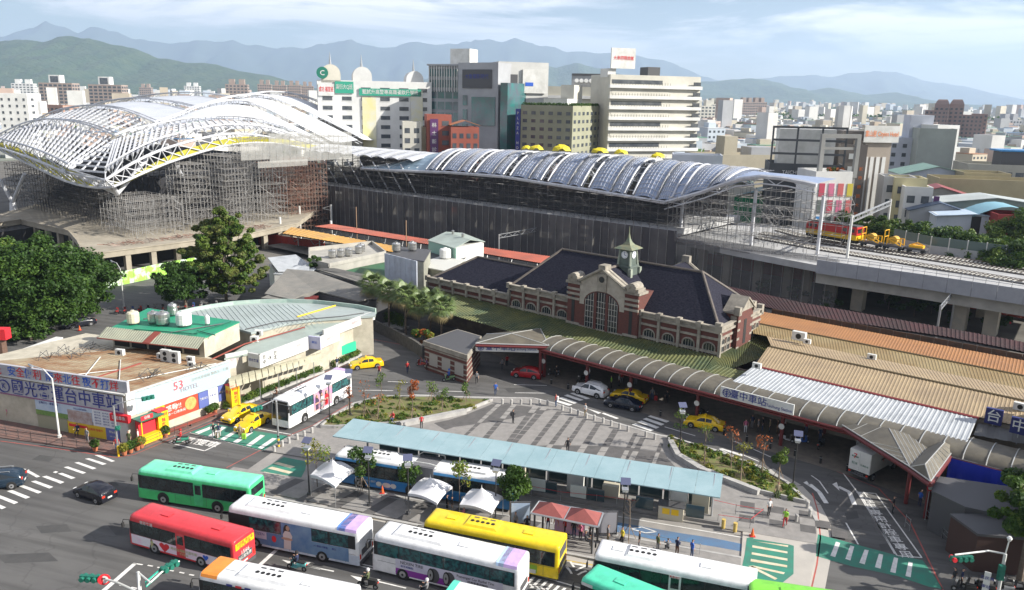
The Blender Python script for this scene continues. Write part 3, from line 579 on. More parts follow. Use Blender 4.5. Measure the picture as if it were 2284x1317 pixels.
b=MB(); b.prism([tuple(SW(u,v)[:2]) for u,v in ((-92,90.8),(-92,90.6),(24,90.6),(24,90.8))],0,4.4); tag(b.obj('wall',mat('hall_wall',(.16,.13,.1),.9,col2=(.1,.08,.07),scale=1)),'dim brown wall of the booking hall behind the curved canopy','wall')
flat('pavement',[[SW(-92,90),SW(-65,82.3),SW(-61.5,79.6),SW(-19,79.2),SW(-7,76.5),SW(24,60),SW(24,90)]],.012,mat('forecourt_paving',(.19,.165,.135),.85,col2=(.13,.115,.1),scale=1.1))
sw=MB(); gpts=[SW(-88,91.5,4.6),SW(-66,84.5,4.5)]
def board(label,A,B,h,t,txts,m=WHITE,cat='sign'):
 """A left-top, B right-top world points"""
 A=Vector(A);B=Vector(B); X=(B-A).normalized(); Y=Vector((0,0,1)); N=X.cross(Y).normalized(); c=(A+B)/2
 r=thing('sign_board',label,cat,c-Y*h)
 b=MB(); w=(B-A).length/2
 for s in (0,):
  p=[-X*w,X*w,X*w+Y*h,-X*w+Y*h]; b.poly([q+N*0 for q in p]); b.poly([q-N*t for q in p[::-1]])
  for i in range(4): b.poly([p[i]-N*t,p[(i+1)%4]-N*t,p[(i+1)%4],p[i]])
 b.obj('panel',m,r)
 for tx_,fs,fx,fz,col,ww in txts: letter(r,tx_,fs,col,X*fx+Y*fz+N*.03,X,Y,w=ww)
 return r,X,Y,N
A_=Vector(at(1061,765,4.9)); B_=Vector(at(1202,769,4.9))
def crest(r,X,Y,N,x,z,k):
 b=MB(); c=X*x+Y*z+N*.035; pts=[c+(X*math.cos(a)+Y*math.sin(a))*k for a in [2*math.pi*i/20 for i in range(21)]]
 b.path(pts,.05*k/.5,4); b.path([c-X*k*.8+Y*k*.35,c+X*k*.8+Y*k*.35],.045,4); b.path([c-X*k*.9-Y*.05,c+X*k*.9-Y*.05],.045,4); b.path([c-X*k*.5-Y*k*.45,c+X*k*.5-Y*k*.45],.045,4); b.path([c+Y*k*.9,c-Y*k*.9],.045,4); b.obj('emblem',NAVY,r)
Lw=(B_-A_).length
r,X,Y,N=board('white station name board above the covered entrance, the left of the two',A_,B_,1.15,.15,[('臺中車站',1.0,-.9,.57,NAVY,None),('Taichung Station',.5,Lw*.29,.45,NAVY,Lw*.34)]); crest(r,X,Y,N,-Lw/2+.7,.57,.42)
A_=SW(*[onv(1608,862,80.0)[0],80.0,onv(1608,862,80.0)[1]]); B_=SW(onv(1772,899,80.0)[0],80.0,onv(1608,862,80.0)[1]); Lw=(B_-A_).length
r,X,Y,N=board('white station name board fixed to the curved canopy, the right of the two',A_,B_,1.2,.15,[('臺中車站',1.05,-.9,.6,NAVY,None),('Taichung Station',.5,Lw*.31,.4,NAVY,Lw*.34)]); crest(r,X,Y,N,-Lw/2+.75,.6,.45)
hc=thing('hipped_canopy','grey hipped glazed canopy over the entrance beside the flat brick block','canopy',at(1140,830))
z=4.9; ap=at(1141,744,5.9); c1=at(1061,766,z); c2=at(1224,771,z); c3=at(1205,733,z); c4=at(1085,745,z); c0=at(1056,772,z);
b=MB()
for p,q in ((c1,c2),(c2,c3),(c3,c4),(c4,c1)): slab_poly(b,[p,q,ap],.08)
b.obj('glazed_roof',m_vault,hc,world=True)
b=MB()
for p in (c1,c2,c3,c4): b.tube(p,ap,.06,n=5)
b.path([c1,c2,c3],.09,5); b.obj('frame',m_alu,hc,world=True,sep=True)
b=MB(); b.path([c1-Vector((0,0,.3)),c2-Vector((0,0,.3)),c3-Vector((0,0,.3))],.2,5); b.tube(at(1204,847),at(1204,847)+Vector((0,0,4.8)),.2,n=8); b.obj('steel_frame',MAROON,hc,world=True,sep=True)
kz=3.9; K=[at(942,764,kz),at(1043,797,kz),at(1075,753,kz),at(1020,737,kz)]
kt=thing('brick_block','low brick and stone block with a cluttered flat roof left of the station sign','building',(K[0]+K[2])/2*1.0-Vector((0,0,kz)))
def inset(P,f): c=sum(P,Vector())/len(P); return [c+(p-c)*f for p in P]
b=MB(); b.prism([(p.x,p.y) for p in inset(K,.93)],0,3.5); b.obj('wall',m_brick,kt,world=True)
b=MB(); b.prism([(p.x,p.y) for p in K],3.5,3.75).prism([(p.x,p.y) for p in inset(K,.985)],3.75,4.1); b.obj('cornice',m_stone,kt,world=True)
b=MB(); b.prism([(p.x,p.y) for p in inset(K,.93)],4.1,4.12); b.obj('roof_deck',DKGREY,kt,world=True)
b=MB()
for z_ in (.4,1.1,1.8,2.5,3.1): b.prism([(p.x,p.y) for p in inset(K,.94)],z_,z_+.2)
b.obj('stone_band',m_stone,kt,world=True,sep=True)
e0,e1=inset(K,.945)[0],inset(K,.945)[1]
for t in (.12,.42,.72):
 q0=e0.lerp(e1,t); q1_=e0.lerp(e1,t+.2); b=MB(); b.poly([(q0.x,q0.y,.9),(q1_.x,q1_.y,.9),(q1_.x,q1_.y,2.6),(q0.x,q0.y,2.6)]); b.obj('shutter',mat('grey_shutter',(.33,.31,.28),.6),kt,world=True)
UE=26
tag(corr('shed_roof',SW(-35.4,82.6,5.0),SW(-10.9,81.2,4.9),SW(-34.7,87.9,6.0),SW(-11.1,87.8,6.0),.45,.04,m_whiter),'white ribbed metal roof behind the curved canopy','shed roof')
tag(corr('shed_roof',SW(-34.6,88.2,6.1),SW(UE,88.2,6.1),SW(-35.2,93.4,7.1),SW(UE,93.4,7.1),.36,.03,m_tan),'tan ribbed roof slope next to the red gutter','shed roof')
tag(corr('shed_roof',SW(-34.8,93.5,7.12),SW(UE,93.5,7.12),SW(-38.0,100,6.4),SW(UE,100,6.4),.36,.03,m_tan),'upper pale tan ribbed roof slope behind the ridge','shed roof')
tag(corr('shed_roof',SW(-40,100.3,6.3),SW(UE,100.3,6.3),SW(-42,104.4,6.55),SW(UE,104.4,6.55),.36,.03,m_olive),'mustard ribbed roof strip carrying a white box unit','shed roof')
tag(corr('shed_roof',SW(-42,104.6,6.6),SW(UE,104.6,6.6),SW(-43,110.6,6.75),SW(UE,110.6,6.75),.36,.035,m_orange),'rust orange ribbed roof slope farthest back by the brown fence','shed roof')
b=MB(); b.path([SW(-34.8,88.05,6.05),SW(-11,88.0,6.05)],.16,6); tag(b.obj('gutter',mat('red_gutter',(.3,.05,.05),.5)),'red gutter between the white and tan roofs','gutter')
b=MB()
for v,z_ in ((93.45,7.2),(104.5,6.65)): b.path([SW(-35 if v<100 else -42,v,z_),SW(UE,v,z_)],.1,5)
tag(b.obj('ridge_cap',mat('ridge_tan',(.25,.19,.1),.7)),'brown ridge caps along the tan roofs','ridge cap')
b=MB(); b.prism([tuple(SW(u,v)[:2]) for u,v in ((-34.2,88.4),(UE,88.4),(UE,109.5),(-41,109.5),(-36,100))],0,5.9); tag(b.obj('shed',mat('shed_wall',(.25,.22,.18),.9)),'plain walls of the long sheds under the tan roofs','shed')
def acbox(u,v,z_,s,label,rz=0):
 t=thing('air_conditioner',label,'air conditioner',SW(u,v,z_),AS+rz); MB().box(-s,-s*.4,0,s,s*.4,s*1.3).obj('casing',WHITE,t); MB().tube((0,-s*.4,s*.65),(0,-s*.43,s*.65),s*.42,n=14).obj('fan',m_fan,t)
for (x,y,z_,s,l) in ((1688,820,6.6,.5,'small white box unit at the end of the tan roof'),(1782,757,7,.85,'tall white box unit standing on the mustard roof'),(1800,765,7,.45,'low white box unit beside the tall one on the mustard roof'),(1944,800,6.6,.5,'dark fronted box unit on the tan roof slope'),(2275,913,6.8,.6,'black and white box unit at the right edge of the tan roof')):
 p=at(x,y,z_); acbox(*SS(p),z_-.1,s,l)
b=MB(); A_=at(1698,712,2.5);
def fence(name,label,pts,h,m,step,w,z0=0.,cat='fence',pm=None,base=None):
 t=thing(name,label,cat,pts[0]); n=0
 for p,q in zip(pts,pts[1:]):
  L_=(q-p).length; k=max(1,int(L_/step))
  for i in range(k):
   a=p.lerp(q,i/k); c=p.lerp(q,(i+.97)/k); d=(q-p).normalized(); nn_=Vector((-d.y,d.x,0))*w
   n+=1; bb_=MB(); bb_.prism([(a+nn_).to_2d(),(c+nn_).to_2d(),(c-nn_).to_2d(),(a-nn_).to_2d()],z0,z0+h+(.03 if i%2 else 0)); bb_.obj('panel',m,t,world=True)
 return t
fence('metal_fence','rusty brown sheet fence between orange roof and railway',[SW(-42,111.5),SW(-22,111.8),SW(24,111.5)],7.2,mat('rust_sheet',(.12,.06,.035),.8,col2=(.07,.045,.03),scale=1),1.6,.05)
def proof(label,far,near,z_,m,name='platform_roof',pitch=.55,posts=True):
 F=[at(x,y,z_) for x,y in far]; N_=[at(x,y,z_-.25) for x,y in near]
 t=thing(name,label,'platform roof',Vector((F[0].x,F[0].y,0)))
 for i in range(len(F)-1):
  corr('roof_sheet',N_[i],N_[i+1],F[i],F[i+1],pitch,.06,m,t); corr('roof_sheet_under',N_[i]-Vector((0,0,.25)),N_[i+1]-Vector((0,0,.25)),F[i]-Vector((0,0,.25)),F[i+1]-Vector((0,0,.25)),2,.0,DKGREY,t)
  L_=(N_[i+1]-N_[i]).length; k=max(1,int(L_/5.5))
  for j in range(k):
   c=(N_[i].lerp(N_[i+1],(j+.5)/k)*.45+F[i].lerp(F[i+1],(j+.5)/k)*.55); cc=Vector((c.x,c.y,0)); MB().tube(cc,cc+Vector((0,0,z_-.4)),.16,n=6).obj('column',METAL,t,world=True)
   b=MB()
   for pp in (N_[i].lerp(N_[i+1],(j+.5)/k),F[i].lerp(F[i+1],(j+.5)/k)): b.path([cc+Vector((0,0,z_-1.8)),(cc+(pp-cc)*.55+Vector((0,0,0)))*1.0,pp-Vector((0,0,.3))],.07,5)
   b.obj('bracket',METAL,t,world=True,sep=True)
 return t
proof('maroon platform roof passing behind the station under the viaduct',[(1500,605),(1609,636),(1787,675),(2116,733),(2400,785)],[(1550,643),(1660,675),(1800,705),(2116,752),(2400,808)],5.2,m_maroonr)
proof('faded red platform roof along the foot of the netted scaffold',[(738,500),(960,535),(1232,573),(1560,625)],[(700,505),(953,545),(1204,587),(1500,640)],5.4,m_redr)
proof('ochre orange platform roof nearest the two steel masts',[(650,507),(878,549),(1020,574)],[(630,521),(800,549),(905,568)],4.6,mat('ochre_roof',(.6,.33,.08),.6,col2=(.45,.27,.1),scale=.3),pitch=1.2)
flat('platform',[[SW(-165,108),SW(-60,108),SW(-60,114),SW(-165,114)],[SW(-165,119),SW(30,113),SW(30,122),SW(-165,128)]],1.0,m_grnd)
def Z5(x,y,z_): return at(x/s5+1650,y/s5+850,z_)
gp=thing('hipped_canopy','large triangular glazed canopy roofs over the taxi lane, at the right','canopy',Vector((*Z5(900,600,0)[:2],0)))
b=MB(); zz5=4.6; pA,pB,pC,pD=Z5(545,215,zz5),Z5(940,298,5.4),Z5(1070,540,zz5),Z5(1215,385,zz5)
slab_poly(b,[pA,pC,pB],.06); slab_poly(b,[pB,pC,pD],.06); b.obj('glazed_roof',m_vault,gp,world=True)
b=MB(); pE,pF,pG,pH=Z5(1200,632,zz5),Z5(1165,525,5.5),Z5(1290,385,5.5),Z5(1355,420,zz5)
slab_poly(b,[pC,pE,pF],.06); slab_poly(b,[pD,pC,pF,pG],.06); slab_poly(b,[pF,pE,pH,pG],.06); b.obj('glazed_roof',m_vault,gp,world=True)
b=MB(); b.path([pA,pC],.07,5).path([pB,pC],.05,5).path([pC,pF],.05,5).path([pF,pE],.05,5).path([pF,pG],.05,5).path([pE,pH],.06,5).path([pC,pE],.07,5)
for k in range(1,9):
 t=k/9; b.path([pA.lerp(pC,t),pA.lerp(pB,t) if 0 else pB.lerp(pC,t) if t>.5 else pA.lerp(pB,t*2)],.03,4); b.path([pC.lerp(pD,t),pB.lerp(pD,t)],.03,4); b.path([pE.lerp(pH,t),pF.lerp(pG,t)],.03,4)
b.obj('frame',m_alu,gp,world=True,sep=True)
dz=Vector((0,0,.35)); b=MB(); b.path([Z5(345,170,4.3),pA-dz,pC-dz,pE-dz,pH-dz],.22,6); b.obj('eaves_beam',MAROON,gp,world=True,sep=True)
for x,y in ((1043,770),(1165,862),(530,330)):
 c=Z5(x,y,.0); MB().tube(c,c+Vector((0,0,4.3)),.2,n=8).obj('column',MAROON,gp,world=True)
bt=thing('market_stall','dark flat roofed stall block with a long blue tarpaulin front','stall',Vector((*Z5(1550,620,0)[:2],0)))
q=[Z5(1325,478,4.4),Z5(1800,600,4.4),Z5(1800,490,4.4),Z5(1400,400,4.4)]
b=MB(); slab_poly(b,q,.2); b.obj('roof',DKGREY,bt,world=True)
b=MB(); lo=[Z5(1325,478,4.4)-Vector((0,0,2.0)),Z5(1800,600,4.4)-Vector((0,0,2.2))]; rws=[]
for j in range(5):
 rws.append([ (q[0].lerp(q[1],i/24)).lerp(lo[0].lerp(lo[1],i/24),j/4)+Vector((-.05*math.sin(i*1.7)*j/4-.2,-.1*math.sin(i*1.3)*j/4-.2,0)) for i in range(25)])
b.grid(rws); b.obj('tarpaulin',mat('blue_tarpaulin',(.01,.03,.42),.5),bt,world=True)
b=MB(); b.prism([tuple((p*1.0).to_2d()) for p in inset(q,.96)],0,2.2); b.obj('counter',DKGREY,bt,world=True)
def box4(name,label,cat,P,z0,z1,m,roofm=None,ins=0):
 t=thing(name,label,cat,Vector((sum(p.x for p in P)/len(P),sum(p.y for p in P)/len(P),z0)))
 MB().prism([(p.x,p.y) for p in P],z0,z1).obj('wall',m,t,world=True)
 if roofm: MB().prism([(p.x,p.y) for p in inset(P,1.03)],z1,z1+.2).obj('roof',roofm,t,world=True)
 return t
box4('building','old brick and stone block with a white eaves line, lower right under the tree','building',[Z5(1328,850,3.2),Z5(1500,975,3.2),Z5(1900,1010,3.2),Z5(1800,850,3.2)],0,3.2,mat('shaded_brick',(.06,.032,.026),.9),DKGREY)  # brick colour darkened for the deep shade under the trees
box4('building','dark low roof beside the blue tarpaulin and the tree','building',[Z5(1215,690,3.8),Z5(1420,790,3.8),Z5(1800,870,3.8),Z5(1800,680,3.8),Z5(1240,600,3.8)],0,3.6,DKGREY,DKGREY)
for ch,x,y,l in (('台',2213,936,'navy sign cube with a white character, the left of the two on the roof'),('中',2270,958,'navy sign cube with a white character, at the right edge of the picture')):
 p=at(x,y+16,5.5); t=thing('sign_cube',l,'sign',p,math.radians(-38)); MB().box(-.75,-.2,.3,.75,.2,1.9).obj('panel',mat('navy_board',(.015,.02,.12),.5),t); letter(t,ch,1.35,WHITE,(0,-.22,1.1),(1,0,0),(0,0,1))
 MB().box(-.05,-.05,-.8,.05,.05,.3).obj('post',METAL,t)
tag(corr('shed_roof',Z5(1470,340,5.2),Z5(1800,400,5.2),Z5(1500,265,5.6),Z5(1800,330,5.6),.9,.04,mat('grey_panel_roof',(.1,.1,.1),.5)),'grey panelled roof below the navy sign cubes','shed roof')
m_cream=mat('cream_wall',(.5,.46,.37),.8,col2=(.36,.33,.26),scale=.6); m_rustr=mat('rusty_sheet_roof',(.33,.28,.19),.75,col2=(.2,.1,.045),scale=.22,lo=.38,hi=.62,detail=10,stretch=(1,2.2,1))
m_mint=mat('pale_mint_roof',(.34,.40,.36),.55,col2=(.27,.31,.28),scale=.3); m_pale=mat('pale_grey_roof',(.36,.41,.40),.5,col2=(.29,.33,.32),scale=.25)
m_gpaint=mat('green_deck_paint',(.01,.28,.14),.6,col2=(.02,.2,.13),scale=.5); m_drabr=mat('drab_ribbed_sheet',(.3,.31,.23),.6,col2=(.24,.25,.19),scale=.6); m_rust=mat('rust_steel',(.22,.05,.035),.7)
m_billb=mat('pale_blue_board',(.36,.48,.52),.5); m_greyb=mat('grey_signboard',(.42,.42,.45),.6,col2=(.35,.34,.38),scale=.6)
Zt=5.5
TC=at(279,883,Zt); TR=at(510,808,Zt); TL=at(-260,800,Zt); TB=at(480,792,Zt);
FX=(at(279,883,Zt)-at(0,838,Zt)).normalized()
RX=(TR-TC).normalized()
tm=thing('coach_terminal','low coach terminal with rusty flat roof and a wall of signs and posters','bus station',Vector((TC.x,TC.y,0)))
Pl=TC-FX*26; back=RX*17
foot=[TC,TR,TR+Vector((-8,6,0)),TC+back-FX*10,Pl+back,Pl]
b=MB(); b.prism([(p.x,p.y) for p in foot],0,Zt-.25); b.obj('wall',m_cream,tm,world=True)
roofp=[TC,TR,TR-FX*9+RX*.6,TC+RX*14.0-FX*13.5,TC-FX*19+RX*8,Pl]
b=MB(); b.prism([(p.x,p.y) for p in roofp],Zt-.25,Zt); b.obj('roof_deck',m_rustr,tm,world=True)
for i in range(26):
 p=TC-FX*(.8+i*.75); b=MB(); b.tube(p+Vector((0,0,.02)),p+RX*min(13.2,13.9)+Vector((0,0,.02)),.03,n=4); b.obj('sheet_lap',m_rustr,tm,world=True)
b=MB(); p=TC-FX*7.5; b.path([p+RX*1.5+Vector((0,0,.05)),p+RX*9-FX*.5+Vector((0,0,.05))],.12,5); b.obj('red_flashing',m_rust,tm,world=True)
for p,q in ((TC-FX*2+RX*1,TC-FX*11+RX*9),(TC-FX*4+RX*2.5,TC-FX*.5+RX*12),(TC-FX*9+RX*3,TC-FX*14+RX*9),(TC-FX*12+RX*1,TC-FX*8+RX*6)): MB().tube(p+Vector((0,0,.1)),q+Vector((0,0,.1)),.06,n=5).obj('pipe',WHITE,tm,world=True)
pr=MB(); q=seg(TC,TR,.3); pr.prism([(p.x,p.y) for p in q],Zt,Zt+.2); q=seg(Pl,TC,.3); pr.prism([(p.x,p.y) for p in q],Zt,Zt+.15); pr.obj('parapet',WHITE,tm,world=True,sep=True)
NF=Vector((FX.y,-FX.x,0)); NR=Vector((RX.y,-RX.x,0))
NF=NF if NF.y<0 else -NF; NR=NR if NR.x>0 else -NR
def wallpanel(parent,O,X,N,x0,x1,z0,z1,m,t=.06,name='poster'):
 """board on a wall: O origin at ground, X along, N outward"""
 b=MB(); Y=Vector((0,0,1)); P=lambda x,z,e:O+X*x+Y*z+N*e
 f=[P(x0,z0,t),P(x1,z0,t),P(x1,z1,t),P(x0,z1,t)]; g=[P(x0,z0,0),P(x1,z0,0),P(x1,z1,0),P(x0,z1,0)]
 b.q=0; b.mk(); b.q=1; b.poly(f);
 for i in range(4): b.poly([g[i],g[(i+1)%4],f[(i+1)%4],f[i]])
 return b.obj(name,m,parent,world=True)
def wtext(parent,body,size,m,O,X,N,x,z,e=.08,w=None):
 Xa=X if X.cross(Vector((0,0,1))).dot(N)>0 else -X
 P=O+X*x+Vector((0,0,z))+N*e; Mi=parent.matrix_basis.inverted(); R=Mi.to_3x3()
 return letter(parent,body,size,m,Mi@P,R@Xa,R@Vector((0,0,1)),w=w)
O=Vector((TC.x,TC.y,0)); G0=O
wallpanel(tm,O,FX,NF,-26,-.3,3.55,5.35,m_greyb,.12,'name_board')
for k,ch in enumerate('國光客運台中車站'): wtext(tm,ch,1.85,NAVY,O,FX,NF,-14.7+k*1.87,4.4,.16)
b=MB(); c=O-FX*16.7+Vector((0,0,4.4))+NF*.18; b.path([c+(FX*math.cos(a)*.8+Vector((0,0,.7*math.sin(a)))) for a in [2*math.pi*i/16 for i in range(17)]],.06,4); b.obj('emblem',NAVY,tm,world=True); wtext(tm,'K',.9,NAVY,O,FX,NF,-16.7,4.4,.2)
wallpanel(tm,O,FX,NF,-26,-.3,3.42,3.56,mat('mauve_trim',(.25,.1,.2),.6),.15,'trim_band')
wallpanel(tm,O,FX,NF,-12.5,-4.6,1.9,3.4,mat('sky_poster',(.35,.45,.6),.5,col2=(.5,.57,.65),scale=.6),.1,'poster')
wallpanel(tm,O,FX,NF,-12.5,-8.0,1.7,2.25,mat('meadow_print',(.08,.2,.05),.5,col2=(.2,.3,.08),scale=1.5),.12,'poster_picture')
wallpanel(tm,O,FX,NF,-8.0,-4.7,1.5,2.9,mat('building_print',(.3,.2,.18),.5,col2=(.45,.4,.4),scale=1.6),.13,'poster_picture')
wallpanel(tm,O,FX,NF,-4.6,-1.1,1.5,3.4,mat('timetable',(.62,.63,.66),.5),.1,'timetable')
for k in range(5):
 for j in range(3): wtext(tm,['台北','新竹','嘉義','高雄','宜蘭'][k]+' 每小時',.2,NAVY,O,FX,NF,-3.9+j*1.1,3.1-k*.32,.13,w=.8)
wtext(tm,'台灣巴士・產業升級',.3,NAVY,O,FX,NF,-10.6,3.15,.13); wtext(tm,'國立公共資訊圖書館',.2,NAVY,O,FX,NF,-6.2,3.1,.13)
wallpanel(tm,O,FX,NF,-8.2,-3.0,.05,1.5,mat('yellow_poster',(.62,.42,.02),.5),.1,'poster'); wallpanel(tm,O,FX,NF,-8.0,-5.5,.95,1.25,INKRED,.12,'poster_strip'); wtext(tm,'香Q雞排 營業中',.3,INKRED,O,FX,NF,-4.5,1.0,.13,w=2.2)
wallpanel(tm,O,FX,NF,-3.0,-1.2,.05,1.5,mat('blue_poster',(.1,.13,.35),.5),.1,'poster'); wtext(tm,'票價表',.3,WHITE,O,FX,NF,-2.1,1.1,.13); wtext(tm,'500 360',.24,WHITE,O,FX,NF,-2.1,.6,.13)
wallpanel(tm,O,FX,NF,-12.5,-8.3,.05,1.6,mat('drab_plaster',(.3,.29,.2),.8),.05,'plaster_panel'); wallpanel(tm,O,FX,NF,-1.1,-.0,.05,3.3,WHITE,.1,'corner_pier')
wallpanel(tm,O,FX,NF,-1.9,.5,2.6,3.4,INKRED,.45,'shop_sign'); wtext(tm,'日船章魚',.45,WHITE,O,FX,NF,-.7,3.05,.5);
L_=(TR-TC).length
wallpanel(tm,O,RX,NR,1.0,L_,3.1,5.6,m_billb,.15,'hotel_billboard'); wallpanel(tm,O,RX,NR,0,1.0,3.1,5.5,WHITE,.12,'corner_board')
wtext(tm,'53',1.35,mat('salmon_print',(.6,.1,.12),.6),O,RX,NR,6.2,4.75,.2); wtext(tm,'HOTEL',.75,mat('grey_print',(.3,.25,.3),.6),O,RX,NR,7.6,4.1,.2); wtext(tm,'台中火車站前 寶島五三行館',.42,m_alu,O,RX,NR,10.5,4.85,.2)
wallpanel(tm,O,RX,NR,3.4,8.6,1.1,3.0,mat('red_poster',(.6,.06,.03),.5),.12,'poster'); wtext(tm,'感動!!',.8,WHITE,O,RX,NR,5.4,2.4,.15); wtext(tm,'日本一口章魚燒',.36,WHITE,O,RX,NR,5.6,1.75,.15,w=2.6)
b=MB(); c=O+RX*7.6+Vector((0,0,2.2))+NR*.15; b.poly([c+(RX*math.cos(a)*.75+Vector((0,0,.75*math.sin(a)))) for a in [2*math.pi*i/20 for i in range(20)]]); b.obj('poster_picture',mat('dumpling_print',(.65,.4,.12),.5,col2=(.5,.25,.08),scale=3),tm,world=True)
wallpanel(tm,O,RX,NR,3.2,4.3,1.2,3.05,YEL,.13,'poster_strip')
for i,m in enumerate((NAVY,WHITE,mat('deep_blue_print',(.03,.06,.35),.5))):
 wallpanel(tm,O,RX,NR,8.7+i*1.35,10.0+i*1.35,1.1,3.0,mat('blue_poster',(0,0,0)) if i!=1 else mat('timetable',(0,0,0)),.12,'poster'); wtext(tm,'客運 出口',.3,WHITE if i!=1 else NAVY,O,RX,NR,9.35+i*1.35,2.2,.16,w=1.0)
def pillar(x,lbl):
 p=O+RX*x+NR*.9; t=thing('sign_pillar',lbl,'sign pillar',p,math.atan2(RX.y,RX.x)); MB().box(-.6,-.5,0,.6,.5,3.0).obj('post',YEL,t);
 letter(t,'隨時放送',.42,INKRED,(0,-.52,2.6),(1,0,0),(0,0,1),w=1.0)
 for k,ch in enumerate('麵疙瘩'): letter(t,ch,.5,INKRED,(0,-.52,2.0-k*.5),(1,0,0),(0,0,1))
 letter(t,'美食',.5,INKRED,(-.62,0,2.2),(0,-1,0),(0,0,1)); MB().box(-.66,-.56,3.0,.66,.56,3.08).obj('cap',INKRED,t)
pillar(3.2,'yellow sign pillar with red characters next to the corner snack shop'); pillar(12.8,'yellow sign pillar farther along, by the end of the pale blue billboard')
sh=thing('snack_stall','corner snack stall with red and green awning and glowing counter','stall',O+RX*1.4+NR*.8,math.atan2(RX.y,RX.x))
MB().box(-.9,-.9,0,1.3,.3,1.0).obj('counter',YEL,sh); MB().box(-.9,-.2,1.0,1.3,.3,2.8).obj('back_wall',INKRED,sh); MB().box(-1.3,-1.3,2.9,1.5,.3,3.0).obj('awning',DKGREEN,sh); MB().box(-1.2,-1.2,1.0,-1.1,-1.1,2.9).obj('post',YEL,sh); MB().box(-1.2,-1.25,3.02,.2,-1.2,3.5).obj('shop_sign',INKRED,sh); letter(sh,'日船',.35,WHITE,(-.5,-1.27,3.26),(1,0,0),(0,0,1))
A_=at(-120,775,7.1)*0+at(0,813,6.9); B_=at(282,853,6.9); A_=B_+(A_-B_).normalized()*24
r,X,Y,N=board('long grey rooftop sign with red and blue Chinese slogan',A_,B_,1.35,.35,[],m_greyb)
Lw=24.; two=lambda ch,x,col2:(letter(r,ch,1.15,INKRED,X*x+Y*.66+N*.03,X,Y),)
cs=[('夜不打烊',8.6),('南來北往',3.6),('安全便利',-1.6),('乘國光',-6.0)]
for s_,xc in cs:
 for k,ch in enumerate(s_): letter(r,ch,1.2,INKRED if (k+len(s_))%2 else INKBLUE,X*(xc+k*1.18-1.8+(0))+Y*.66+N*.03,X,Y)
for k in range(9): MB().box(*(X*(-11+k*2.8)-N*.6-Y*.2-Vector((.05,.05,0))),*(X*(-11+k*2.8)-N*.6+Y*1.2+Vector((.05,.05,0)))).obj('strut',DKGREY,r)
zu=7.6
q=[at(455,757,zu),at(535,720,zu),at(330,690,zu),at(247,734,zu)]
us=thing('roof_shed','cream shed on the terminal roof with green painted deck and ribbed awning','shed',Vector((q[0].x,q[0].y,Zt)))
b=MB(); b.prism([(p.x,p.y) for p in inset(q,.985)],Zt-.3,zu); b.obj('wall',m_cream,us,world=True)
b=MB(); b.prism([(p.x,p.y) for p in q],zu,zu+.15,0); b.obj('painted_deck',m_gpaint,us,world=True)
fx=(q[0]-q[3]).normalized(); fn=Vector((fx.y,-fx.x,0)); fn=fn if fn.y<0 else -fn
eA=q[3]-fx*.6+fn*1.7-Vector((0,0,.75)); eB=q[0]+fx*.25+fn*1.7-Vector((0,0,.75))
corr('ribbed_awning',eA,eB,q[3]-fx*.6+Vector((0,0,.2)),q[0]+fx*.25+Vector((0,0,.2)),.34,.05,m_drabr,us)
MB().tube(eA,eB,.08,n=5).obj('fascia',m_rust,us,world=True)
Lf=(q[0]-q[3]).length
for i in range(5):
 c=q[3]+fx*(.4+i*(Lf-.8)/5); d2=c+fx*((Lf-.8)/5-.4); b=MB(); b.prism([(p+fn*.05).to_2d() for p in (c,d2)]+[(p-fn*.3).to_2d() for p in (d2,c)],Zt,zu-.5); b.obj('opening',BLACK,us,world=True)
b=MB(); c=q[3]+fx*(Lf*.47)+fn*.9;
slab_poly(b,[eA.lerp(eB,.46)+Vector((0,0,.1)),eA.lerp(eB,.53)+Vector((0,0,.1)),(q[3]+Vector((0,0,.32))).lerp(q[0]+Vector((0,0,.32)),.55),(q[3]+Vector((0,0,.32))).lerp(q[0]+Vector((0,0,.32)),.48)],.05); b.obj('rust_patch',m_rust,us,world=True)
def tank(label,px,py,z,r,h,m,cat='water tank',group=None,legs=True):
 p=at(px,py,z); t=thing('water_tank',label,cat,p,0,group)
 b=MB().lathe([(r*.95,.25),(r,.4),(r,h*.55),(r*.97,h*.57),(r,h*.6),(r,h*.85),(r*.85,h*.94),(r*.35,h),(.15*r,h+.06)],n=14); b.obj('vessel',m,t,smooth=False); MB().lathe([(r*.3,h),(r*.3,h+.12)],n=10).obj('lid',m,t)
 for k in range(3): a=k*2.1; MB().tube((r*.8*math.cos(a),r*.8*math.sin(a),0),(r*.8*math.cos(a),r*.8*math.sin(a),.4),.05,n=5).obj('leg',DKGREY,t)
 return t
m_tank=mat('stainless_tank',(.55,.55,.54),.3,.85,col2=(.4,.4,.38),scale=2); m_tankc=mat('cream_tank',(.62,.57,.42),.5,col2=(.5,.46,.35),scale=1.5); m_tankw=mat('white_tank',(.68,.68,.66),.5)
zt=zu+.15
tank('cream plastic water tank, leftmost on the green deck',298,724,zt,.75,1.75,m_tankc); tank('dull steel tank behind the pipes, second from the left on the green deck',343,722,zt,.7,1.6,m_tank); tank('wide grey tank in the middle of the green deck',364,726,zt,.85,1.8,m_tank)
tank('tall steel tank raised behind the others on the green deck',386,705,zt,.6,1.7,m_tank); tank('large white cooling tank, rightmost of the tanks on the green deck',411,728,zt,.95,1.9,m_tankw); tank('small thin white tank at the right of the green deck',463,726,zt,.3,1.3,m_tankw)
for k,(p0,p1) in enumerate([((300,735),(440,745)),((380,742),(500,722)),((420,748),(515,718)),((320,712),(360,705)),((440,738),(480,748))]): MB().tube(at(*p0,zt+.15),at(*p1,zt+.15),.07,n=5).obj('pipe',DKGREY if k%2 else DKGREEN,us,world=True)
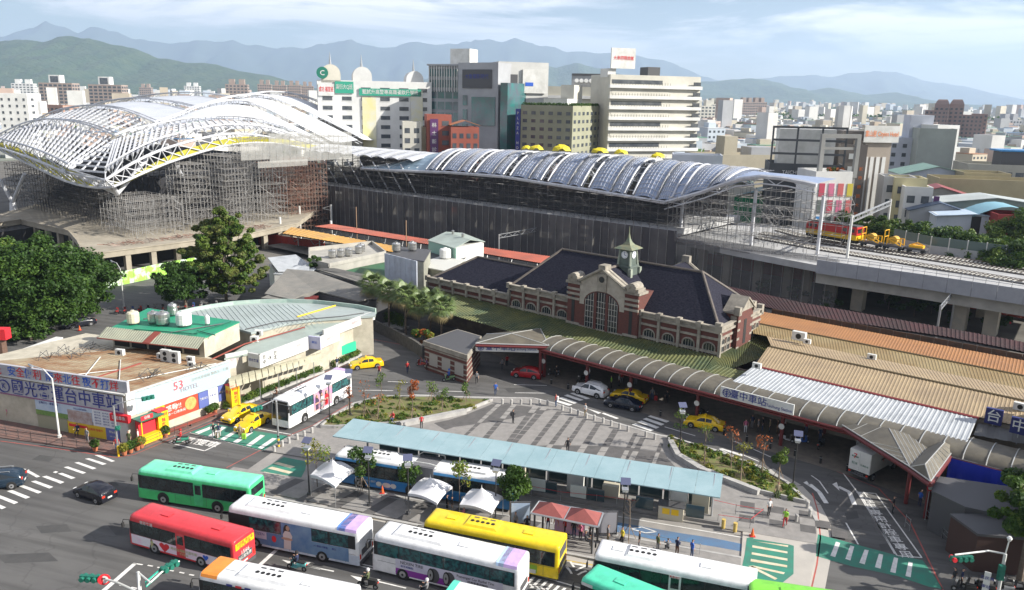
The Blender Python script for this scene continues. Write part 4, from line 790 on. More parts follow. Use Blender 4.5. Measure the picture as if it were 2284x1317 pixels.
for i,(x,y,s,l) in enumerate([(268,792,.55,'single white condenser at the left under the ribbed awning'),(360,800,.5,'small white condenser left of the tall pair'),(371,806,.62,'tall white condenser, left of the pair below the awning'),(391,810,.62,'tall white condenser, right of the pair below the awning'),(425,806,.45,'low condenser among the pipes near the roof corner'),(427,817,.4,'lowest small condenser among the pipes')]):
 t=thing('air_conditioner',l,'air conditioner',at(x,y,Zt),math.atan2(fx.y,fx.x)); MB().box(-s,-.2,0,s,.25,s*(2.3 if i in (2,3) else 1.3)).obj('casing',WHITE,t);
 for k in range(2 if i in (2,3) else 1): MB().tube((0,-.2,s*(.6+k)),(0,-.23,s*(.6+k)),s*.42,n=12).obj('fan',m_fan,t)
for i,(x,y) in enumerate([(150,790),(200,780),(110,800),(340,838),(330,845),(445,825),(180,795)]):
 p=at(x,y,Zt); b=MB();
 for k in range(5):
  a=random.uniform(0,6.28); b.path([p,p+Vector((math.cos(a)*.9,math.sin(a)*.9,random.uniform(.4,1.1))),p+Vector((math.cos(a+1)*1.3,math.sin(a+1)*1.3,.1))],.03,4)
 tag(b.obj('bent_antenna',DKGREY),['bent metal bracket among the wires behind the long rooftop sign','bent bracket close to the ribbed awning end','bent bracket farthest left on the rusty roof','wire frame in the middle of the rusty roof edge','wire frame just left of the roof corner above the billboard','bent bracket near the right end of the rusty roof','bent bracket between the pipes and the awning'][i],'bracket')
def roofthing(label,pts,z,m,thick=.25,wall=None,zs=None,cat='roof',name='low_roof'):
 P=[at(x,y,z if zs is None else zs[i]) for i,(x,y) in enumerate(pts)]
 t=thing(name,label,cat,Vector((sum(p.x for p in P)/len(P),sum(p.y for p in P)/len(P),0)))
 b=MB(); slab_poly(b,P,thick); b.obj('roof_deck',m,t,world=True)
 if wall: MB().prism([(p.x,p.y) for p in inset([Vector((p.x,p.y,0)) for p in P],.97)],0,(min(p.z for p in P)-thick-.02)).obj('wall',wall,t,world=True)
 return t,P
zb=5.9
curve=[(390,700),(430,690),(470,683),(520,676),(580,672),(640,671),(700,673),(750,678),(800,684),(838,692)]
t,P=roofthing('broad pale roof with curved outer edge and mint parapet','x' and curve+[(838,704),(760,709),(700,713),(640,722),(560,742),(535,735),(470,730),(400,722)],zb,m_pale,.3,m_cream)
b=MB(); Q=[at(x,y,zb+.5) for x,y in [(p[0],p[1]-3) for p in curve]]
for p,q_ in zip(Q,Q[1:]): b.prism([(c.x,c.y) for c in seg(p,q_,.2)],zb-.3,zb+.55)
b.obj('parapet',mat('mint_parapet',(.30,.42,.37),.7,col2=(.4,.48,.43),scale=1.2),t,world=True,sep=True)
for i in range(26):
 a=at(430+i*11,690-7*math.sin(min(1,i/18)*1.5)-8,zb).lerp(at(460+i*11,745,zb),0.08); c=at(470+i*12,742-i*.9,zb)
 MB().tube(a+Vector((0,0,.02)),c+Vector((0,0,.02)),.035,n=4).obj('standing_seam',m_pale,t,world=True) if i<22 else None
MB().tube(at(748,682,zb+.08),at(663,707,zb+.08),.12,n=5).obj('yellow_flashing',YEL,t,world=True)
b=MB(); b.path([at(547,735,zb+.1),at(620,718,zb+.1),at(675,713,zb+.15),at(760,706,zb+.1),at(812,698,zb+.1)],.07,5); b.obj('gutter',DKGREY,t,world=True)
b=MB(); slab_poly(b,[at(540,745,6.5),at(640,708,6.5),at(700,712,6.5),at(548,762,6.5)],.15); b.obj('raised_roof',m_pale,t,world=True) if 0 else None
t2,P=roofthing('mint grey lean-to roof above the white shop boards','x' and [(500,800),(545,772),(650,735),(740,712),(800,700),(812,706),(752,735),(688,755),(579,793),(552,790)],5.2,m_mint,.2,m_cream)
MB().path([at(470,803,5.45),at(545,768,5.45),at(680,730,5.45)],.09,5).obj('red_flashing',m_rust,t2,world=True)
for x,y,l in ((568,762,'small white condenser on the lean-to roof'),(577,748,'grey duct stub on the lean-to roof')): tt=thing('air_conditioner',l,'air conditioner',at(x,y,5.25)); MB().box(-.5,-.3,0,.5,.3,.7).obj('casing',WHITE,tt); MB().tube((0,-.3,.35),(0,-.33,.35),.25,n=10).obj('fan',m_fan,tt)
def shopboard(label,a,b_,h,z,txts=(),col=WHITE,dep=.3):
 A=at(*a,z);B=at(*b_,z); return board(label,A,B,h,dep,list(txts),col)
shopboard('white shop board with rose emblem next to the pale blue billboard',(503,792),(552,782),1.9,5.6,[('♥ 客運',.5,0,1.1,mat('faint_print',(.5,.4,.42),.6),None)])
r,X,Y,N=shopboard('small dark lettered end face of the long white destination board',(552,787),(578,792),1.75,5.65,[('國光客運',.4,0,.9,NAVY,None)])
r,X,Y,N=shopboard('long white destination board reading from Taichung to Taipei',(579,792),(687,752),1.75,5.65); w=(at(687,752,5.65)-at(579,792,5.65)).length
letter(r,'台',.6,BLACK,X*(-w*.42)+Y*1.25+N*.04,X,Y); letter(r,'中',.6,BLACK,X*(-w*.42)+Y*.6+N*.04,X,Y); letter(r,'→',.9,BLACK,X*(-w*.32)+Y*.9+N*.04,X,Y); letter(r,'台',.6,BLACK,X*(-w*.2)+Y*1.3+N*.04,X,Y); letter(r,'北',.6,BLACK,X*(-w*.2)+Y*.7+N*.04,X,Y); letter(r,'國光客運 全省服務',.4,mat('faint_print',(0,0,0)),X*(w*.15)+Y*1.1+N*.04,X,Y)
shopboard('white and blue board face with arched building print',(687,750),(714,753),1.7,5.65,[('車站',.4,0,.9,INKBLUE,None)],mat('pale_lilac_board',(.5,.5,.65),.5))
shopboard('white board with purple swoosh beside the arched building board',(714,753),(757,734),1.6,5.6,[('統聯客運',.42,0,.9,mat('faint_print',(0,0,0)),None)])
shopboard('long white fascia board under the end of the curved roof',(722,737),(836,694),1.3,5.9,[('阿羅哈客運',.5,1.5,.7,mat('faint_print',(0,0,0)),None)])
shopboard('sea green shop fascia under the white boards',(762,738),(808,722),.5,4.2,[],mat('aqua_board',(.1,.5,.45),.5))
shopboard('green poster panels along the shop wall by the small hedge',(722,787),(794,762),1.3,2.4,[],mat('green_panel',(.03,.45,.25),.5))
aw=thing('bowed_awning','grimy bowed translucent awning along the boarding pavement','awning',Vector((*at(600,850)[:2],0)))
a0,a1=at(508,842,3.6),at(716,786,3.6); b0,b1=at(512,868,2.9),at(718,802,2.9)
for i in range(15):
 t0,t1=i/15+.004,(i+1)/15-.004; b=MB(); rows=[]
 for t_ in (t0,t1):
  P0=a0.lerp(a1,t_);P1=b0.lerp(b1,t_); rows.append([P0.lerp(P1,k/5)+Vector((0,0,.28*math.sin(math.pi*k/5))) for k in range(6)])
 b.grid(rows); b.obj('awning_panel',mat('grimy_awning',(.38,.36,.26),.6,col2=(.28,.26,.18),scale=.9),aw,world=True)
 c=b0.lerp(b1,(t0+t1)/2); MB().tube(Vector((c.x,c.y,0)),c,.05,n=5).obj('post',METAL,aw,world=True) if i%3==1 else None
bw=thing('poster_wall','low white boundary wall with coloured posters behind the long hedge','wall',Vector((*at(560,880)[:2],0)))
w0,w1=at(498,885),at(600,848)
b=MB(); b.prism([(p.x,p.y) for p in seg(w0,w1,.15)],0,1.1); b.obj('wall',WHITE,bw,world=True)
X=(w1-w0).normalized(); Nn=Vector((X.y,-X.x,0))
for k,(m,tx_) in enumerate([(mat('yellow_poster',(0,0,0)),''),(WHITE,'服務'),(pk if 'pk' in globals() else INKRED,'X&L'),(mat('sky_poster',(0,0,0)),'')]): wallpanel(bw,w0,X,Nn,.4+k*2.2,2.2+k*2.2,.15,1.0,[YEL,WHITE,INKRED,NAVY][k],.1,'poster'); wtext(bw,tx_ or '台中',.4,[INKRED,NAVY,WHITE,WHITE][k],w0,X,Nn,1.3+k*2.2,.6,.12)
fw=[at(0,800,3.4),at(133,752,3.4)]; t=thing('striped_wall','white topped wall with orange lettering band at the left edge','wall',Vector((*fw[0][:2],0)))
fw[0]=fw[1]+(fw[0]-fw[1])*1.5
b=MB(); b.prism([(p.x,p.y) for p in seg(fw[0],fw[1],.4)],0,2.6); b.obj('wall',m_rust,t,world=True); b=MB(); b.prism([(p.x,p.y) for p in seg(fw[0],fw[1],1.1)],2.6,3.4); b.obj('coping',WHITE,t,world=True)
X=(fw[1]-fw[0]).normalized(); Nn=Vector((X.y,-X.x,0)); wallpanel(t,Vector((fw[0].x,fw[0].y,0)),X,Nn,0,(fw[1]-fw[0]).length,1.9,2.5,mat('orange_band',(.6,.25,.1),.5),.25,'lettering_band')
t=thing('sign_pylon','brown pylon with red sign head at the left edge','sign',Vector((*at(8,845,0)[:2],0))); b=MB().box(-.7,-.5,0,.7,.5,5.4).obj('post',mat('brown_post',(.12,.07,.05),.6),t); MB().box(-1.4,-.6,5.4,1.4,.6,6.8).obj('sign_head',INKRED,t)
def shed2(label,pts,zs,m,wm=None,cat='roof'): return roofthing(label,pts,None,m,.2,wm,zs,cat)
m_greyv=mat('grey_sheet_roof',(.17,.165,.15),.7,col2=(.23,.215,.19),scale=.5)
shed2('long grey hipped roof sloping towards the palms',[(590,655),(640,600),(700,605),(800,640),(870,655),(800,672),(702,648),(650,668)],[4.6,5.6,5.6,5.4,5.2,4.4,4.6,4.4],m_greyv,DKGREY)
shed2('bowed grey roof behind the long hipped one',[(705,600),(745,598),(905,632),(940,650),(860,648)],[5.4,6,6,5,5],m_greyv,DKGREY)
shed2('small grey porch roof with maroon trim',[(582,665),(640,640),(712,648),(690,660),(650,662),(632,669)],[4.2,5.2,4.9,4.2,4.4,4.2],m_greyv,MAROON)
shed2('white shed roof left of the water tank block',[(597,575),(660,568),(705,600),(690,608),(620,605)],[5.5,5.5,5,4.5,5],m_whiter,WHITE)
shed2('white gabled roof near the poplar tree',[(610,610),(690,585),(690,610),(640,612)],[4.6,5.6,4.6,4.4],m_whiter,WHITE)
zk=5.6
q=[at(734,596,zk),at(860,568,zk),at(830,545,zk),at(690,560,zk),at(690,585,zk)]
tb_=box4('building','weathered concrete block carrying a row of steel tanks','building',q,0,zk,CONC,None); b=MB()
for p,q_ in zip(q,q[1:]+q[:1]): b.prism([(c.x,c.y) for c in seg(p,q_,.25)],zk,zk+.7)
b.obj('parapet',CONC,tb_,world=True,sep=True)
for i,x in enumerate((741,760,778,800,806)):
 tank(['leftmost steel tank of the row on the concrete block','second steel tank of the row on the concrete block','third steel tank of the row on the concrete block','fourth steel tank of the row, behind the third','rightmost steel tank of the row on the concrete block'][i],x,[576,574,572,566,562][i],zk,.75,1.7,m_tank)
b4=box4('building','long white side walled shed with green roof slope','building',[at(757,606,4.5),at(858,640,4.0),at(862,578,5),at(800,590,5)],0,4.2,mat('white_side',(.5,.53,.6),.6),mat('green_felt',(.03,.13,.06),.7,col2=(.05,.1,.05),scale=.6))
t=thing('hoarding','tall pale corrugated hoarding between the green roof and the palms','hoarding',Vector((*at(895,640,0)[:2],0))); p0,p1=at(858,565,9.2),at(930,583,9.2)
k=12
for i in range(k):
 a=p0.lerp(p1,i/k); c=p0.lerp(p1,(i+.96)/k); b=MB(); b.prism([(x.x,x.y) for x in seg(a,c,.12+.06*(i%2))],3.2,9.2); b.obj('panel',mat('pale_blue_sheet',(.5,.54,.62),.6,col2=(.4,.42,.48),scale=.7),t,world=True)
box4('building','cluttered low building with condensers behind the hoarding','building',[at(925,600,6),at(1000,600,6),at(1040,575,6),at(960,560,6)],0,6,m_mint,DKGREY)
q=[at(1018,573,8.6),at(1079,560,8.6),at(1030,530,8.6) if 0 else at(1050,527,8.6),at(957,548,8.6)]
q=[at(1018,552,8.6),at(1079,538,8.6),at(1030,519,8.6),at(957,535,8.6)]
gs=thing('rooftop_shed','white and mint shed with low gabled roof standing on the flat roofs','shed',Vector((q[0].x,q[0].y,5.8)))
b=MB(); b.prism([(p.x,p.y) for p in q],4.6,8.5); b.obj('wall',WHITE,gs,world=True)
b=MB(); b.prism([(p.x,p.y) for p in (q[0]*1.0,q[3],q[3]+(q[3]-q[2])*.02,q[0]+(q[0]-q[1])*.02)],4.6,8.45); b.obj('mint_side',mat('mint_side',(.25,.42,.35),.6),gs,world=True)
m1=(q[0]+q[1])/2+Vector((0,0,.9)); m2=(q[2]+q[3])/2+Vector((0,0,.9)); b=MB(); slab_poly(b,[q[0]-Vector((.3,.3,.1)),m1,m2,q[3]-Vector((.3,0,.1))],.12); slab_poly(b,[q[1]+Vector((.3,0,-.1)),m1,m2,q[2]+Vector((.2,.2,-.1))],.12); b.obj('gabled_roof',m_mint,gs,world=True)
for f in (.3,.7): c=m1.lerp(m2,f); MB().lathe([(.25,c.z),(.25,c.z+.5),(.35,c.z+.6),(.1,c.z+.8)],(c.x,c.y),8).obj('roof_vent',m_tank,gs,world=True)
tank('white onion shaped water tank in front of the mint shed',993,578,6.3,1.1,2.1,m_tankw); tank('steel tank on the dark roof, left of the pair above the hoarding',884,562,9.0,.8,1.7,m_tank); tank('brownish steel tank on the dark roof, right of the pair above the hoarding',920,560,9.0,.8,1.7,m_tank)
b5=box4('building','dark topped block behind the pale hoarding carrying two tanks','building',[at(868,572,8.8),at(945,585,8.8),at(960,560,8.8),at(890,553,8.8)],0,8.8,mat('grimy_wall',(.3,.3,.24),.8,col2=(.2,.2,.17),scale=.7),DKGREY)
box4('building','low stone fronted block left of the station left wing','building',[at(925,590,6.5),at(1000,608,6.2),at(1035,578,6.5),at(985,570,6.5)],0,6.2,mat('grimy_wall',(0,0,0)),mat('pale_roof',(.5,.5,.47),.7))
LF1=leafmat('leaf_dark',(.035,.08,.015)); LF2=leafmat('leaf_mid',(.06,.12,.02)); LF3=leafmat('leaf_light',(.11,.17,.03)); LF4=leafmat('leaf_yellow',(.2,.2,.03)); LF5=leafmat('leaf_rust',(.35,.10,.03)); BARK=mat('bark',(.17,.13,.1),.9,col2=(.1,.08,.06),scale=4)
pc=thing('bus_platform','long pale blue flat roofed bus platform with glazed waiting area','bus platform',BW(-37,64),AB)
def L3(b_,n_,z_): return Vector((b_+37,n_-64,z_))
sk=mat('pale_blue_sheet_roof',(.22,.33,.36),.5,col2=(.28,.39,.42),scale=.4)
for i in range(17):
 b0=-37.8+i*(37.0/17); b=MB(); slab_poly(b,[L3(b0-.3,64.0,3.95),L3(b0-.3+37/17-.02,64.0,3.95),L3(b0-.3+37/17-.02,68.2,4.15),L3(b0-.3,68.2,4.15)],.09); b.obj('roof_panel',sk,pc)
MB().box(*L3(-37,66.2,.0),*L3(-1,69.4,.42)).obj('platform_slab',mat('platform_grey',(.22,.21,.2),.8),pc)
for i in range(10):
 x=-36+i*3.8; p=L3(x,67.2,.4); b=MB(); b.tube(p,p+Vector((0,0,3.6)),.1,n=6); b.obj('column',METAL,pc)
 b=MB(); b.path([p+Vector((0,0,2.6)),L3(x,64.8,3.95)],.05,5); b.path([p+Vector((0,0,2.6)),L3(x,68.0,4.1)],.05,5); b.path([L3(x,64.4,3.9),L3(x,68,4.12)],.06,5); b.obj('bracket',METAL,pc,sep=True)
m_glassw=mat('platform_glazing',(.04,.07,.08),.08,spec=.7)
for i in range(15):
 x=-35.5+i*2.25; MB().box(*L3(x,68.8,.45),*L3(x+2.1,68.86,2.6)).obj('glass_panel',m_glassw,pc)
 if i%2==0: MB().box(*L3(x,66.35,.45),*L3(x+1.6,66.41,1.6)).obj('glass_barrier',m_glassw,pc)
for i,x in enumerate((-21,-15.2,-11.8,-5.5,-3.6)):
 c=[mat('cream_cabinet',(.5,.46,.36),.6),WHITE][i%2]; MB().box(*L3(x,67.4,.42),*L3(x+1.5,68.3,2.5 if i!=2 else 1.6)).obj('cabinet',c,pc)
for x in (-18.5,-14.6): MB().box(*L3(x,66.3,.5),*L3(x+1.5,66.4,1.7)).obj('information_screen',mat('lit_poster',(.6,.65,.6),.4),pc)
for i in range(5): MB().box(*L3(-33+i*6,67,2.7),*L3(-31+i*6,67.1,3.3)).obj('information_screen',mat('screen_blue',(.1,.2,.3),.3),pc)
def barrier(label,pts,h=1.0,col=INKRED,post=METAL,rails=(.9,),step=1.8,cat='barrier',name='queue_barrier',r=.025,z0=Hh):
 t=thing(name,label,cat,Vector((pts[0].x,pts[0].y,z0)))
 for p,q in zip(pts,pts[1:]):
  n=max(1,int((q-p).length/step))
  for i in range(n+1):
   c=p.lerp(q,i/n); c.z=z0; MB().tube(c,c+Vector((0,0,h)),r,n=6).obj('post',post,t,world=True)
  for z in rails: MB().tube(Vector((p.x,p.y,z0+z)),Vector((q.x,q.y,z0+z)),.02,n=4).obj('rail',col,t,world=True)
 return t
barrier('silver posts with red tape round the east end of the bus platform',[at(1455,1112),at(1530,1124),at(1640,1150),at(1700,1160),at(1672,1182),at(1600,1172)])
barrier('silver posts with red tape along the platform edge',[at(1185,1107),at(1250,1120),at(1330,1128),at(1420,1140)])
barrier('low double rail fence behind the tents along the bus lane',[at(700,1088),at(800,1110),at(905,1130),at(1010,1152)],1.0,METAL,METAL,(.5,.9),2.4,'railing','railing')
barrier('grey rail beside the queue in front of the blue lane',[at(1380,1202),at(1470,1222),at(1560,1240)],1.0,METAL,METAL,(.5,.9),2.4,'railing','railing')
t=thing('ticket_counter','cream counter booth with two yellow windows at the platform end','booth',at(1496,1156),AB); MB().box(-1.1,-.5,0,1.1,.5,1.35).obj('body',mat('cream_cabinet',(0,0,0)),t)
for x in (-.75,.05): MB().box(x,-.53,.6,x+.65,-.5,1.15).obj('window',YEL,t)
MB().box(-1.2,-.6,1.35,1.2,.6,1.43).obj('counter_top',DKGREY,t)
def tent(label,l,f_,r,z=2.25,ap=1.25):
 A,B,D=at(*l,z),at(*f_,z),at(*r,z); E=A+D-B; c=(A+D)/2; t=thing('market_tent',label,'tent',Vector((c.x,c.y,Hh)),0,'white pagoda tents on the bus stop pavement')
 P=[A,B,D,E]; apx=c+Vector((0,0,ap)); n=8
 for i in range(4):
  p,q=P[i],P[(i+1)%4]; rows=[]
  for j in range(n+1):
   s=j/n; hgt=ap*s**1.7; e0=p.lerp(apx,s);e1=q.lerp(apx,s); row=[]
   for k in range(7):
    u_=k/6; x=e0.lerp(e1,u_); x.z=z+hgt-.22*(1-s)*(-(math.sin(math.pi*u_)))*1.0; row.append(x)
   rows.append(row)
  b=MB(); b.grid(rows); b.obj('canopy_face',mat('tent_fabric',(.6,.6,.62),.6),t,smooth=True,world=True)
  b=MB(); b.grid([[p.lerp(q,k/6)+Vector((0,0,.22*math.sin(math.pi*k/6))) for k in range(7)],[p.lerp(q,k/6)+Vector((0,0,.22*math.sin(math.pi*k/6)-.25)) for k in range(7)]]); b.obj('valance',mat('tent_fabric',(0,0,0)),t,world=True)
  MB().tube(Vector((p.x,p.y,Hh)),p,.03,n=6).obj('leg',METAL,t,world=True)
 MB().tube(apx-Vector((0,0,.1)),apx+Vector((0,0,.25)),.05,.01,n=6).obj('finial',WHITE,t,world=True)
tent('white pagoda tent farthest left, in front of the articulated bus nose',(692,1060),(747,1085),(793,1048)); tent('white pagoda tent in the middle, with a dark shadow of a lamp on it',(910,1101),(974,1122),(1009,1085)); tent('white pagoda tent farthest right, at the tail of the articulated bus',(1025,1126),(1096,1145),(1122,1108))
z=2.75; kA,kB,kC,kD=at(1183,1145,z),at(1334,1176,z),at(1345,1145,z),at(1202,1119,z)
kt=thing('bus_shelter','bus shelter with twin pyramid red roof, crowded with waiting people','bus shelter',Vector(((kA.x+kC.x)/2,(kA.y+kC.y)/2,Hh)))
m_kr=mat('faded_red_canvas',(.27,.075,.065),.75,col2=(.2,.055,.05),scale=1)
for s in (0,1):
 a,b_,c,d=kA.lerp(kB,s*.5),kA.lerp(kB,.5+s*.5),kD.lerp(kC,.5+s*.5),kD.lerp(kC,s*.5); m=(a+b_+c+d)/4+Vector((0,0,.75)); b=MB()
 for p,q in ((a,b_),(b_,c),(c,d),(d,a)): b.poly([p,q,m])
 b.obj('pyramid_roof',m_kr,kt,world=True)
b=MB(); b.path([kA,kB,kC,kD,kA],.09,5); b.path([kA.lerp(kB,.5),kD.lerp(kC,.5)],.06,5); b.obj('roof_frame',METAL,kt,world=True)
for p in (kA.lerp(kC,.06),kB.lerp(kD,.08),kC.lerp(kA,.06),kD.lerp(kB,.08),kD.lerp(kC,.5)): MB().tube(Vector((p.x,p.y,Hh)),p,.09,n=6).obj('post',DKGREY,kt,world=True)
a=kD.lerp(kB,.12); c=kC.lerp(kA,.1); b=MB(); b.prism([(p.x,p.y) for p in seg(a.lerp(c,.2),a.lerp(c,.8),.06)],.4,2.3); b.obj('poster_panel',mat('lilac_poster',(.4,.3,.5),.5,col2=(.6,.3,.4),scale=2),kt,world=True)
for x,y,l,m in ((1352,1200,'grey framed poster case at the right end of the red kiosk',mat('grey_screen',(.3,.3,.33),.3)),(1160,1178,'white framed poster case left of the red kiosk',mat('sky_poster',(0,0,0)))):
 p=at(x,y); t=thing('poster_case',l,'poster case',Vector((p.x,p.y,Hh)),AB+.35); MB().box(-.9,-.08,.2,.9,.08,2.4).obj('frame',DKGREY,t); MB().box(-.8,-.1,.4,.8,.1,2.3).obj('poster',m,t)
sb=thing('stone_bollard','x','bollard',(0,0,0),0,'short stone bollards round the plaza edge'); MB().tube((0,0,0),(0,0,.62),.15,n=10).obj('shaft',m_kerb,sb); MB().tube((0,0,.62),(0,0,.68),.15,.1,n=10).obj('cap',m_kerb,sb)
bl=[(x/s1+1000,y/s1+850) for x,y in [(550,235),(642,238),(740,238),(835,240),(930,240),(1010,250),(1162,300),(1246,325),(1322,350),(1407,380),(1487,402),(1577,430),(1658,458),(1743,487),(1828,513),(2010,570),(2102,597)]]+[(696,966),(679,974),(663,981),(645,989),(630,996),(612,1008)]+[(x/2.82+1650,y/2.82+850) for x,y in [(425,800),(440,850),(355,882)]]
nm=['first','second','third','fourth','fifth','sixth','seventh','eighth','ninth','tenth','eleventh','twelfth','thirteenth','fourteenth','fifteenth']
for i,p in enumerate(bl):
 q=at(*p,Hh); l=(nm[i]+' short stone bollard from the left along the plaza edge facing the station') if i<15 else ['stone bollard just before the kerb end of the right planting, left of the last one','last stone bollard before the right planting bed'][i-15] if i<17 else (['stone bollard nearest the left planting bed','second stone bollard from the left planting bed','third stone bollard from the left planting bed','stone bollard fourth from the left planting bed, near the silver signal pole','stone bollard behind the striped pole foot','stone bollard nearest the road corner by the small green crossing'][i-17] if i<23 else ['upper stone bollard at the tip of the curved checkered pavement','lower stone bollard at the tip of the curved checkered pavement','stone bollard on the checkered pavement inside the curve'][i-23])
 if i==0: sb.matrix_basis=Matrix.Translation(q); sb['label']=l
 else: dup(sb,q,0,l)
bb_=thing('black_bollard','x','bollard',(0,0,0),0,'black bollards along the covered station pavement'); MB().tube((0,0,0),(0,0,.75),.13,n=8).obj('shaft',BLACK,bb_); MB().tube((0,0,.62),(0,0,.68),.14,n=8).obj('band',METAL,bb_)
for i in range(15):
 q=SW(-58.5+i*2.7,80.0,.02); l=nm[i]+' black bollard from the left along the covered station pavement'
 if i==0: bb_.matrix_basis=Matrix.Translation(q); bb_['label']=l
 else: dup(bb_,q,0,l)
lp=thing('lamp_post','x','street lamp',(0,0,0),0,'black solar street lamps around the plaza')
MB().tube((0,0,0),(0,0,.25),.22,n=8).obj('base',DKGREY,lp); MB().tube((0,0,.2),(0,0,4.7),.07,.055,n=8).obj('pole',BLACK,lp)
MB().box(-.28,-.28,4.75,.28,.28,4.85).obj('lamp_head',METAL,lp); MB().box(-.22,-.22,4.6,.22,.22,4.75).obj('diffuser',WHITE,lp)
for s in (-1,1): MB().tube((s*.24,0,4.85),(s*.24,0,5.5),.02,n=5).obj('bracket',METAL,lp)
b=MB(); slab_poly(b,[(-.42,-.3,5.35),(.42,-.3,5.35),(.42,.3,5.7),(-.42,.3,5.7)],.04); b.obj('solar_panel',mat('solar_panel',(.09,.1,.17),.35),lp)
lamps=[(690,1104,'black solar lamp nearest the small green crossing, left of the first tent'),(824,1128,'black solar lamp between the first tent and the middle tent'),(911,1147,'black solar lamp beside the middle tent'),(1105,1160,'black solar lamp in front of the right tent'),(1388,1206,'black solar lamp right of the red kiosk'),(1515,1012,'black lamp at the tip of the right planting by the taxi'),(1768,1084,'black lamp at the far right end of the right planting'),(736,944,'black lamp beside the white coach and the left planting'),(781,928,'black lamp in the left planting behind the coach tail')]
for i,(x,y,l) in enumerate(lamps):
 q=at(x,y,Hh)
 if i==0: lp.matrix_basis=Matrix.Translation(q)@Matrix.Rotation(-.3,4,'Z'); lp['label']=l
 else: dup(lp,q,-.3+.2*(i%3),l)
def arm_lamp(label,base,top,tip,z0=0,striped=False):
 p=at(*base,z0); h=hz(p,top[1]); t=thing('arm_lamp',label,'street lamp',p); q=p+Vector((0,0,h)); e=at(*tip,h+.3)
 MB().tube(p,p+Vector((0,0,.4)),.22,n=8).obj('base',WHITE,t,world=True); MB().tube(p,q,.12,.08,n=8).obj('pole',WHITE,t,world=True); MB().path([q,q.lerp(e,.4)+Vector((0,0,.5)),e+Vector((0,0,.1))],.06,6).obj('arm',WHITE,t,world=True)
 d=(e-q).normalized(); b=MB(); b.tube(e,e+d*.9,.16,.1,n=8); b.obj('lamp_head',METAL,t,world=True)
arm_lamp('tall white street lamp with one curved arm in front of the coach terminal posters',(133,978),(107,845),(72,818)); arm_lamp('grey street lamp beside the green mural fence, far behind the terminal',(277,688),(269,600),(250,584))
m_sig=mat('signal_green_case',(.01,.13,.09),.5)
def sighead(t,c,X,n=3,lit=None):
 X=X.normalized()
 for k in range(n):
  p=c+X*(k-(n-1)/2)*.42; b=MB(); Yb=Vector((0,0,1)); N=X.cross(Yb).normalized();
  b.T=Matrix(((X.x,N.x,0,p.x),(X.y,N.y,0,p.y),(X.z,N.z,1,p.z),(0,0,0,1))); b.box(-.2,-.12,-.2,.2,.12,.2); b.obj('signal_head',m_sig,t,world=True)
  b=MB(); b.T=Matrix(((X.x,N.x,0,p.x),(X.y,N.y,0,p.y),(X.z,N.z,1,p.z),(0,0,0,1))); b.tube((0,.12,0),(0,.3,0),.17,n=10); b.tube((0,-.12,0),(0,-.3,0),.17,n=10); b.obj('visor',m_sig if k!=lit else INKRED,t,world=True,sep=True)
zs=5.6; a1_,a2_,a3_,a4_=at(187,1288,zs),at(232,1291,zs),at(310,1322,zs),at(400,1252,zs)
t=thing('traffic_signal','white arched traffic signal frame with round no turn sign and green street name plate','traffic signal',at(325,1440)); MB().tube(at(325,1440),at(325,1440)+Vector((0,0,zs)),.12,n=8).obj('pole',WHITE,t,world=True)
bs=at(325,1440)+Vector((0,0,zs)); MB().path([bs,a3_.lerp(bs,.3),a3_,a2_.lerp(a3_,.4)+Vector((0,0,.1)),a2_,a1_],.07,6).obj('arm',WHITE,t,world=True); MB().path([bs,at(335,1300,zs),at(360,1277,zs),a4_],.06,6).obj('arm',WHITE,t,world=True)
sighead(t,at(200,1290,zs),(a2_-a1_),3); sighead(t,at(378,1264,zs),(a4_-at(345,1285,zs)),3)
c=at(234,1290,zs)+Vector((0,-.12,0)); b=MB(); b.tube(c,c+Vector((.02,-.05,0)),.38,n=20); s_=b.obj('round_sign',INKRED,t,world=True); b=MB(); b.tube(c+Vector((.02,-.05,0)),c+Vector((.022,-.06,0)),.27,n=20); b.obj('sign_face',WHITE,t,world=True); b=MB(); b.path([c+Vector((-.1,-.08,-.12)),c+Vector((-.1,-.08,.1)),c+Vector((.12,-.08,.1))],.035,4); b.obj('sign_symbol',BLACK,t,world=True)
pA,pB=at(325,1312,zs-.1),at(357,1283,zs-.1); r,X,Y,N=board('small green street name plate on the traffic signal arm',at(325,1298,zs),at(357,1270,zs),.42,.05,[('復興路四段',.3,0,.21,WHITE,None)],mat('street_sign_green',(.01,.38,.28),.5));
t=thing('traffic_signal','white traffic signal arm with red and green heads under the right hand tree','traffic signal',at(2222,1345)); p=at(2222,1345); h=hz(p,1236)
MB().tube(p,p+Vector((0,0,h)),.12,n=8).obj('pole',WHITE,t,world=True); e=at(2130,1238,h-.1); MB().path([p+Vector((0,0,h)),at(2205,1229,h),e],.07,6).obj('arm',WHITE,t,world=True); sighead(t,e+Vector((.6,.1,-.35)),(p+Vector((0,0,h))-e),4,0); q=p+Vector((-.2,-.2,h-1.2)); sighead(t,q,Vector((0,0,1)),3) if 0 else None
for k in range(3): MB().box(q.x-.2,q.y-.15,q.z-k*.42,q.x+.2,q.y+.15,q.z-k*.42+.38).obj('signal_head',m_sig,t,world=True)
MB().path([p+Vector((0,0,h)),p+Vector((.1,0,h+1.2))],.05,6).obj('arm',WHITE,t,world=True); MB().lathe([(.12,h+1.1+p.z),(.2,h+1.3),(.1,h+1.45)],(p.x+.1,p.y),8).obj('camera_dome',WHITE,t,world=True)
r,X,Y,N=board('upright white sign with black characters under the right hand signal',at(2197,1275,2.8),at(2212,1279,2.8),1.7,.05,[('三民路',.3,0,1.2,NAVY,None),('車站',.3,0,.5,NAVY,None)])
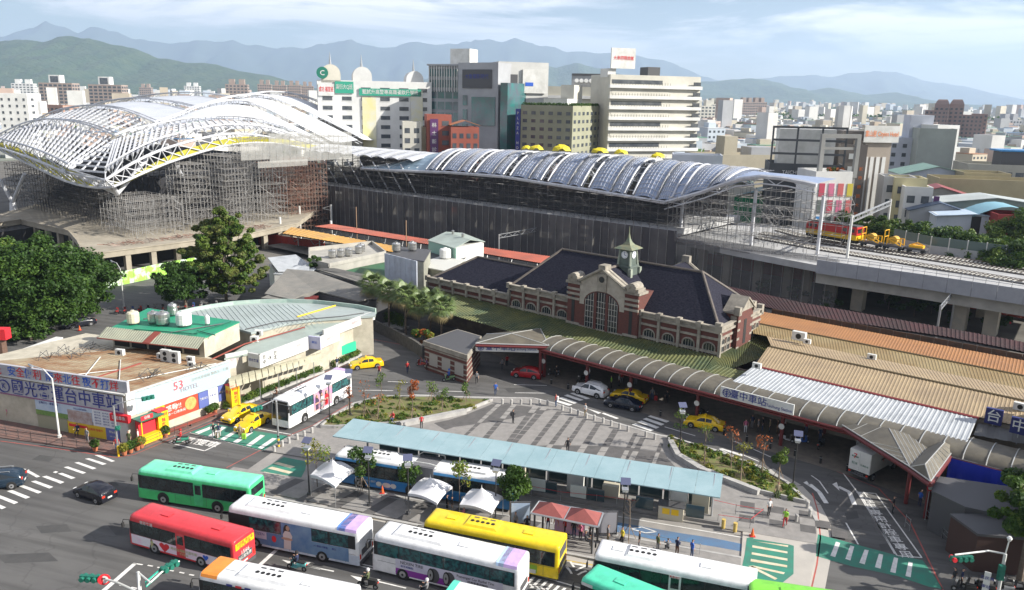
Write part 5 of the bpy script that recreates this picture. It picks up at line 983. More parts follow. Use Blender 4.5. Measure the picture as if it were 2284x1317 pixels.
p=at(622,1000); t=thing('traffic_signal','silver signal pole with yellow striped foot leaning over the white coach nose','traffic signal',p); h=hz(p,895)
MB().tube(p,p+Vector((0,0,h)),.1,n=8).obj('pole',METAL,t,world=True)
for k in range(4): MB().tube(p+Vector((0,0,.2+k*.35)),p+Vector((0,0,.38+k*.35)),.125,n=8).obj('foot_stripe',YEL if k%2==0 else BLACK,t,world=True)
e=at(572,912,h); MB().path([p+Vector((0,0,h)),at(612,892,h),e],.06,6).obj('arm',METAL,t,world=True); sighead(t,e,e-p-Vector((0,0,h)),3)
p=at(265,1018); h=hz(p,905); t=thing('traffic_signal','curved signal pole with red lit head at the terminal corner','traffic signal',p); MB().tube(p,p+Vector((0,0,h)),.1,n=8).obj('pole',METAL,t,world=True); e=at(330,888,h); MB().path([p+Vector((0,0,h)),at(278,897,h+.5),at(300,890,h+.2),e],.05,6).obj('arm',METAL,t,world=True); sighead(t,e,e-p-Vector((0,0,h)),3); sighead(t,p+Vector((.3,-.2,3.2)),Vector((1,0,0)),1)
MB().tube(p,p+Vector((0,0,1.2)),.12,n=8).obj('foot_stripe',YEL,t,world=True)
def rsign(label,x,y,h=2.4,m=INKRED):
 p=at(x,y); t=thing('road_sign',label,'sign',p); MB().tube((0,0,0),(0,0,h),.04,n=6).obj('post',METAL,t); MB().tube((0,-.03,h),(0,-.07,h),.32,n=18).obj('sign_face',m,t); MB().tube((0,-.07,h),(0,-.08,h),.2,n=16).obj('sign_symbol',WHITE,t)
rsign('round red and white sign at the corner of the brick block',1040,842); rsign('round red sign on the pavement below the white destination boards',715,822); rsign('red and white bus stop disc on the dark post at the right canopy',2063,1160,3.2); rsign('small round no entry sign beside the lower right railing',2108,1188)
for i,(x,y,l) in enumerate([(853,1100,'orange traffic cone on the pavement between the first two tents'),(1678,1196,'orange traffic cone at the corner of the small green crossing'),(178,737,'orange traffic cone under the big trees')]):
 t=thing('traffic_cone',l,'cone',at(x,y,Hh),0); MB().box(-.22,-.22,0,.22,.22,.05).obj('base',INKRED,t); MB().tube((0,0,.05),(0,0,.75),.17,.03,n=10).obj('cone',mat('cone_orange',(.75,.12,.02),.5),t)
for x,y,l in ((1613,1178,'left of two ochre stub posts near the barrier tape'),(1639,1186,'right of two ochre stub posts near the barrier tape')):
 t=thing('stub_post',l,'bollard',at(x,y,Hh)); MB().tube((0,0,0),(0,0,.8),.17,n=10).obj('shaft',mat('ochre_paint',(.5,.36,.1),.7),t); MB().tube((0,0,.8),(0,0,.84),.19,n=10).obj('cap',mat('ochre_paint',(0,0,0)),t)
barrier('grey railing fence on the kerb in front of the terminal posters',[at(-40,965),at(70,985),at(140,997),at(205,1006)],1.0,DKGREY,DKGREY,(.25,.6,.95),1.6,'railing','railing')
barrier('grey railing fence round the snack stall corner',[at(325,1000),at(390,972),at(420,962)],1.0,DKGREY,DKGREY,(.25,.6,.95),1.4,'railing','railing')
barrier('steel railing beside the stairway at the lower right',[at(2060,1155),at(2100,1200),at(2140,1240)],1.0,METAL,METAL,(.5,.95),1.6,'railing','railing',z0=0)
barrier('short steel railing beyond the road lettering at the right',[at(2018,1175),at(2028,1185)],1.2,METAL,METAL,(.5,1.1),1.0,'railing','railing',z0=0)
t=thing('bench','long maroon bench in front of the red poster','bench',O+RX*6.5+NR*1.3,math.atan2(RX.y,RX.x)); MB().box(-3.5,-.25,.4,3.5,.25,.5).obj('seat',m_rust,t)
for x in (-3.2,0,3.2): MB().box(x-.05,-.2,0,x+.05,.2,.4).obj('leg',DKGREY,t)
m_soil=mat('dry_grass_soil',(.15,.12,.06),.95,col2=(.13,.15,.04),scale=1.2,lo=.4,hi=.6,bump=.5,bscale=6)
IL=[(716,957),(745,932),(786,914),(818,899),(852,891),(960,891),(1098,897),(1040,921),(970,935),(892,949),(840,952),(745,958)]
IR=[(1490,980),(1545,999),(1600,1016),(1680,1045),(1750,1082),(1798,1127),(1692,1102),(1625,1075),(1566,1050),(1502,1012)]
def island(label,pts):
 P=[at(x,y) for x,y in pts]; t=thing('planting_bed',label,'planting bed',Vector((sum(p.x for p in P)/len(P),sum(p.y for p in P)/len(P),Hh)))
 MB().prism([(p.x,p.y) for p in P],Hh,Hh+.22).obj('soil',m_soil,t,world=True)
 for p,q in zip(P,P[1:]+P[:1]): b=MB(); b.prism([(c.x,c.y) for c in seg(p,q,.22)],Hh,Hh+.35); b.obj('edging_stone',m_kerb,t,world=True)
 return P
PI=island('left planting bed of dry grass with staked saplings',IL); PR=island('right curved planting bed with low yellow green shrubs',IR)
for a,c,l in ((890,948,'x'),):
 t=thing('stone_bench','long low pale stone bench along the left planting bed','bench',at(965,940,Hh)); p,q=at(893,951,Hh),at(1038,922,Hh); b=MB(); b.prism([(x.x,x.y) for x in seg(p,q,.7)],Hh,Hh+.5); b.obj('seat',m_kerb,t,world=True)
 t=thing('stone_bench','curved dark shaded stone bench along the right planting bed','bench',at(1600,1080,Hh)); P_b=[at(1495,990,Hh),at(1512,1022,Hh),at(1560,1052,Hh),at(1692,1103,Hh)]
 for p,q in zip(P_b,P_b[1:]): b=MB(); b.prism([(x.x,x.y) for x in seg(p,q,.6)],Hh,Hh+.5); b.obj('seat',m_kerb,t,world=True)
def grassy(label,P,n,size,mats,h,seed,cat='ground cover',name='ground_cover'):
 g=random.Random(seed); bl_=[]; xs=[p.x for p in P]; ys=[p.y for p in P]
 while len(bl_)<n:
  x=g.uniform(min(xs),max(xs)); y=g.uniform(min(ys),max(ys)); v=Vector((x,y,0))
  if inside(v,P): r=g.uniform(.25,.7); bl_.append((x,y,Hh+.2,r,r,h*g.uniform(.4,1)))
 me=leafmesh(name,bl_,n*110,size,mats,seed=seed); o=place(me,name); tag(o,label,cat,kind='stuff')
grassy('dry yellow green ground cover in the left bed',PI,95,.12,[LF2,LF4,LF3],.35,5); grassy('dense yellow green low shrubs in the right bed',PR,75,.13,[LF2,LF3,LF4],.5,9)
def hedge(label,pts,w,h,seed,mats=None,kerb=True,n=420):
 t=thing('hedge',label,'hedge',Vector((pts[0].x,pts[0].y,0))); bl_=[]; g=random.Random(seed)
 for p,q in zip(pts,pts[1:]):
  k=max(1,int((q-p).length/.55))
  for i in range(k):
   c=p.lerp(q,i/k); bl_.append((c.x-t.location.x+g.uniform(-.15,.15),c.y-t.location.y+g.uniform(-.15,.15),h*.55,w*.6*g.uniform(.8,1.15),w*.6*g.uniform(.8,1.15),h*.5*g.uniform(.8,1.2)))
  b=MB(); b.prism([(x.x,x.y) for x in seg(p,q,w*1.25)],0,.3); b.obj('kerb_wall',m_kerb,t,world=True)
 place(leafmesh('foliage',bl_,len(bl_)*n,.085,mats or [LF2,LF3,LF1],seed=seed),'foliage',t)
hedge('long low hedge between the boarding pavement and the white coach',[at(503,915),at(560,893),at(620,867),at(680,843),at(716,830)],1.1,.95,2)
hedge('short hedge curving past the green poster panels',[at(745,819),at(785,800),at(812,785),at(815,772),at(812,764)],1.0,1.0,3)
hedge('trimmed hedge on the stone wall under the palms',[at(830,712,0),at(860,722,0),at(905,735,0)],1.2,2.3,4,[LF1,LF2,LF3])
w=thing('retaining_wall','dark stone wall under the palms along the slip road','wall',at(900,770)); pts=[at(835,738),at(880,760),at(925,785),at(945,800)]
for p,q in zip(pts,pts[1:]): b=MB(); b.prism([(x.x,x.y) for x in seg(p,q,.4)],0,1.8); b.obj('wall_section',mat('dark_stone',(.1,.095,.085),.9,col2=(.06,.055,.05),scale=2),w,world=True)
def sapling(label,base,top,mats,nleaf=140,r=.5,stakes=True,group='young trees on the plaza',bare=False,size=.1,z0=None):
 p=at(*base,Hh+.1 if z0 is None else z0); h=max(1.5,hz(Vector((p.x,p.y,0)),top)-p.z); t=thing('young_tree',label,'tree',p,0,group); g=random.Random(int(base[0]))
 b=MB(); b.path([(0,0,0),(g.uniform(-.06,.06),g.uniform(-.05,.05),h*.45),(g.uniform(-.1,.1),0,h*.8)],.045,5); b.obj('trunk',BARK,t)
 b=MB(); bl_=[]
 for k in range(9 if bare else 7):
  a=g.uniform(0,6.28); z=h*g.uniform(.45,.8); e=(math.cos(a)*r*g.uniform(.5,1),math.sin(a)*r*g.uniform(.5,1),z+h*g.uniform(.08,.22)); b.path([(0,0,z),e],.018,4); bl_.append((e[0],e[1],e[2],r*.7,r*.7,r*.65))
 b.obj('limb',BARK,t,sep=False); bl_.append((0,0,h*.9,r*.5,r*.5,r*.5))
 if nleaf: place(leafmesh('crown',bl_,nleaf,size,mats,seed=int(base[0])),'crown',t)
 if stakes:
  for k in range(3): a=k*2.09+.4; MB().tube((math.cos(a)*.7,math.sin(a)*.7,0),(0,0,1.5),.03,n=5).obj('stake',mat('stake_wood',(.25,.18,.12),.8),t)
c3=lambda x,y:(x/2.453+600,y/2.453+780); c4=lambda x,y:(x/2.452+1150,y/2.452+780)
S=[((440,350),190,[LF5],70,'nearly bare reddish sapling beside the black lamp in the left bed'),((525,370),180,[LF5],25,'bare sapling second from the left in the left bed'),((600,385),240,[LF5],20,'leaning bare sapling third in the left bed'),((615,300),120,[LF3,LF2],110,'green tipped tall sapling at the back of the left bed'),((718,335),170,[LF4],60,'pale sparse sapling in the middle of the left bed'),((785,385),155,[LF5],260,'bright rust orange sapling in the left bed'),((890,290),175,[LF3],110,'small green sapling right of the orange one'),((950,340),215,[LF3,LF2],140,'green sapling in front at the right of the left bed'),((1080,290),190,[LF3,LF2],160,'rightmost green sapling of the left bed')]
for (x,y),tp,m,n,l in S: bx,by=c3(x,y); sapling(l,(bx,by),tp/2.453+780,m,n*2,.55)
S=[((895,540),340,[LF3,LF2],110,'green sapling tied beside the black lamp in the right bed'),((1030,630),400,[LF3],50,'thin sparse sapling second in the right bed'),((1175,640),410,[LF5],45,'reddish sapling third in the right bed'),((1228,720),500,[LF4],80,'yellow leaved sapling in the middle of the right bed'),((1345,670),470,[LF5],60,'rust coloured sapling fourth in the right bed'),((1435,720),560,[LF2,LF3],420,'green leafy sapling at the right end of the right bed')]
for (x,y),tp,m,n,l in S: bx,by=c4(x,y); sapling(l,(bx,by),tp/2.452+780,m,n*2,.6)
sapling('sparse yellow green tree on the pavement left of the first tent',(708,1086),983,[LF3,LF4],420,1.0,False,size=.12); sapling('dark green young tree between the first and middle tent',(808,1095),1005,[LF1,LF2],900,.85,True,size=.14); sapling('small green tree partly behind the middle tent',(912,1120),1035,[LF2,LF1],700,.75,False,size=.13)
sapling('pale sparse tree in front of the rear half of the articulated bus',(1024,1140),1030,[LF4,LF3],420,.85,False,size=.12); sapling('round crowned green tree right of the tents',(1137,1150),1055,[LF1,LF2],2600,1.15,False,size=.15); sapling('bare forked young tree beside the lamp right of the kiosk',(1402,1205),1095,[LF5],0,.8,True,bare=True)
def tree(label,p,h,crown,mats,n,size=.3,trunk=.3,seed=1,cat='tree',name='broadleaf_tree',limbs=8,group=None,sparse=0):
 """crown: list of (dx,dy,z,rx,ry,rz) lobes"""
 t=thing(name,label,cat,p,0,group); g=random.Random(seed); b=MB(); zt=min(c[2] for c in crown); top=max(c[2] for c in crown)
 b.tube((0,0,0),(0,0,zt*.9),trunk,trunk*.75,n=8); b.tube((0,0,zt*.9),(0,0,top),trunk*.7,trunk*.2,n=7)
 b.obj('trunk',BARK,t); bl_=[]
 for c in crown:
  MB().tube((0,0,zt*g.uniform(.6,1)),(c[0],c[1],c[2]),trunk*.35,.04,n=5).obj('limb',BARK,t)
  k=max(6,int(9*c[3]*c[5]/3))
  for _ in range(min(k,26)):
   d=Vector((g.gauss(0,1),g.gauss(0,1),g.gauss(0,1))).normalized()*g.uniform(.55,1); r=g.uniform(.34,.6)*min(c[3],c[5])
   bl_.append((c[0]+d.x*c[3],c[1]+d.y*c[4],c[2]+d.z*c[5],r,r,r*.7))
 place(leafmesh('crown',bl_,n,size,mats,flat=.3,seed=seed),'crown',t)
def lobes(R,z0,z1,n,seed,sq=1.):
 g=random.Random(seed); o=[]
 for i in range(n):
  f=(i+.5)/n; z=z0+(z1-z0)*f; rr=R*math.sin(math.pi*(.18+.72*f))**.8; a=i*2.4+g.random(); d=rr*.5*(1 if i<n-1 else 0); s=rr*.62
  o.append((math.cos(a)*d,math.sin(a)*d,z,s,s,s*.75*sq))
 return o
grp='large dark trees at the left by the street'
tree('huge dark green tree filling the left side, its crown nearest the camera',at(100,735),12,lobes(8.2,2.5,13.5,13,3),[LF1,LF1,LF2],42000,.24,.6,11,group=grp)
tree('dark green tree at the left edge behind the huge one',at(-30,740),12,lobes(8,2.5,13.0,11,4),[LF1,LF1,LF2],26000,.26,.5,12,group=grp)
tree('large green tree right of the huge one, reaching towards the street lamp',at(178,712),11,lobes(6.0,2.2,11.0,10,5),[LF1,LF2,LF1],26000,.24,.5,13,group=grp)
tree('small dark tree low at the far left by the red sign pylon',at(70,760),5,lobes(4.2,1.2,5.5,7,6),[LF1,LF2],8000,.2,.25,14)
tree('pale leafed tree behind the crown at the left edge below the concrete deck',at(-10,640),9,lobes(6,4,8.5,6,7),[LF3,LF2],9000,.28,.3,15)
p=at(505,672); H_=hz(p,462); cr=[]
g=random.Random(5)
for i in range(24):
 f=i/23; z=3+(H_-4)*f; R=(6.2*(1-f**2.4)+1.2)*(1.0 if f>.12 else .7); a=i*2.4; cr.append((math.cos(a)*R*.66,math.sin(a)*R*.66,z,R*.38+.9,R*.38+.9,1.5))
tree('tall loose crowned kapok tree in the centre left with stepped tiers of branches',p,H_,cr,[leafmat('leaf_olive',(.19,.22,.075),.5),LF3,LF2],60000,.24,.32,21)
tree('dark spreading tree in the shade left of the tall stepped tree',at(415,690),7,lobes(5,3,7.5,7,9),[LF1,LF1],17000,.22,.3,22)
tree('small bright green bush on the concrete block corner',at(703,600,4.6),2.2,[(0,0,1.4,1.3,1.3,1.1)],[LF2,LF1],2600,.15,.1,23)
tree('bushy reddish shrub below the last palm by the flat roofed brick block',at(945,775),3,[(0,0,1.8,1.8,1.8,1.4),(1.4,-.6,1.2,1.0,1.0,.8)],[LF5,LF4,LF2,LF2],5000,.13,.1,24,name='shrub',cat='shrub')
tree('leafy green tree at the lower right corner, in sunlight',at(2262,1315)+Vector((1,1,0)),8,[(-.5,0,6.2,2.6,2.6,1.6),(1.6,-1,6.6,2.6,2.4,1.6),(0,1.6,7.4,2.4,2.2,1.2),(-2.0,-.2,5.2,1.8,1.6,1.0),(1,-2.4,5,2.4,2,1.4)],[LF2,LF3,LF1],22000,.17,.25,25)
tree('big leafy tree mostly beyond the right edge, shading the lower right road',at(2480,1255),11,[(0,0,8,4.5,4.5,3),(3,2,9,3.5,3.5,2.5),(-3,-1,7,3,3,2.2),(1,-3,7,3,3,2)],[LF2,LF3,LF1],20000,.22,.35,26)
tree('leafy green tree overhanging the brick block at the right edge',at(2335,1235),9,[(0,0,6,3.4,3.4,2.2),(-2.4,-.5,5.2,2.2,2.2,1.5),(1,2,7,2.6,2.6,1.8)],[LF2,LF3,LF1],18000,.18,.3,28)
tree('second leafy tree beyond the right edge by the market stalls',at(2420,1120),10,[(0,0,7.5,4,4,2.8),(-2,2,8.5,3,3,2)],[LF2,LF1],12000,.22,.3,27)
fr=mat('palm_frond',(.07,.12,.03),.5,col2=(.13,.17,.05),scale=2); dead=mat('dead_frond',(.2,.16,.07),.8)
def frondmesh(seed):
 g=random.Random(seed); b=MB(); b.mk(); b.q=1; n=13
 for i in range(n):
  a=(i/(n-1)-.5)*2.5; L_=1.0*(1-.18*abs(a)); c,s=math.cos(a),math.sin(a)
  m1=(.8+c*L_*.55,s*L_*.55,.02-.05*abs(a)); tip=(.8+c*L_*.98,s*L_*.98,-.35-.12*abs(a)); w=.055
  b.poly([(.8,0,0),(m1[0]+s*w,m1[1]-c*w,m1[2]),tip,(m1[0]-s*w,m1[1]+c*w,m1[2])])
 b.tube((0,0,0),(.82,0,0),.02,n=4); return b.mesh('frond',fr)
FM=[frondmesh(i) for i in range(3)]; FD=FM[0].copy(); FD.materials.clear(); FD.materials.append(dead)
def palm(label,base,top,seed):
 p=at(*base); h=hz(p,top)-1.0; t=thing('fan_palm',label,'palm tree',p,0,'fan palms on the raised bed beside the station'); g=random.Random(seed)
 b=MB(); b.lathe([(.24,0),(.17,.6),(.15,h*.6),(.19,h)],n=8); b.obj('trunk',BARK,t)
 for k in range(38):
  a=k*2.4; el=1.25-1.9*(k/37)**.9; m=FM[k%3] if k<32 else FD; sc=1.55*g.uniform(.85,1.1)
  M=Matrix.Translation((0,0,h))@Matrix.Rotation(a,4,'Z')@Matrix.Rotation(-el,4,'Y')@Matrix.Scale(sc,4); place(m,'frond',t,M=M)
for i,(b_,tp,l) in enumerate([((832,722),622,'leftmost fan palm, behind the mint parapet end'),((868,735),638,'second fan palm from the left'),((905,748),645,'tallest looking fan palm in the middle of the row'),((935,750),665,'fourth fan palm from the left, set back'),((985,768),672,'rightmost large fan palm beside the green roof'),((960,740),660,'small fan palm squeezed between the two right ones')]): palm(l,b_,tp,i)
m_tyre=mat('tyre',(.018,.018,.018),.85); m_rim=mat('wheel_rim',(.42,.42,.43),.35,.6); m_bwin=mat('bus_window',(.012,.016,.018),.06,spec=.7,col2=(.03,.05,.05),scale=1.6,lo=.4,hi=.7)
m_curt=mat('curtained_window',(.03,.13,.13),.12,spec=.7,col2=(.02,.03,.04),scale=3,lo=.4,hi=.6); m_fan=mat('fan_grille',(.01,.01,.01),.6)
m_lamp=mat('tail_lamp',(.55,.04,.02),.2); m_lampw=mat('head_lamp',(.75,.75,.72),.12,spec=.8)
def loft(b,secs,m):
 K=len(secs[0]); n=b._a([p for s in secs for p in s])
 for i in range(len(secs)-1):
  for j in range(K-1):
   b.f.append((n+i*K+j,n+(i+1)*K+j,n+(i+1)*K+j+1,n+i*K+j+1)); b.m.append(m(i,j) if callable(m) else m)
 return n
def wheel(parent,x,y,r,side,wd=.28):
 b=MB(); b.tube((x,y-side*wd/2,r),(x,y+side*wd/2,r),r,n=20); w=b.obj('wheel',m_tyre,parent)
 b=MB(); b.tube((x,y+side*(wd/2+.0),r),(x,y+side*(wd/2+.03),r),r*.58,n=16,m=0).tube((x,y+side*(wd/2+.03),r),(x,y+side*(wd/2+.06),r),r*.2,n=8,m=1); b.obj('rim',[m_rim,m_tyre],w)
def bus_shell(L,H,W,mats,rake=.25,zc=.32,x0=None,x1=None,lower=1.15,frontm=4):
 """mats: side_low, side_high, roof, ends"""
 x0=-L/2 if x0 is None else x0; x1=L/2 if x1 is None else x1
 def sec(x,w,h,dz=0):
  half=[(w/2,zc+dz),(w/2,lower),(w/2,H*.83),(w/2-.03,H-.30),(w/2-.12,H-.10-.0),(w/2-.34,H-.02),(0,h)]
  half=[(a,min(z,h)) for a,z in half]
  return [(x,a,z) for a,z in half]+[(x,-a,z) for a,z in half[::-1][1:]]
 S_=[sec(x0,W-.14,H-.12),sec(x0+.08,W-.02,H-.03),sec(x0+.3,W,H),sec(x1-.6,W,H),sec(x1-.2,W-.04,H-.03),sec(x1,W-.2,H-.14)]
 for k in range(13):
  x,y,z=S_[5][k]; t=max(0,(z-1.1)/(H-1.1)); S_[5][k]=(x-rake*t,y,z)
  x,y,z=S_[4][k]; S_[4][k]=(x-rake*.6*t,y,z)
 b=MB(); col=[0,1,1,2,2,2,2,2,2,1,1,0]
 loft(b,S_,lambda i,j:col[j])
 n=len(b.v)-13
 b.f.append(tuple(range(13))); b.m.append(3)
 b.f.append(tuple(range(n,n+13))[::-1]); b.m.append(3)
 me=b.mesh('body',mats); import bmesh
 bm=bmesh.new(); bm.from_mesh(me); bmesh.ops.recalc_face_normals(bm,faces=bm.faces); bm.to_mesh(me); bm.free()
 for p in me.polygons: p.use_smooth=(len(p.vertices)==4)
 return me
def panel(parent,name,x0,x1,z0,z1,y,side,m,t=.012):
 b=MB(); ya=y; yb=y+side*t; b.box(x0,min(ya,yb),z0,x1,max(ya,yb),z1); return b.obj(name,m,parent)
def bus(label,A,B,z,L,H=3.1,W=2.5,side=1,cl=(.8,.8,.8),ch=None,cr=None,win='black',unit=None,ads=None,hatch=(),doors=(),wheels=None,sgn=None,rear=None,roofband=(),zc=.3,x0=None,x1=None,fwin=True,end=None,group='buses waiting and driving on the roads'):
 pa,pb=at(*A,z),at(*B,z); d=(pa-pb); d.z=0; d.normalize(); n=Vector((-d.y,d.x,0))
 n=-n
 front=Vector((pa.x,pa.y,0)); c=front-d*(L/2)+n*(W/2)
 rz=math.atan2(d.y,d.x); t=thing('bus',label,'bus',c,rz,group)
 ns=1
 ch=ch or cl; cr=cr or ch
 pm=lambda c_: paint('bus_paint_%02d_%02d_%02d'%tuple(int(99*v) for v in c_),c_)
 t_body=place(bus_shell(L,H,W,[pm(cl),pm(ch),pm(cr),pm(end or ch)],x0=x0,x1=x1,zc=zc),'body',t)
 wb=wheels or (L/2-2.7,-L/2+3.3)
 for x in wb:
  for s in (1,-1):
   b=MB(); b.tube((x,s*(W/2-.3),.56),(x,s*(W/2+.004),.56),.62,n=18); b.obj('wheel_arch',BLACK,t)
   wheel(t,x,s*(W/2-.12),.48,s)
 zb0,zb1=(1.35,H-.62) if win!='coach' else (1.75,H-.62)
 for s in (1,-1):
  xs=-L/2+.35; xe=L/2-.5
  n_=7 if win!='coach' else 6
  segs=[(xs+(xe-xs)*i/n_,xs+(xe-xs)*(i+1)/n_) for i in range(n_)]
  if sgn: segs=sgn(s*ns)if callable(sgn) else sgn
  panel(t,'window_band',xs-.05,xe+.3,zb0-.06,zb1+.06,s*(W/2-.003),s,BLACK,.008)
  for a,b_ in segs: panel(t,'window',a+.035,b_-.035,zb0,zb1,s*(W/2),s,m_curt if win=='coach' else m_bwin,.014)
 if fwin:
  b=MB(); b.T=Matrix.Translation((L/2+.0,0,0));
  r=.25; zz=[1.15,2.0,H-.55]; tt=[(z_-1.1)/(H-1.1) for z_ in zz]
  b.grid([[(-r*max(0,q)+.025,y,z_) for y in (-W/2+.16,0,W/2-.16)] for q,z_ in zip(tt,zz)],0); b.obj('windscreen',GLASS,t)
  b=MB(); b.box(L/2-.22,-W/2+.3,H-.5,L/2-.15,W/2-.3,H-.22); b.obj('destination_sign',BLACK,t)
  for s in (1,-1):
   MB().box(L/2-.02,s*(W/2-.5)-.16,.6,L/2+.03,s*(W/2-.5)+.16,.8).obj('headlight',m_lampw,t)
   b=MB(); b.path([(L/2-.3,s*(W/2),H-.5),(L/2+.2,s*(W/2+.2),H-.45),(L/2+.3,s*(W/2+.22),H-.75)],.03,5).box(L/2+.22,s*(W/2+.22)-.1,H-1.15,L/2+.34,s*(W/2+.22)+.1,H-.75); b.obj('wing_mirror',BLACK,t)
 xr=-L/2 if x0 is None else x0
 for k in range(6): panel(t,'panel_seam',-L/2+1.2+k*(L-2)/6,-L/2+1.225+k*(L-2)/6,zc+.1,1.25,ns*(W/2),ns,DKGREY,.006)
 panel(t,'panel_seam',-L/2+.3,L/2-.5,1.2,1.225,ns*(W/2),ns,DKGREY,.006)
 if rear is not None:
  MB().box(xr-.02,-W/2+.3,H-1.25,xr,W/2-.3,H-.5).obj('rear_window',rear if rear is not True else m_bwin,t)
 MB().box(xr-.06,-W/2+.1,.32,xr,W/2-.1,.62).obj('bumper',DKGREY,t)
 for s in (1,-1):
  MB().box(xr-.03,s*(W/2-.22)-.08,.8,xr,s*(W/2-.22)+.08,1.2).obj('tail_light',m_lamp,t)
 MB().box(xr-.02,-.25,.7,xr,.25,.84).obj('number_plate',WHITE,t)
 MB().box(xr-.015,-W/2+.45,.95,xr,W/2-.45,1.5).obj('engine_grille',DKGREY,t)
 if unit:
  ux,ul,uh,um,fans=unit; m=um or pm(cr)
  b=MB(); w=.85; b.grid([[(ux-ul/2,-w,H-.03),(ux+ul/2,-w,H-.03)],[(ux-ul/2+.25,-w+.15,H+uh),(ux+ul/2-.25,-w+.15,H+uh)],[(ux-ul/2+.25,w-.15,H+uh),(ux+ul/2-.25,w-.15,H+uh)],[(ux-ul/2,w,H-.03),(ux+ul/2,w,H-.03)]])
  b.poly([(ux-ul/2,-w,H-.03),(ux-ul/2,w,H-.03),(ux-ul/2+.25,w-.15,H+uh),(ux-ul/2+.25,-w+.15,H+uh)][::-1]); b.poly([(ux+ul/2,-w,H-.03),(ux+ul/2,w,H-.03),(ux+ul/2-.25,w-.15,H+uh),(ux+ul/2-.25,-w+.15,H+uh)])
  u=b.obj('air_conditioner',m,t)
  for k in range(fans):
   x=ux+(k-(fans-1)/2)*.44; MB().tube((x,.1,H+uh),(x,.1,H+uh+.03),.155,n=12).obj('fan',m_fan,u)
  for k in range(3): MB().box(ux-.9+k*.7,-.55,H+uh-.004,ux-.45+k*.7,-.38,H+uh+.006).obj('vent',DKGREY,u)
 for hx in hatch:
  MB().box(hx-.42,-.32,H-.02,hx+.42,.32,H+.07).obj('roof_hatch',pm(cr) if hx>0 or cr!=(.8,.8,.8) else mat('cream_plastic',(.5,.46,.36),.6),t)
 for x_ in doors:
  MB().box(x_-.45,ns*(W/2+.016)-.008,.45,x_+.45,ns*(W/2+.016)+.008,H-.55).obj('door',pm(ch),t)
  MB().box(x_-.3,ns*(W/2+.03)-.008,1.5,x_+.3,ns*(W/2+.03)+.008,H-.75).obj('door_window',m_bwin,t)
 for (xa,xb,m) in roofband:
  b=MB(); pts=[(W/2-.02,H-.3),(W/2-.10,H-.085),(W/2-.33,H-.008),(0,H+.012)]; pts=pts+[(-a,z_) for a,z_ in pts[::-1][1:]]
  b.grid([[(xa,a*1.005,z_+.006) for a,z_ in pts],[(xb,a*1.005,z_+.006) for a,z_ in pts]],0,flip=True); b.obj('roof_stripe',m,t)
 def P(x,z_,e=.03): return (x,ns*(W/2+e),z_)
 X=(-1,0,0) if ns>0 else (1,0,0)
 if ads: ads(t,P,X,ns)
 return t
def ad_rect(t,P,x0,x1,z0,z1,m,e=.016,name='advert_panel'):
 y=P(0,0,e)[1]; MB().box(x0,min(y,y*.999),z0,x1,max(y,y*1.0),z1) if 0 else None
 b=MB(); q=[P(x0,z0,e),P(x1,z0,e),P(x1,z1,e),P(x0,z1,e)];
 if q[0][1]>0: q=q[::-1]
 b.poly(q); return b.obj(name,m,t)
def blob(t,P,cx,cz,rx,rz,m,e,name='advert_print',n=12,pts=None):
 q=pts and [P(cx+a*rx,cz+b_*rz,e) for a,b_ in pts] or [P(cx+rx*math.cos(2*math.pi*i/n),cz+rz*math.sin(2*math.pi*i/n),e) for i in range(n)]
 b=MB(); b.poly(q); return b.obj(name,m,t)
pk=mat('pink_print',(.75,.5,.62),.5,col2=(.7,.7,.72),scale=.7);
m_sky=mat('blue_advert',(.06,.15,.33),.4,col2=(.2,.3,.42),scale=.35,lo=.35,hi=.65); m_lil=paint('lilac_paint',(.55,.38,.68)); m_blu=paint('blue_stripe_paint',(.12,.28,.7))
m_pur=mat('purple_print',(.22,.03,.28),.45); m_skin=mat('skin',(.45,.27,.19),.6); m_hair=mat('hair',(.02,.015,.012),.6); m_ads=mat('pale_advert',(.6,.58,.66),.45,col2=(.5,.48,.58),scale=.5)
HEART=[(0,-1),(.5,-.4),(.95,.2),(.9,.65),(.5,.9),(.15,.75),(0,.5),(-.15,.75),(-.5,.9),(-.9,.65),(-.95,.2),(-.5,-.4)]
def figure(t,P,x,z0,h,dress,e=.03):
 k=h/1.7
 blob(t,P,x+.05*k,z0+1.15*k,.24*k,.5*k,m_hair,e); blob(t,P,x,z0+.62*k,.33*k,.6*k,dress,e+.004,pts=[(-.6,-1),(.9,-1),(.8,0),(1,.55),(.5,1),(-.5,1),(-1,.5),(-.7,0)])
 blob(t,P,x-.03*k,z0+1.42*k,.13*k,.17*k,m_skin,e+.008); blob(t,P,x+.05*k,z0+.7*k,.4*k,.09*k,m_skin,e+.008)
def ads_red(t,P,X,ns):
 ad_rect(t,P,-5.2,5.1,.45,1.28,pk); blob(t,P,1.6,.85,.55,.42,INKRED,.03,pts=HEART); blob(t,P,-2.6,.95,.3,.26,INKBLUE,.03,pts=HEART)
 figure(t,P,2.9,.5,.85,mat('olive_print',(.4,.42,.2),.5)); letter(t,'時尚台灣觀光嘉年華',.3,mat('olive_print',(0,0,0)),P(-.4,.95),X,(0,0,1)); letter(t,'客戶服務',.22,mat('olive_print',(0,0,0)),P(-.4,.65),X,(0,0,1))
 letter(t,'豐原客運',.34,WHITE,P(3.35,H_RED-.47,.035),X,(0,0,1)); letter(t,'豆漿',.5,m_pur,P(-4.0,.9,.035),X,(0,0,1))
H_RED=3.0
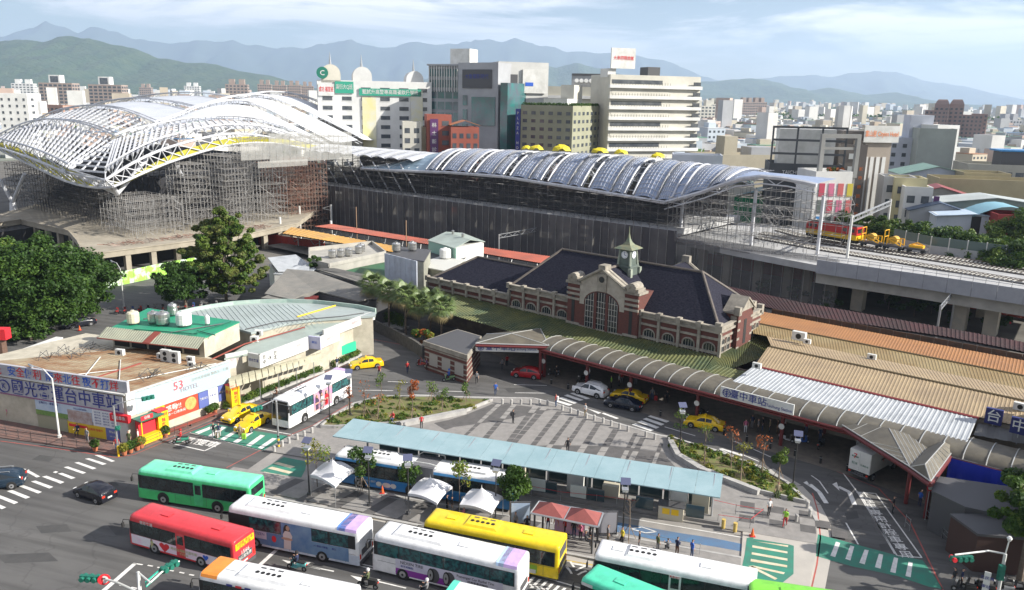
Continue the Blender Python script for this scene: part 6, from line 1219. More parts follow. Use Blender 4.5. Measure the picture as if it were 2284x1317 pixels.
def ads_citizen(t,P,X,ns):
 ad_rect(t,P,-5.2,3.9,.5,1.68,m_sky); ad_rect(t,P,-1.9,.9,1.6,2.85,m_sky,.02); ad_rect(t,P,2.3,4.0,1.0,1.66,m_ads,.022)
 letter(t,'CITIZEN',.33,NAVY,P(3.1,1.42,.03),X,(0,0,1)); figure(t,P,.3,.5,2.3,mat('white_dress',(.6,.52,.5),.6))
 blob(t,P,1.6,1.2,.22,.3,INKRED,.03); letter(t,'xC 輕盈光動能',.2,NAVY,P(-2.7,1.35,.03),X,(0,0,1)); letter(t,'廣告',.2,NAVY,P(-3.9,1.35,.03),X,(0,0,1))
def ads_nexen(t,P,X,ns):
 ad_rect(t,P,-4.9,4.0,.95,1.75,m_ads); ad_rect(t,P,-4.9,4.0,.42,.95,m_pur); letter(t,'NEXEN TIRE',.36,BLACK,P(2.6,1.5,.03),X,(0,0,1)); letter(t,'耐克森輪胎',.22,NAVY,P(3.0,1.18,.03),X,(0,0,1))
 for x in (.95,-.35):
  blob(t,P,x-.25,1.02,.45,.62,DKGREY,.026,n=16); blob(t,P,x,1.02,.3,.6,BLACK,.03,n=16); blob(t,P,x+.05,1.02,.2,.45,METAL,.034,n=14); blob(t,P,x+.05,1.02,.06,.14,BLACK,.038)
 letter(t,'Passenger Car Radial Tire',.3,BLACK,P(-2.7,1.5,.03),X,(0,0,1),w=3.0); letter(t,'國產車專用輪胎',.24,BLACK,P(-2.9,1.18,.03),X,(0,0,1)); letter(t,'榮獲國際大獎',.2,WHITE,P(-1.4,.66,.03),X,(0,0,1))
def ads_coach(t,P,X,ns):
 ad_rect(t,P,-1.9,1.6,.6,2.9,mat('violet_advert',(.35,.2,.4),.5,col2=(.6,.35,.3),scale=.8),.03)
 for i,x in enumerate((1.0,.1,-.8)): figure(t,P,x,.75,1.9,[mat('dark_dress',(.06,.04,.08),.6),WHITE,INKRED][i],.04)
def ads_yellow(t,P,X,ns):
 ad_rect(t,P,-4.1,-2.3,.5,1.15,mat('lime_print',(.25,.45,.03),.5),.02); ad_rect(t,P,-4.0,-2.8,.42,.75,WHITE,.024)
 ad_rect(t,P,1.5,2.6,1.5,2.1,m_ads,.035); ad_rect(t,P,-1.2,.6,1.5,2.1,m_ads,.035); letter(t,'128',.4,YEL,P(1.0,1.7,.04),X,(0,0,1))
def ads_artic(t,P,X,ns):
 m=mat('bright_blue',(.03,.2,.5),.4);
 for k,(x,r) in enumerate([(4.2,.3),(3.4,.45),(2.7,.3),(-4.5,.4),(-5.4,.3)]): blob(t,P,x,.75,r,.25,WHITE,.03)
 letter(t,'TAICHUNG BRT',.3,WHITE,P(5.6,.9,.03),X,(0,0,1))
bus('green city bus with rounded roof unit, nearest the zebra crossing',(302,1049),(545,1086),3.0,11.6,cl=(.05,.52,.15),ch=(.07,.58,.22),cr=(.18,.72,.45),H=3.15,unit=(1.6,3.0,.16,None,5),hatch=(-1.4,),doors=(-.6,),rear=True,ads=lambda t,P,X,ns:None)
b_red=bus('red city bus with pink floral advert and yellow strip over its tail',(282,1146),(515,1209),3.0,10.8,H=3.0,cl=(.62,.04,.05),hatch=(2.3,-2.9),ads=ads_red,doors=(-.1,))
MB().box(-5.45,-1.05,2.1,-5.415,1.05,2.62).obj('advert_panel',YEL,b_red); letter(b_red,'市府路 搭公車',.3,INKRED,(-5.46,0,2.45),(0,-1,0),(0,0,1)); letter(b_red,'紅公車上網',.26,INKRED,(-5.46,0,2.2),(0,-1,0),(0,0,1)); letter(b_red,'1566',.5,WHITE,(-5.43,0,1.6),(0,-1,0),(0,0,1)); letter(b_red,'8公里免費',.32,WHITE,(-5.43,0,1.2),(0,-1,0),(0,0,1))
W8=(.78,.78,.78)
bus('white tourist coach with blue seaside watch advert on its side',(503,1130),(750,1178),3.3,12.2,H=3.4,cl=(.55,.6,.68),ch=W8,cr=W8,win='coach',unit=(2.3,4.6,.16,None,5),hatch=(-.9,),rear=None,ads=ads_citizen,roofband=((-4.9,-4.2,m_blu),(-5.9,-4.5+.15,m_lil)) ,sgn=lambda s:[(2.1,3.9),(.3,2.05) if 0 else (.9,2.1),(-3.4,-1.9),(-5.2,-3.5)] if s==1 else [(-5+i*1.6,-3.45+i*1.6) for i in range(6)])
bus('white coach with purple skirt and tyre advert along its side',(828,1193),(1103,1256),3.3,12.2,H=3.4,cl=W8,win='coach',unit=(2.4,4.4,.16,None,5),hatch=(-1.3,),ads=ads_nexen,roofband=((-4.9,-4.3,mat('pale_blue_stripe',(.45,.6,.8),.4)),(-5.95,-4.5,m_lil)))
bus('yellow city bus pulling along the kerb beside the red kiosk',(940,1162),(1222,1219),3.0,11.6,H=3.1,cl=(.8,.58,.01),hatch=(3.6,-3.0),unit=(.9,3.0,.14,None,5),rear=DKGREY,ads=ads_yellow)
bus('white city bus with black windows beside the queueing people',(1320,1236),(1637,1299),3.0,12.0,H=3.1,cl=W8,unit=(2.3,2.6,.16,None,5),hatch=(4.2,-2.4),doors=(-.3,),ads=lambda t,P,X,ns:letter(t,'緊急出口',.2,INKRED,P(-.3,2.45,.045),X,(0,0,1)))
bus('mint green bus half cut off by the bottom edge, next to the white bus',(1290,1288),(1500,1374),3.0,11.6,H=3.1,cl=(.03,.42,.22),ch=(.04,.5,.3),cr=(.08,.6,.38),hatch=(3.0,),ads=lambda t,P,X,ns:ad_rect(t,P,4.6,5.5,2.55,2.8,WHITE,.03))
bus('lime green bus roof at the bottom edge below the green crossing',(1665,1330),(1900,1366),3.0,11.6,H=3.1,cl=(.2,.62,.05),hatch=(3.0,),ads=lambda t,P,X,ns:None)
b_or=bus('white city bus with orange front, behind the traffic signals',(437,1279),(730,1341),3.0,11.8,H=3.1,cl=W8,ch=W8,hatch=(3.6,-2.4),unit=(.7,4.6,.17,None,5),roofband=((4.2,5.55,paint('orange_paint',(.75,.25,.03))),),ads=lambda t,P,X,ns:[ad_rect(t,P,2.9-i*.75,3.4-i*.75,2.52,2.68,c,.03) for i,c in enumerate((NAVY,INKRED,NAVY))] and ad_rect(t,P,-3.5,2.2,.5,1.9,mat('leafy_advert',(.15,.3,.1),.5,col2=(.4,.5,.35),scale=.7),.02))
bus('white and mint bus whose roof corner shows at the bottom edge centre',(975,1335),(1180,1385),3.0,11.5,H=3.1,cl=W8,cr=W8,roofband=((5.0,5.5,paint('mint_paint',(.1,.6,.45))),),ads=lambda t,P,X,ns:None,fwin=True)
bus('white coach with violet pop group advert, driving beside the hedge kerb',(646,962),(775,890),0,12.0,H=3.45,side=1 if 0 else -1,cl=W8,cr=W8,win='coach',unit=(2.4,4.2,.16,None,5),ads=ads_coach,roofband=((-5.95,-5.2,m_lil),))
ba=bus('blue and white articulated bus standing under the bus platform roof',(742,1014),(1105,1071),3.05,18.0,H=3.15,W=2.5,cl=(.03,.2,.5),ch=(.03,.1,.28) if 0 else (.06,.3,.62),cr=W8,win='black',wheels=(6.2,.9,-5.0),x1=9.0,x0=-9.0,unit=(4.6,3.4,.17,None,5),hatch=(7.4,),ads=ads_artic,rear=True)
bl=MB()
for k in range(14):
 x=-1.3+k*.15; bl.box(x,-1.29,.4,x+.08,1.29,3.2)
bl.box(-1.35,-1.27,.45,.85,1.27,3.16); bl.obj('bellows',mat('grey_bellows',(.16,.16,.17),.8),ba)
b2=MB(); w=.85; b2.box(-6.3,-.8,3.1,-3.2,.8,3.32); u2=b2.obj('air_conditioner',paint('bus_paint_white',W8),ba)
for k in range(5): MB().tube((-5.4+k*.4,.1,3.3),(-5.4+k*.4,.1,3.35),.15,n=12).obj('fan',m_fan,u2)
for s in (-1,1): MB().path([(-1.6,s*1.1,3.1),(-1.6,s*1.1,3.45),(-.9,s*1.1,3.55),(.6,s*1.1,3.55),(1.2,s*1.1,3.1)],.05,6).obj('roof_rail',WHITE,ba)
def car_mesh(kind):
 """returns list of (part name, mesh builder, material key)"""
 Lh,W,prof={
  'sedan':(2.3,1.74,[(-2.3,.55,.55),(-2.2,.92,.92),(-1.55,.98,.98),(-.95,.98,1.40),(-.2,.98,1.46),(.35,.97,1.42),(1.05,.96,.96),(1.9,.84,.84),(2.22,.66,.66),(2.3,.45,.45)]),
  'hatch':(2.05,1.74,[(-2.05,.55,.55),(-1.98,.95,.95),(-1.75,1.0,1.32),(-1.1,1.0,1.47),(-.2,.98,1.5),(.35,.97,1.44),(1.05,.95,.95),(1.7,.84,.84),(1.98,.66,.66),(2.05,.45,.45)]),
  'suv':(2.28,1.84,[(-2.28,.6,.6),(-2.2,1.05,1.05),(-2.0,1.1,1.45),(-1.4,1.08,1.64),(-.2,1.06,1.68),(.5,1.05,1.6),(1.15,1.05,1.05),(1.85,.98,.98),(2.2,.8,.8),(2.28,.55,.55)])}[kind]
 zc=.22 if kind!='suv' else .3
 secs=[]
 for x,zs,zt in prof:
  t=abs(x)/Lh; w=W/2*(1-.10*max(0,(t-.75)/.25)**2); wt=w-.24 if zt>zs+.05 else w-.06
  e=.0 if zt>zs+.05 else 0
  half=[(w-.05,zc),(w,zc+.2),(w,zs-.12),(w-.04,zs),(wt,zt-.05 if zt>zs+.05 else zs+.0),(wt-.12 if zt>zs+.05 else wt-.1,zt),(0,zt+.03)]
  secs.append([(x,a,z) for a,z in half]+[(x,-a,z) for a,z in half[::-1][1:]])
 b=MB(); loft(b,secs,0); n=len(b.v); b.f.append(tuple(range(13))); b.m.append(0); b.f.append(tuple(range(n-13,n))[::-1]); b.m.append(0)
 me=b.mesh('body',WHITE); import bmesh
 bm=bmesh.new(); bm.from_mesh(me); bmesh.ops.recalc_face_normals(bm,faces=bm.faces); bm.to_mesh(me); bm.free()
 for p in me.polygons: p.use_smooth=(len(p.vertices)==4)
 parts=[]
 ix=[i for i,(x,zs,zt) in enumerate(prof) if zt>zs+.05]; i0,i1=ix[0],ix[-1]
 def q(name,pts,e):
  c=sum((Vector(p) for p in pts),Vector())/len(pts); nrm=(Vector(pts[1])-Vector(pts[0])).cross(Vector(pts[2])-Vector(pts[0])).normalized()
  out=c-Vector((0,0,.9)); nrm=nrm if nrm.dot(out)>0 else -nrm
  parts.append((name,MB().poly([c+(Vector(p)-c)*.9+nrm*e for p in pts])))
 S_=secs
 q('windscreen',[S_[i1][4],S_[i1+1][3],S_[i1+1][9],S_[i1][8]],.012)
 q('rear_window',[S_[i0][4],S_[i0-1][3],S_[i0-1][9],S_[i0][8]],.012)
 for s in (0,1):
  a,b_=(3,4) if s==0 else (9,8)
  ids=list(range(i0,i1+1))
  mid=ids[len(ids)//2]
  q('side_window',[S_[i0][a],S_[mid][a],S_[mid][b_],S_[i0][b_]],.012)
  q('side_window',[S_[mid][a],S_[i1][a] if 0 else S_[i1+1][a],S_[i1][b_],S_[mid][b_]],.012)
 return Lh,W,me,parts,zc
CARM={k:car_mesh(k) for k in ('sedan','hatch','suv')}
def car(name,label,cat,kind,A,B,colr,group=None,sign=None,end=False,side=1):
 """A,B: ground pixels of front and rear wheels on the near side"""
 pa,pb=at(*A),at(*B); d=(pa-pb); d.normalize(); n=Vector((-d.y,d.x,0))
 if n.y<0: n=-n
 Lh,W,me,parts,zc=CARM[kind]; n2=n if side>0 else -n
 c=(pa+pb)/2+n2*(W/2-.05); rz=math.atan2(d.y,d.x); t=thing(name,label,cat,c,rz,group)
 m=paint('car_paint_%02d_%02d_%02d'%tuple(int(99*v) for v in colr),colr,.2)
 me2=me.copy(); me2.materials.clear(); me2.materials.append(m); place(me2,'body',t)
 for pn,b in parts:
  k=(kind,pn,id(b)); o=place(_cm.setdefault(k,b.mesh(pn,GLASS)),pn,t)
 wx=Lh*.6; r=.32 if kind!='suv' else .36
 for x in (wx,-wx):
  for s in (1,-1):
   MB().tube((x,s*(W/2-.22),r+.02),(x,s*(W/2+.004),r+.02),r+.07,n=16).obj('wheel_arch',BLACK,t); wheel(t,x,s*(W/2-.09),r,s,.2)
 zl=.62 if kind!='suv' else .8
 for s in (1,-1):
  MB().box(Lh-.18,s*(W/2-.3)-.16,zl,Lh-.035,s*(W/2-.3)+.16,zl+.12).obj('headlight',m_lampw,t)
  MB().box(-Lh-.0,s*(W/2-.26)-.15,zl+.08,-Lh+.16,s*(W/2-.26)+.15,zl+.26).obj('tail_light',m_lamp,t)
  MB().box(.75,s*(W/2+.05)-.1,.95,.93,s*(W/2+.05)+.06,1.09).obj('wing_mirror',m,t)
 MB().box(-Lh-.02,-.22,.5,-Lh+.03,.22,.64).obj('number_plate',WHITE,t); MB().box(Lh-.03,-.5,.3,Lh+.01,.5,.5).obj('grille',BLACK,t)
 if kind=='sedan' and colr[1]>.4:
  MB().box(-.15,-.28,1.47,.1,.28,1.62).obj('taxi_sign',YEL,t)
 if kind=='suv':
  for s in (1,-1): MB().path([(-1.3,s*.62,1.66),(-1.2,s*.62,1.74),(.3,s*.62,1.74),(.4,s*.62,1.66)],.03,5).obj('roof_rail',METAL,t)
 return t
_cm={}
TX=(.82,.52,.01); g='yellow taxis on the station forecourt roads'
car('taxi','yellow taxi turning in front of the green shop front','taxi','sedan',(801,826),(838,822),TX,g)
car('taxi','yellow taxi behind the leading one at the left green crossing','taxi','sedan',(527,945),(570,925),TX,g)
car('taxi','yellow taxi nosing onto the green crossing ahead of the white coach','taxi','sedan',(558,966),(598,944),TX,g)
car('taxi','yellow taxi between the white suv and the dark blue car','taxi','sedan',(1376,893),(1420,902),TX,g)
car('taxi','yellow taxi by the zebra crossing with a grey rear bumper','taxi','sedan',(1543,955),(1592,964),TX,g)
car('car','white suv with roof rails entering the zebra crossing','car','suv',(1293,881),(1326,889),(.78,.78,.79))
car('car','black car with blue sheen next to the yellow taxi','car','sedan',(1362,910),(1409,919),(.01,.015,.03))
car('car','red hatchback parked at the covered station entrance','car','hatch',(1150,843),(1192,848),(.4,.015,.02))
car('car','black hatchback crossing the junction ahead of the green bus','car','hatch',(178,1112),(212,1124),(.012,.013,.02))
car('car','dark blue people carrier cut by the left edge','car','suv',(-30,1098),(10,1094),(.015,.03,.05))
car('car','black saloon parked under the big trees by the traffic cone','car','sedan',(160,735),(205,727),(.015,.012,.015))
car('car','white hatchback parked under the big trees','car','hatch',(160,700),(195,695),(.7,.7,.7))
def truck():
 pa,pb=at(1905,1062),at(1985,1020); c=at(1955,1062); d=(at(1940,1070)-at(1990,1042)); d.z=0; d=-d.normalized(); rz=math.atan2(d.y,d.x)
 t=thing('delivery_truck','white box truck of a convenience shop with striped logo, backed under the canopy','truck',at(1948,1052),rz)
 ad=lambda b,n_,m,p=t:b.obj(n_,m,p)
 bx=ad(MB().box(-3.2,-1.1,.95,1.3,1.1,3.1),'cargo_box',WHITE); ad(MB().box(-3.2,-.5,.6,2.9,.5,.85),'chassis',DKGREY)
 cb=MB(); cb.grid([[(1.45,s*1.0,.6),(1.45,s*1.0,2.3),(1.9,s*.95,2.35),(2.9,s*.95,1.5),(3.05,s*1.0,1.3),(3.05,s*1.0,.6)] for s in (-1,1)]); cb.poly([(1.45,-1,.6),(1.45,-1,2.3),(1.9,-.95,2.35),(2.9,-.95,1.5),(3.05,-1,1.3),(3.05,-1,.6)][::-1]); cb.poly([(1.45,1,.6),(1.45,1,2.3),(1.9,.95,2.35),(2.9,.95,1.5),(3.05,1,1.3),(3.05,1,.6)])
 ad(cb,'cab',WHITE); ad(MB().box(-3.32,-1.0,.5,-3.15,1.0,.68),'bumper',DKGREY)
 for s in (-1,1):
  dr=ad(MB().box(-3.24,min(s*.03,s*1.05),1.0,-3.2,max(s*.03,s*1.05),3.05),'rear_door',WHITE)
  for x in (-2.2,2.2): wheel(t,x,s*.95,.4,s,.26)
  ad(MB().box(-3.34,s*.9-.1,.72,-3.25,s*.9+.1,.86),'tail_light',m_lamp)
 def logo(P0,X,Y,k):
  X=Vector(X);Y=Vector(Y);Z=X.cross(Y)
  def quad(x0,x1,y0,y1,m,e): MB().poly([P0+X*x0*k+Y*y0*k+Z*e,P0+X*x1*k+Y*y0*k+Z*e,P0+X*x1*k+Y*y1*k+Z*e,P0+X*x0*k+Y*y1*k+Z*e]).obj('logo_stripe',m,t)
  quad(-.5,.5,-.15,-.05,DKGREEN,.01); letter(t,'7',k*1.1,INKRED,P0+Z*.02,X,Y); letter(t,'ELEVEN',k*.3,DKGREEN,P0+Z*.025-Y*.02*k,X,Y)
 logo(Vector((-3.25,.5,2.45)),(0,-1,0),(0,0,1),.7); logo(Vector((-.6,-1.11,2.1)),(1,0,0),(0,0,1),1.0)
 letter(t,'冷凍配送',.22,DKGREEN,(-3.25,-.5,1.7),(0,-1,0),(0,0,1)); letter(t,'配送',.3,DKGREEN,(-3.25,.5,1.7),(0,-1,0),(0,0,1))
truck()
def skin(joints,edges):
 me=bpy.data.meshes.new('b'); me.from_pydata([j[0] for j in joints],edges,[]); o=bpy.data.objects.new('b',me); C.objects.link(o)
 md=o.modifiers.new('s','SKIN'); o.modifiers.new('d','SUBSURF').levels=1
 for i,j in enumerate(joints): me.skin_vertices[0].data[i].radius=(j[1],j[1] if len(j)<3 else j[2])
 me.skin_vertices[0].data[0].use_root=True
 dg=bpy.context.evaluated_depsgraph_get(); dg.update(); r=bpy.data.meshes.new_from_object(o.evaluated_get(dg)); bpy.data.objects.remove(o); return r
def body(pose):
 lk=dict(stand=((.1,.02),(-.1,-.02),.0),walk=((.11,.28),(-.11,-.30),.22),sit=(None,None,.0),phone=((.1,.03),(-.1,-.02),.0))[pose]
 hip=.92 if pose!='sit' else .80
 J=[((0,0,hip),.125,.10),((0,0,hip+.2),.13,.095),((0,0,hip+.42),.155,.10),((0,0,hip+.54),.06,.06),((0,.01,hip+.62),.055,.06),((0,.02,hip+.73),.085,.1),((0,.01,hip+.81),.07,.08)]
 E=[(0,1),(1,2),(2,3),(3,4),(4,5),(5,6)]
 def add(p,r,par): J.append((p,r)); E.append((par,len(J)-1)); return len(J)-1
 for s in (1,-1):
  if pose=='sit':
   a=add((s*.10,.05,hip-.03),.085,0); a=add((s*.14,.42,hip-.06),.065,a); a=add((s*.14,.45,hip-.42),.05,a); add((s*.14,.6,hip-.46),.04,a)
   a=add((s*.2,0,hip+.44),.055,2); a=add((s*.24,.2,hip+.25),.042,a); a=add((s*.24,.48,hip+.28),.035,a); add((s*.24,.54,hip+.28),.03,a)
  else:
   dx,dy=lk[0] if s>0 else lk[1]
   a=add((s*.10,0,hip-.06),.085,0); a=add((s*.10,dy*.45+.03,hip*.52),.06,a); a=add((s*.10,dy-.02,.09),.043,a); add((s*.11,dy+.12,.035),.038,a)
   a=add((s*.2,0,hip+.44),.052,2)
   if pose=='phone': a=add((s*.23,.03,hip+.18),.042,a); a=add((s*.1,.25,hip+.25),.033,a); add((s*.06,.3,hip+.28),.03,a)
   else: w=-lk[2]*s; a=add((s*.25,w*.4-.02,hip+.18),.042,a); a=add((s*.26,w+.06,hip-.04),.033,a); add((s*.26,w+.09,hip-.13),.034,a)
 me=skin(J,E)
 for n in ('a','b','c','d','e'): me.materials.append(None)
 for p in me.polygons:
  c=p.center; x,y,z=c; k=1
  if z>hip+.76 or (z>hip+.66 and y<-.02): k=4
  elif z>hip+.555: k=0
  elif z<.1 and pose!='sit': k=3
  elif z<hip+.02: k=2
  if pose!='sit' and abs(x)>.19 and z<hip+.2 and z>hip-.25: k=0
  if pose=='sit':
   if z<hip-.4: k=3
   elif y>.3 and z>hip+.15: k=0
   elif z>=hip+.02 and z<hip+.55: k=1
  p.material_index=k; p.use_smooth=True
 return me
BODY={k:body(k) for k in ('stand','walk','sit','phone')}
fm=MB(); fm.mk(); fm.q=1; fm.tube((0,.115,0),(0,.15,-.01),.02,.012,n=5,m=0)
for s in (-1,1): fm.tube((s*.035,.105,.02),(s*.035,.118,.02),.012,n=5,m=1); fm.tube((s*.085,.01,0),(s*.1,.0,0),.025,n=5,m=0)
fm.tube((-.025,.108,-.045),(.025,.108,-.045),.008,n=4,m=2); FACE=fm.mesh('face',[m_skin,BLACK,INKRED])
def cloth(c): return mat('cloth_%02d_%02d_%02d'%tuple(int(99*v) for v in c),c,.85,col2=tuple(v*.7 for v in c),scale=5)
CL=dict(black=(.02,.02,.025),navy=(.02,.03,.08),red=(.45,.03,.03),white=(.65,.65,.65),grey=(.2,.2,.21),blue=(.03,.12,.5),khaki=(.3,.25,.16),pink=(.55,.15,.25),olive=(.1,.12,.05),jeans=(.05,.08,.16),yellow=(.6,.5,.05),lime=(.3,.6,.05),brown=(.15,.07,.04),orange=(.6,.15,.03),purple=(.15,.05,.2),teal=(.05,.3,.3))
def person(label,base,pose,top,legs,face=0.,z=None,bag=None,hair=(.015,.012,.01),parent_at=None,s=1.,case=None,group=None,hat=None):
 p=parent_at if parent_at is not None else at(*base,Hh if z is None else z)
 t=thing('person',label,'person',p,face,group); o=place(BODY[pose],'body',t); o.matrix_basis=Matrix.Scale(s,4)
 for sl_,m in zip(o.material_slots,(m_skin,cloth(CL[top]),cloth(CL[legs]),BLACK,mat('hair',(0,0,0)))): sl_.link='OBJECT'; sl_.material=m
 hip=.92 if pose!='sit' else .80
 f_=place(FACE,'face',t,loc=(0,.03*s,(hip+.72)*s))
 if bag: b=MB(); b.box(-.15,-.28,hip+.05,.15,-.1,hip+.48); b.obj('backpack',cloth(CL[bag]),t)
 if hat: b=MB().lathe([(.135,hip+.68),(.145,hip+.76),(.12,hip+.86),(.05,hip+.9)],(0,.01),10); b.obj('helmet',cloth(CL[hat]),t)
 if case:
  c=thing('suitcase',{'khaki':'tan upright suitcase on the left green crossing','lime':'lime green suitcase in front of the leading taxi','red':'red suitcase beside the canopy column'}[case],'suitcase',p+Vector((.45,-.1,0)),face); MB().box(-.2,-.14,.06,.2,.14,.62).obj('shell',cloth(CL[case]),c); MB().path([(-.12,-.1,.6),(-.12,-.1,.95),(.12,-.1,.95),(.12,-.1,.6)],.012,4).obj('handle',METAL,c)
  for s_ in (-1,1): MB().tube((s_*.15,0,.04),(s_*.18,0,.04),.04,n=8).obj('wheel',BLACK,c)
 return t
R_=math.radians
person('person in black with a backpack looking at a phone on the paved square',(1144,945),'phone','black','black',R_(-60),bag='black')
person('person in a maroon top standing by the end of the stone bench',(940,957),'stand','red','black',R_(20)); person('person in red sitting on the edge of the left planting bed',(877,946),'sit','red','jeans',R_(160),z=Hh-.2)
person('person in a bright blue jacket crossing the road alone',(1105,882),'walk','blue','jeans',R_(190),z=0)
person('person in a dark red coat walking on the road in front of the yellow taxi',(846,840),'walk','red','black',R_(170),z=0); person('person in red and black walking near the brick block',(909,833),'walk','red','navy',R_(200),z=0,bag='black')
person('person in purple near the parked scooters by the brick block',(952,826),'stand','purple','black',R_(90),z=0); person('person with a backpack pushing a bicycle at the round sign',(1063,856),'walk','grey','black',R_(180),z=0,bag='black')
person('person in white and red top at the plaza edge facing the white suv',(1240,908),'stand','red','jeans',R_(60),bag='white'); person('person in pale clothes leaning over the bollards',(1305,930),'stand','white','khaki',R_(120))
person('person in black seen just above the platform roof edge',(1266,1010),'stand','black','black',R_(0)); person('person in a white shirt with black trousers by the tape barriers',(1714,1150),'stand','white','black',R_(200))
person('person with a green backpack and maroon trousers on the right pavement',(1750,1174),'walk','lime','red',R_(150),bag='black'); person('person in camouflage standing in the right planting bed',(1733,1113),'stand','khaki','olive',R_(180),z=.35)
person('person in dark clothes pulling a tan suitcase on the green crossing',(477,976),'walk','black','grey',R_(200),z=0,case='khaki'); person('person in navy with a shoulder bag on the green crossing',(489,977),'walk','navy','white',R_(190),z=0)
person('person in khaki with a lime suitcase in front of the taxi',(536,979),'stand','khaki','khaki',R_(180),z=0,case='lime')
person('person seated by the terminal railing in a dark jacket',(175,975),'sit','navy','black',R_(190),z=.0); person('grey haired looking person standing beside the railing',(196,988),'stand','grey','grey',R_(160),z=.12)
person('person in a striped dark top at the terminal corner',(262,1008),'stand','red','jeans',R_(200),z=.12); person('person in an olive coat by the snack stall',(289,995),'stand','olive','olive',R_(170),z=.12); person('person in white bending by the flower pots',(310,990),'stand','white','navy',R_(100),z=.12)
person('person in black sitting on the bench near the red poster',(404,945),'sit','black','grey',R_(90),z=0); person('person in blue sitting farther left on the same bench',(388,950),'sit','navy','jeans',R_(150),z=0)
person('person in pink at the far left edge of the pavement',(18,938),'stand','pink','pink',R_(120),z=.12)
person('person in black standing in front of the shop door',(642,812),'stand','black','black',R_(120),z=.1); person('person in pink next to the boarding awning',(668,823),'stand','pink','jeans',R_(160),z=.1)
person('person in a grey jacket at the round red sign',(703,817),'stand','grey','khaki',R_(150),z=.1); person('person in a navy coat by the black poster stand near the short hedge',(752,823),'stand','navy','white',R_(200),z=0)
cr=[(1262,1195,'stand','red','black','person in red under the left half of the red kiosk roof'),(1280,1200,'stand','black','jeans','person in black behind the bench under the kiosk'),(1294,1206,'stand','pink','black','person in a striped pink top in the middle of the kiosk'),(1305,1222,'sit','black','black','person in black seated low in front of the kiosk'),(1320,1226,'stand','orange','brown','person in an orange patterned coat at the kiosk front'),(1240,1190,'stand','orange','black','person in orange at the left kiosk post'),(1316,1198,'stand','navy','black','person in navy at the right end of the kiosk'),(1330,1200,'stand','black','black','person in black leaning on the kiosk post'),(1222,1183,'stand','red','jeans','person in bright red farthest left under the kiosk'),(1355,1212,'stand','grey','khaki','pale haired person in grey right of the poster case'),(1387,1217,'stand','yellow','black','person in a yellow vest beside the black lamp'),(1425,1226,'stand','black','grey','person in a black printed shirt at the grey rail'),(1466,1232,'stand','olive','grey','person in an olive jacket farther along the rail'),(1488,1240,'sit','grey','black','person crouching in front of the rail'),(1509,1240,'phone','navy','brown','person in a navy jacket looking down, near the blue lane'),(1542,1246,'stand','blue','jeans','person in blue with black hair at the white bus'),(997,1143,'stand','black','black','person in black right of the middle tent'),(1008,1147,'stand','black','grey','second person in black right of the middle tent'),(1035,1168,'sit','pink','black','person sitting low in front of the right tent'),(1175,1190,'stand','black','black','person in black between the round tree and the kiosk'),(1150,1182,'stand','grey','black','person in grey at the white framed poster case')]
for x,y,ps,a,b_,l in cr: person(l,(x,y),ps,a,b_,random.uniform(0,6.28),z=Hh if ps!='sit' else Hh-.3)
cr=[(1120,826,'walk','grey','black','person in grey walking under the left station sign'),(1131,818,'stand','red','black','person in red deep inside the covered entrance'),(1314,846,'stand','white','jeans','person in white under the curved canopy near the white suv'),(1363,866,'stand','lime','black','person in a lime safety vest by the canopy column'),(1380,862,'stand','white','black','person in white beside the safety vest'),(1386,856,'stand','red','grey','person in a red jacket behind the yellow taxi'),(1454,893,'stand','grey','jeans','person in grey with a red case by the column'),(1418,858,'stand','khaki','grey','person in khaki waving under the canopy'),(1487,900,'stand','black','black','lone person in black between the taxis'),(1662,966,'stand','pink','white','person in pink shorts at the queue head'),(1677,956,'stand','navy','grey','person in navy second in the right hand queue'),(1690,966,'stand','grey','black','person in grey third in the right hand queue'),(1700,962,'stand','black','jeans','person in black fourth in the right hand queue'),(1716,966,'stand','khaki','black','person in khaki fifth in the right hand queue'),(1733,968,'stand','brown','brown','person in brown sixth in the right hand queue'),(1748,962,'stand','white','black','person in white by the scooter at the queue end'),(1797,968,'stand','red','jeans','person in red behind the blue scooter'),(1828,985,'stand','navy','jeans','person in navy by the yellow banner'),(1912,1000,'stand','white','white','person in white above the delivery truck'),(1990,1145,'stand','black','black','person in black in the dark by the red kerb line'),(2050,1130,'stand','blue','navy','person in blue inside the dark arcade'),(2125,1310,'stand','black','grey','person in black with a white bag at the bottom right'),(2142,1312,'stand','navy','black','second person at the bottom right corner'),(2095,1190,'stand','black','navy','person in black walking by the lower right railing'),(1240,842,'stand','black','black','person in black beside the red hatchback')]
for x,y,ps,a,b_,l in cr: person(l,(x,y),ps,a,b_,random.uniform(0,6.28),z=.02,case='red' if 'red case' in l else None)
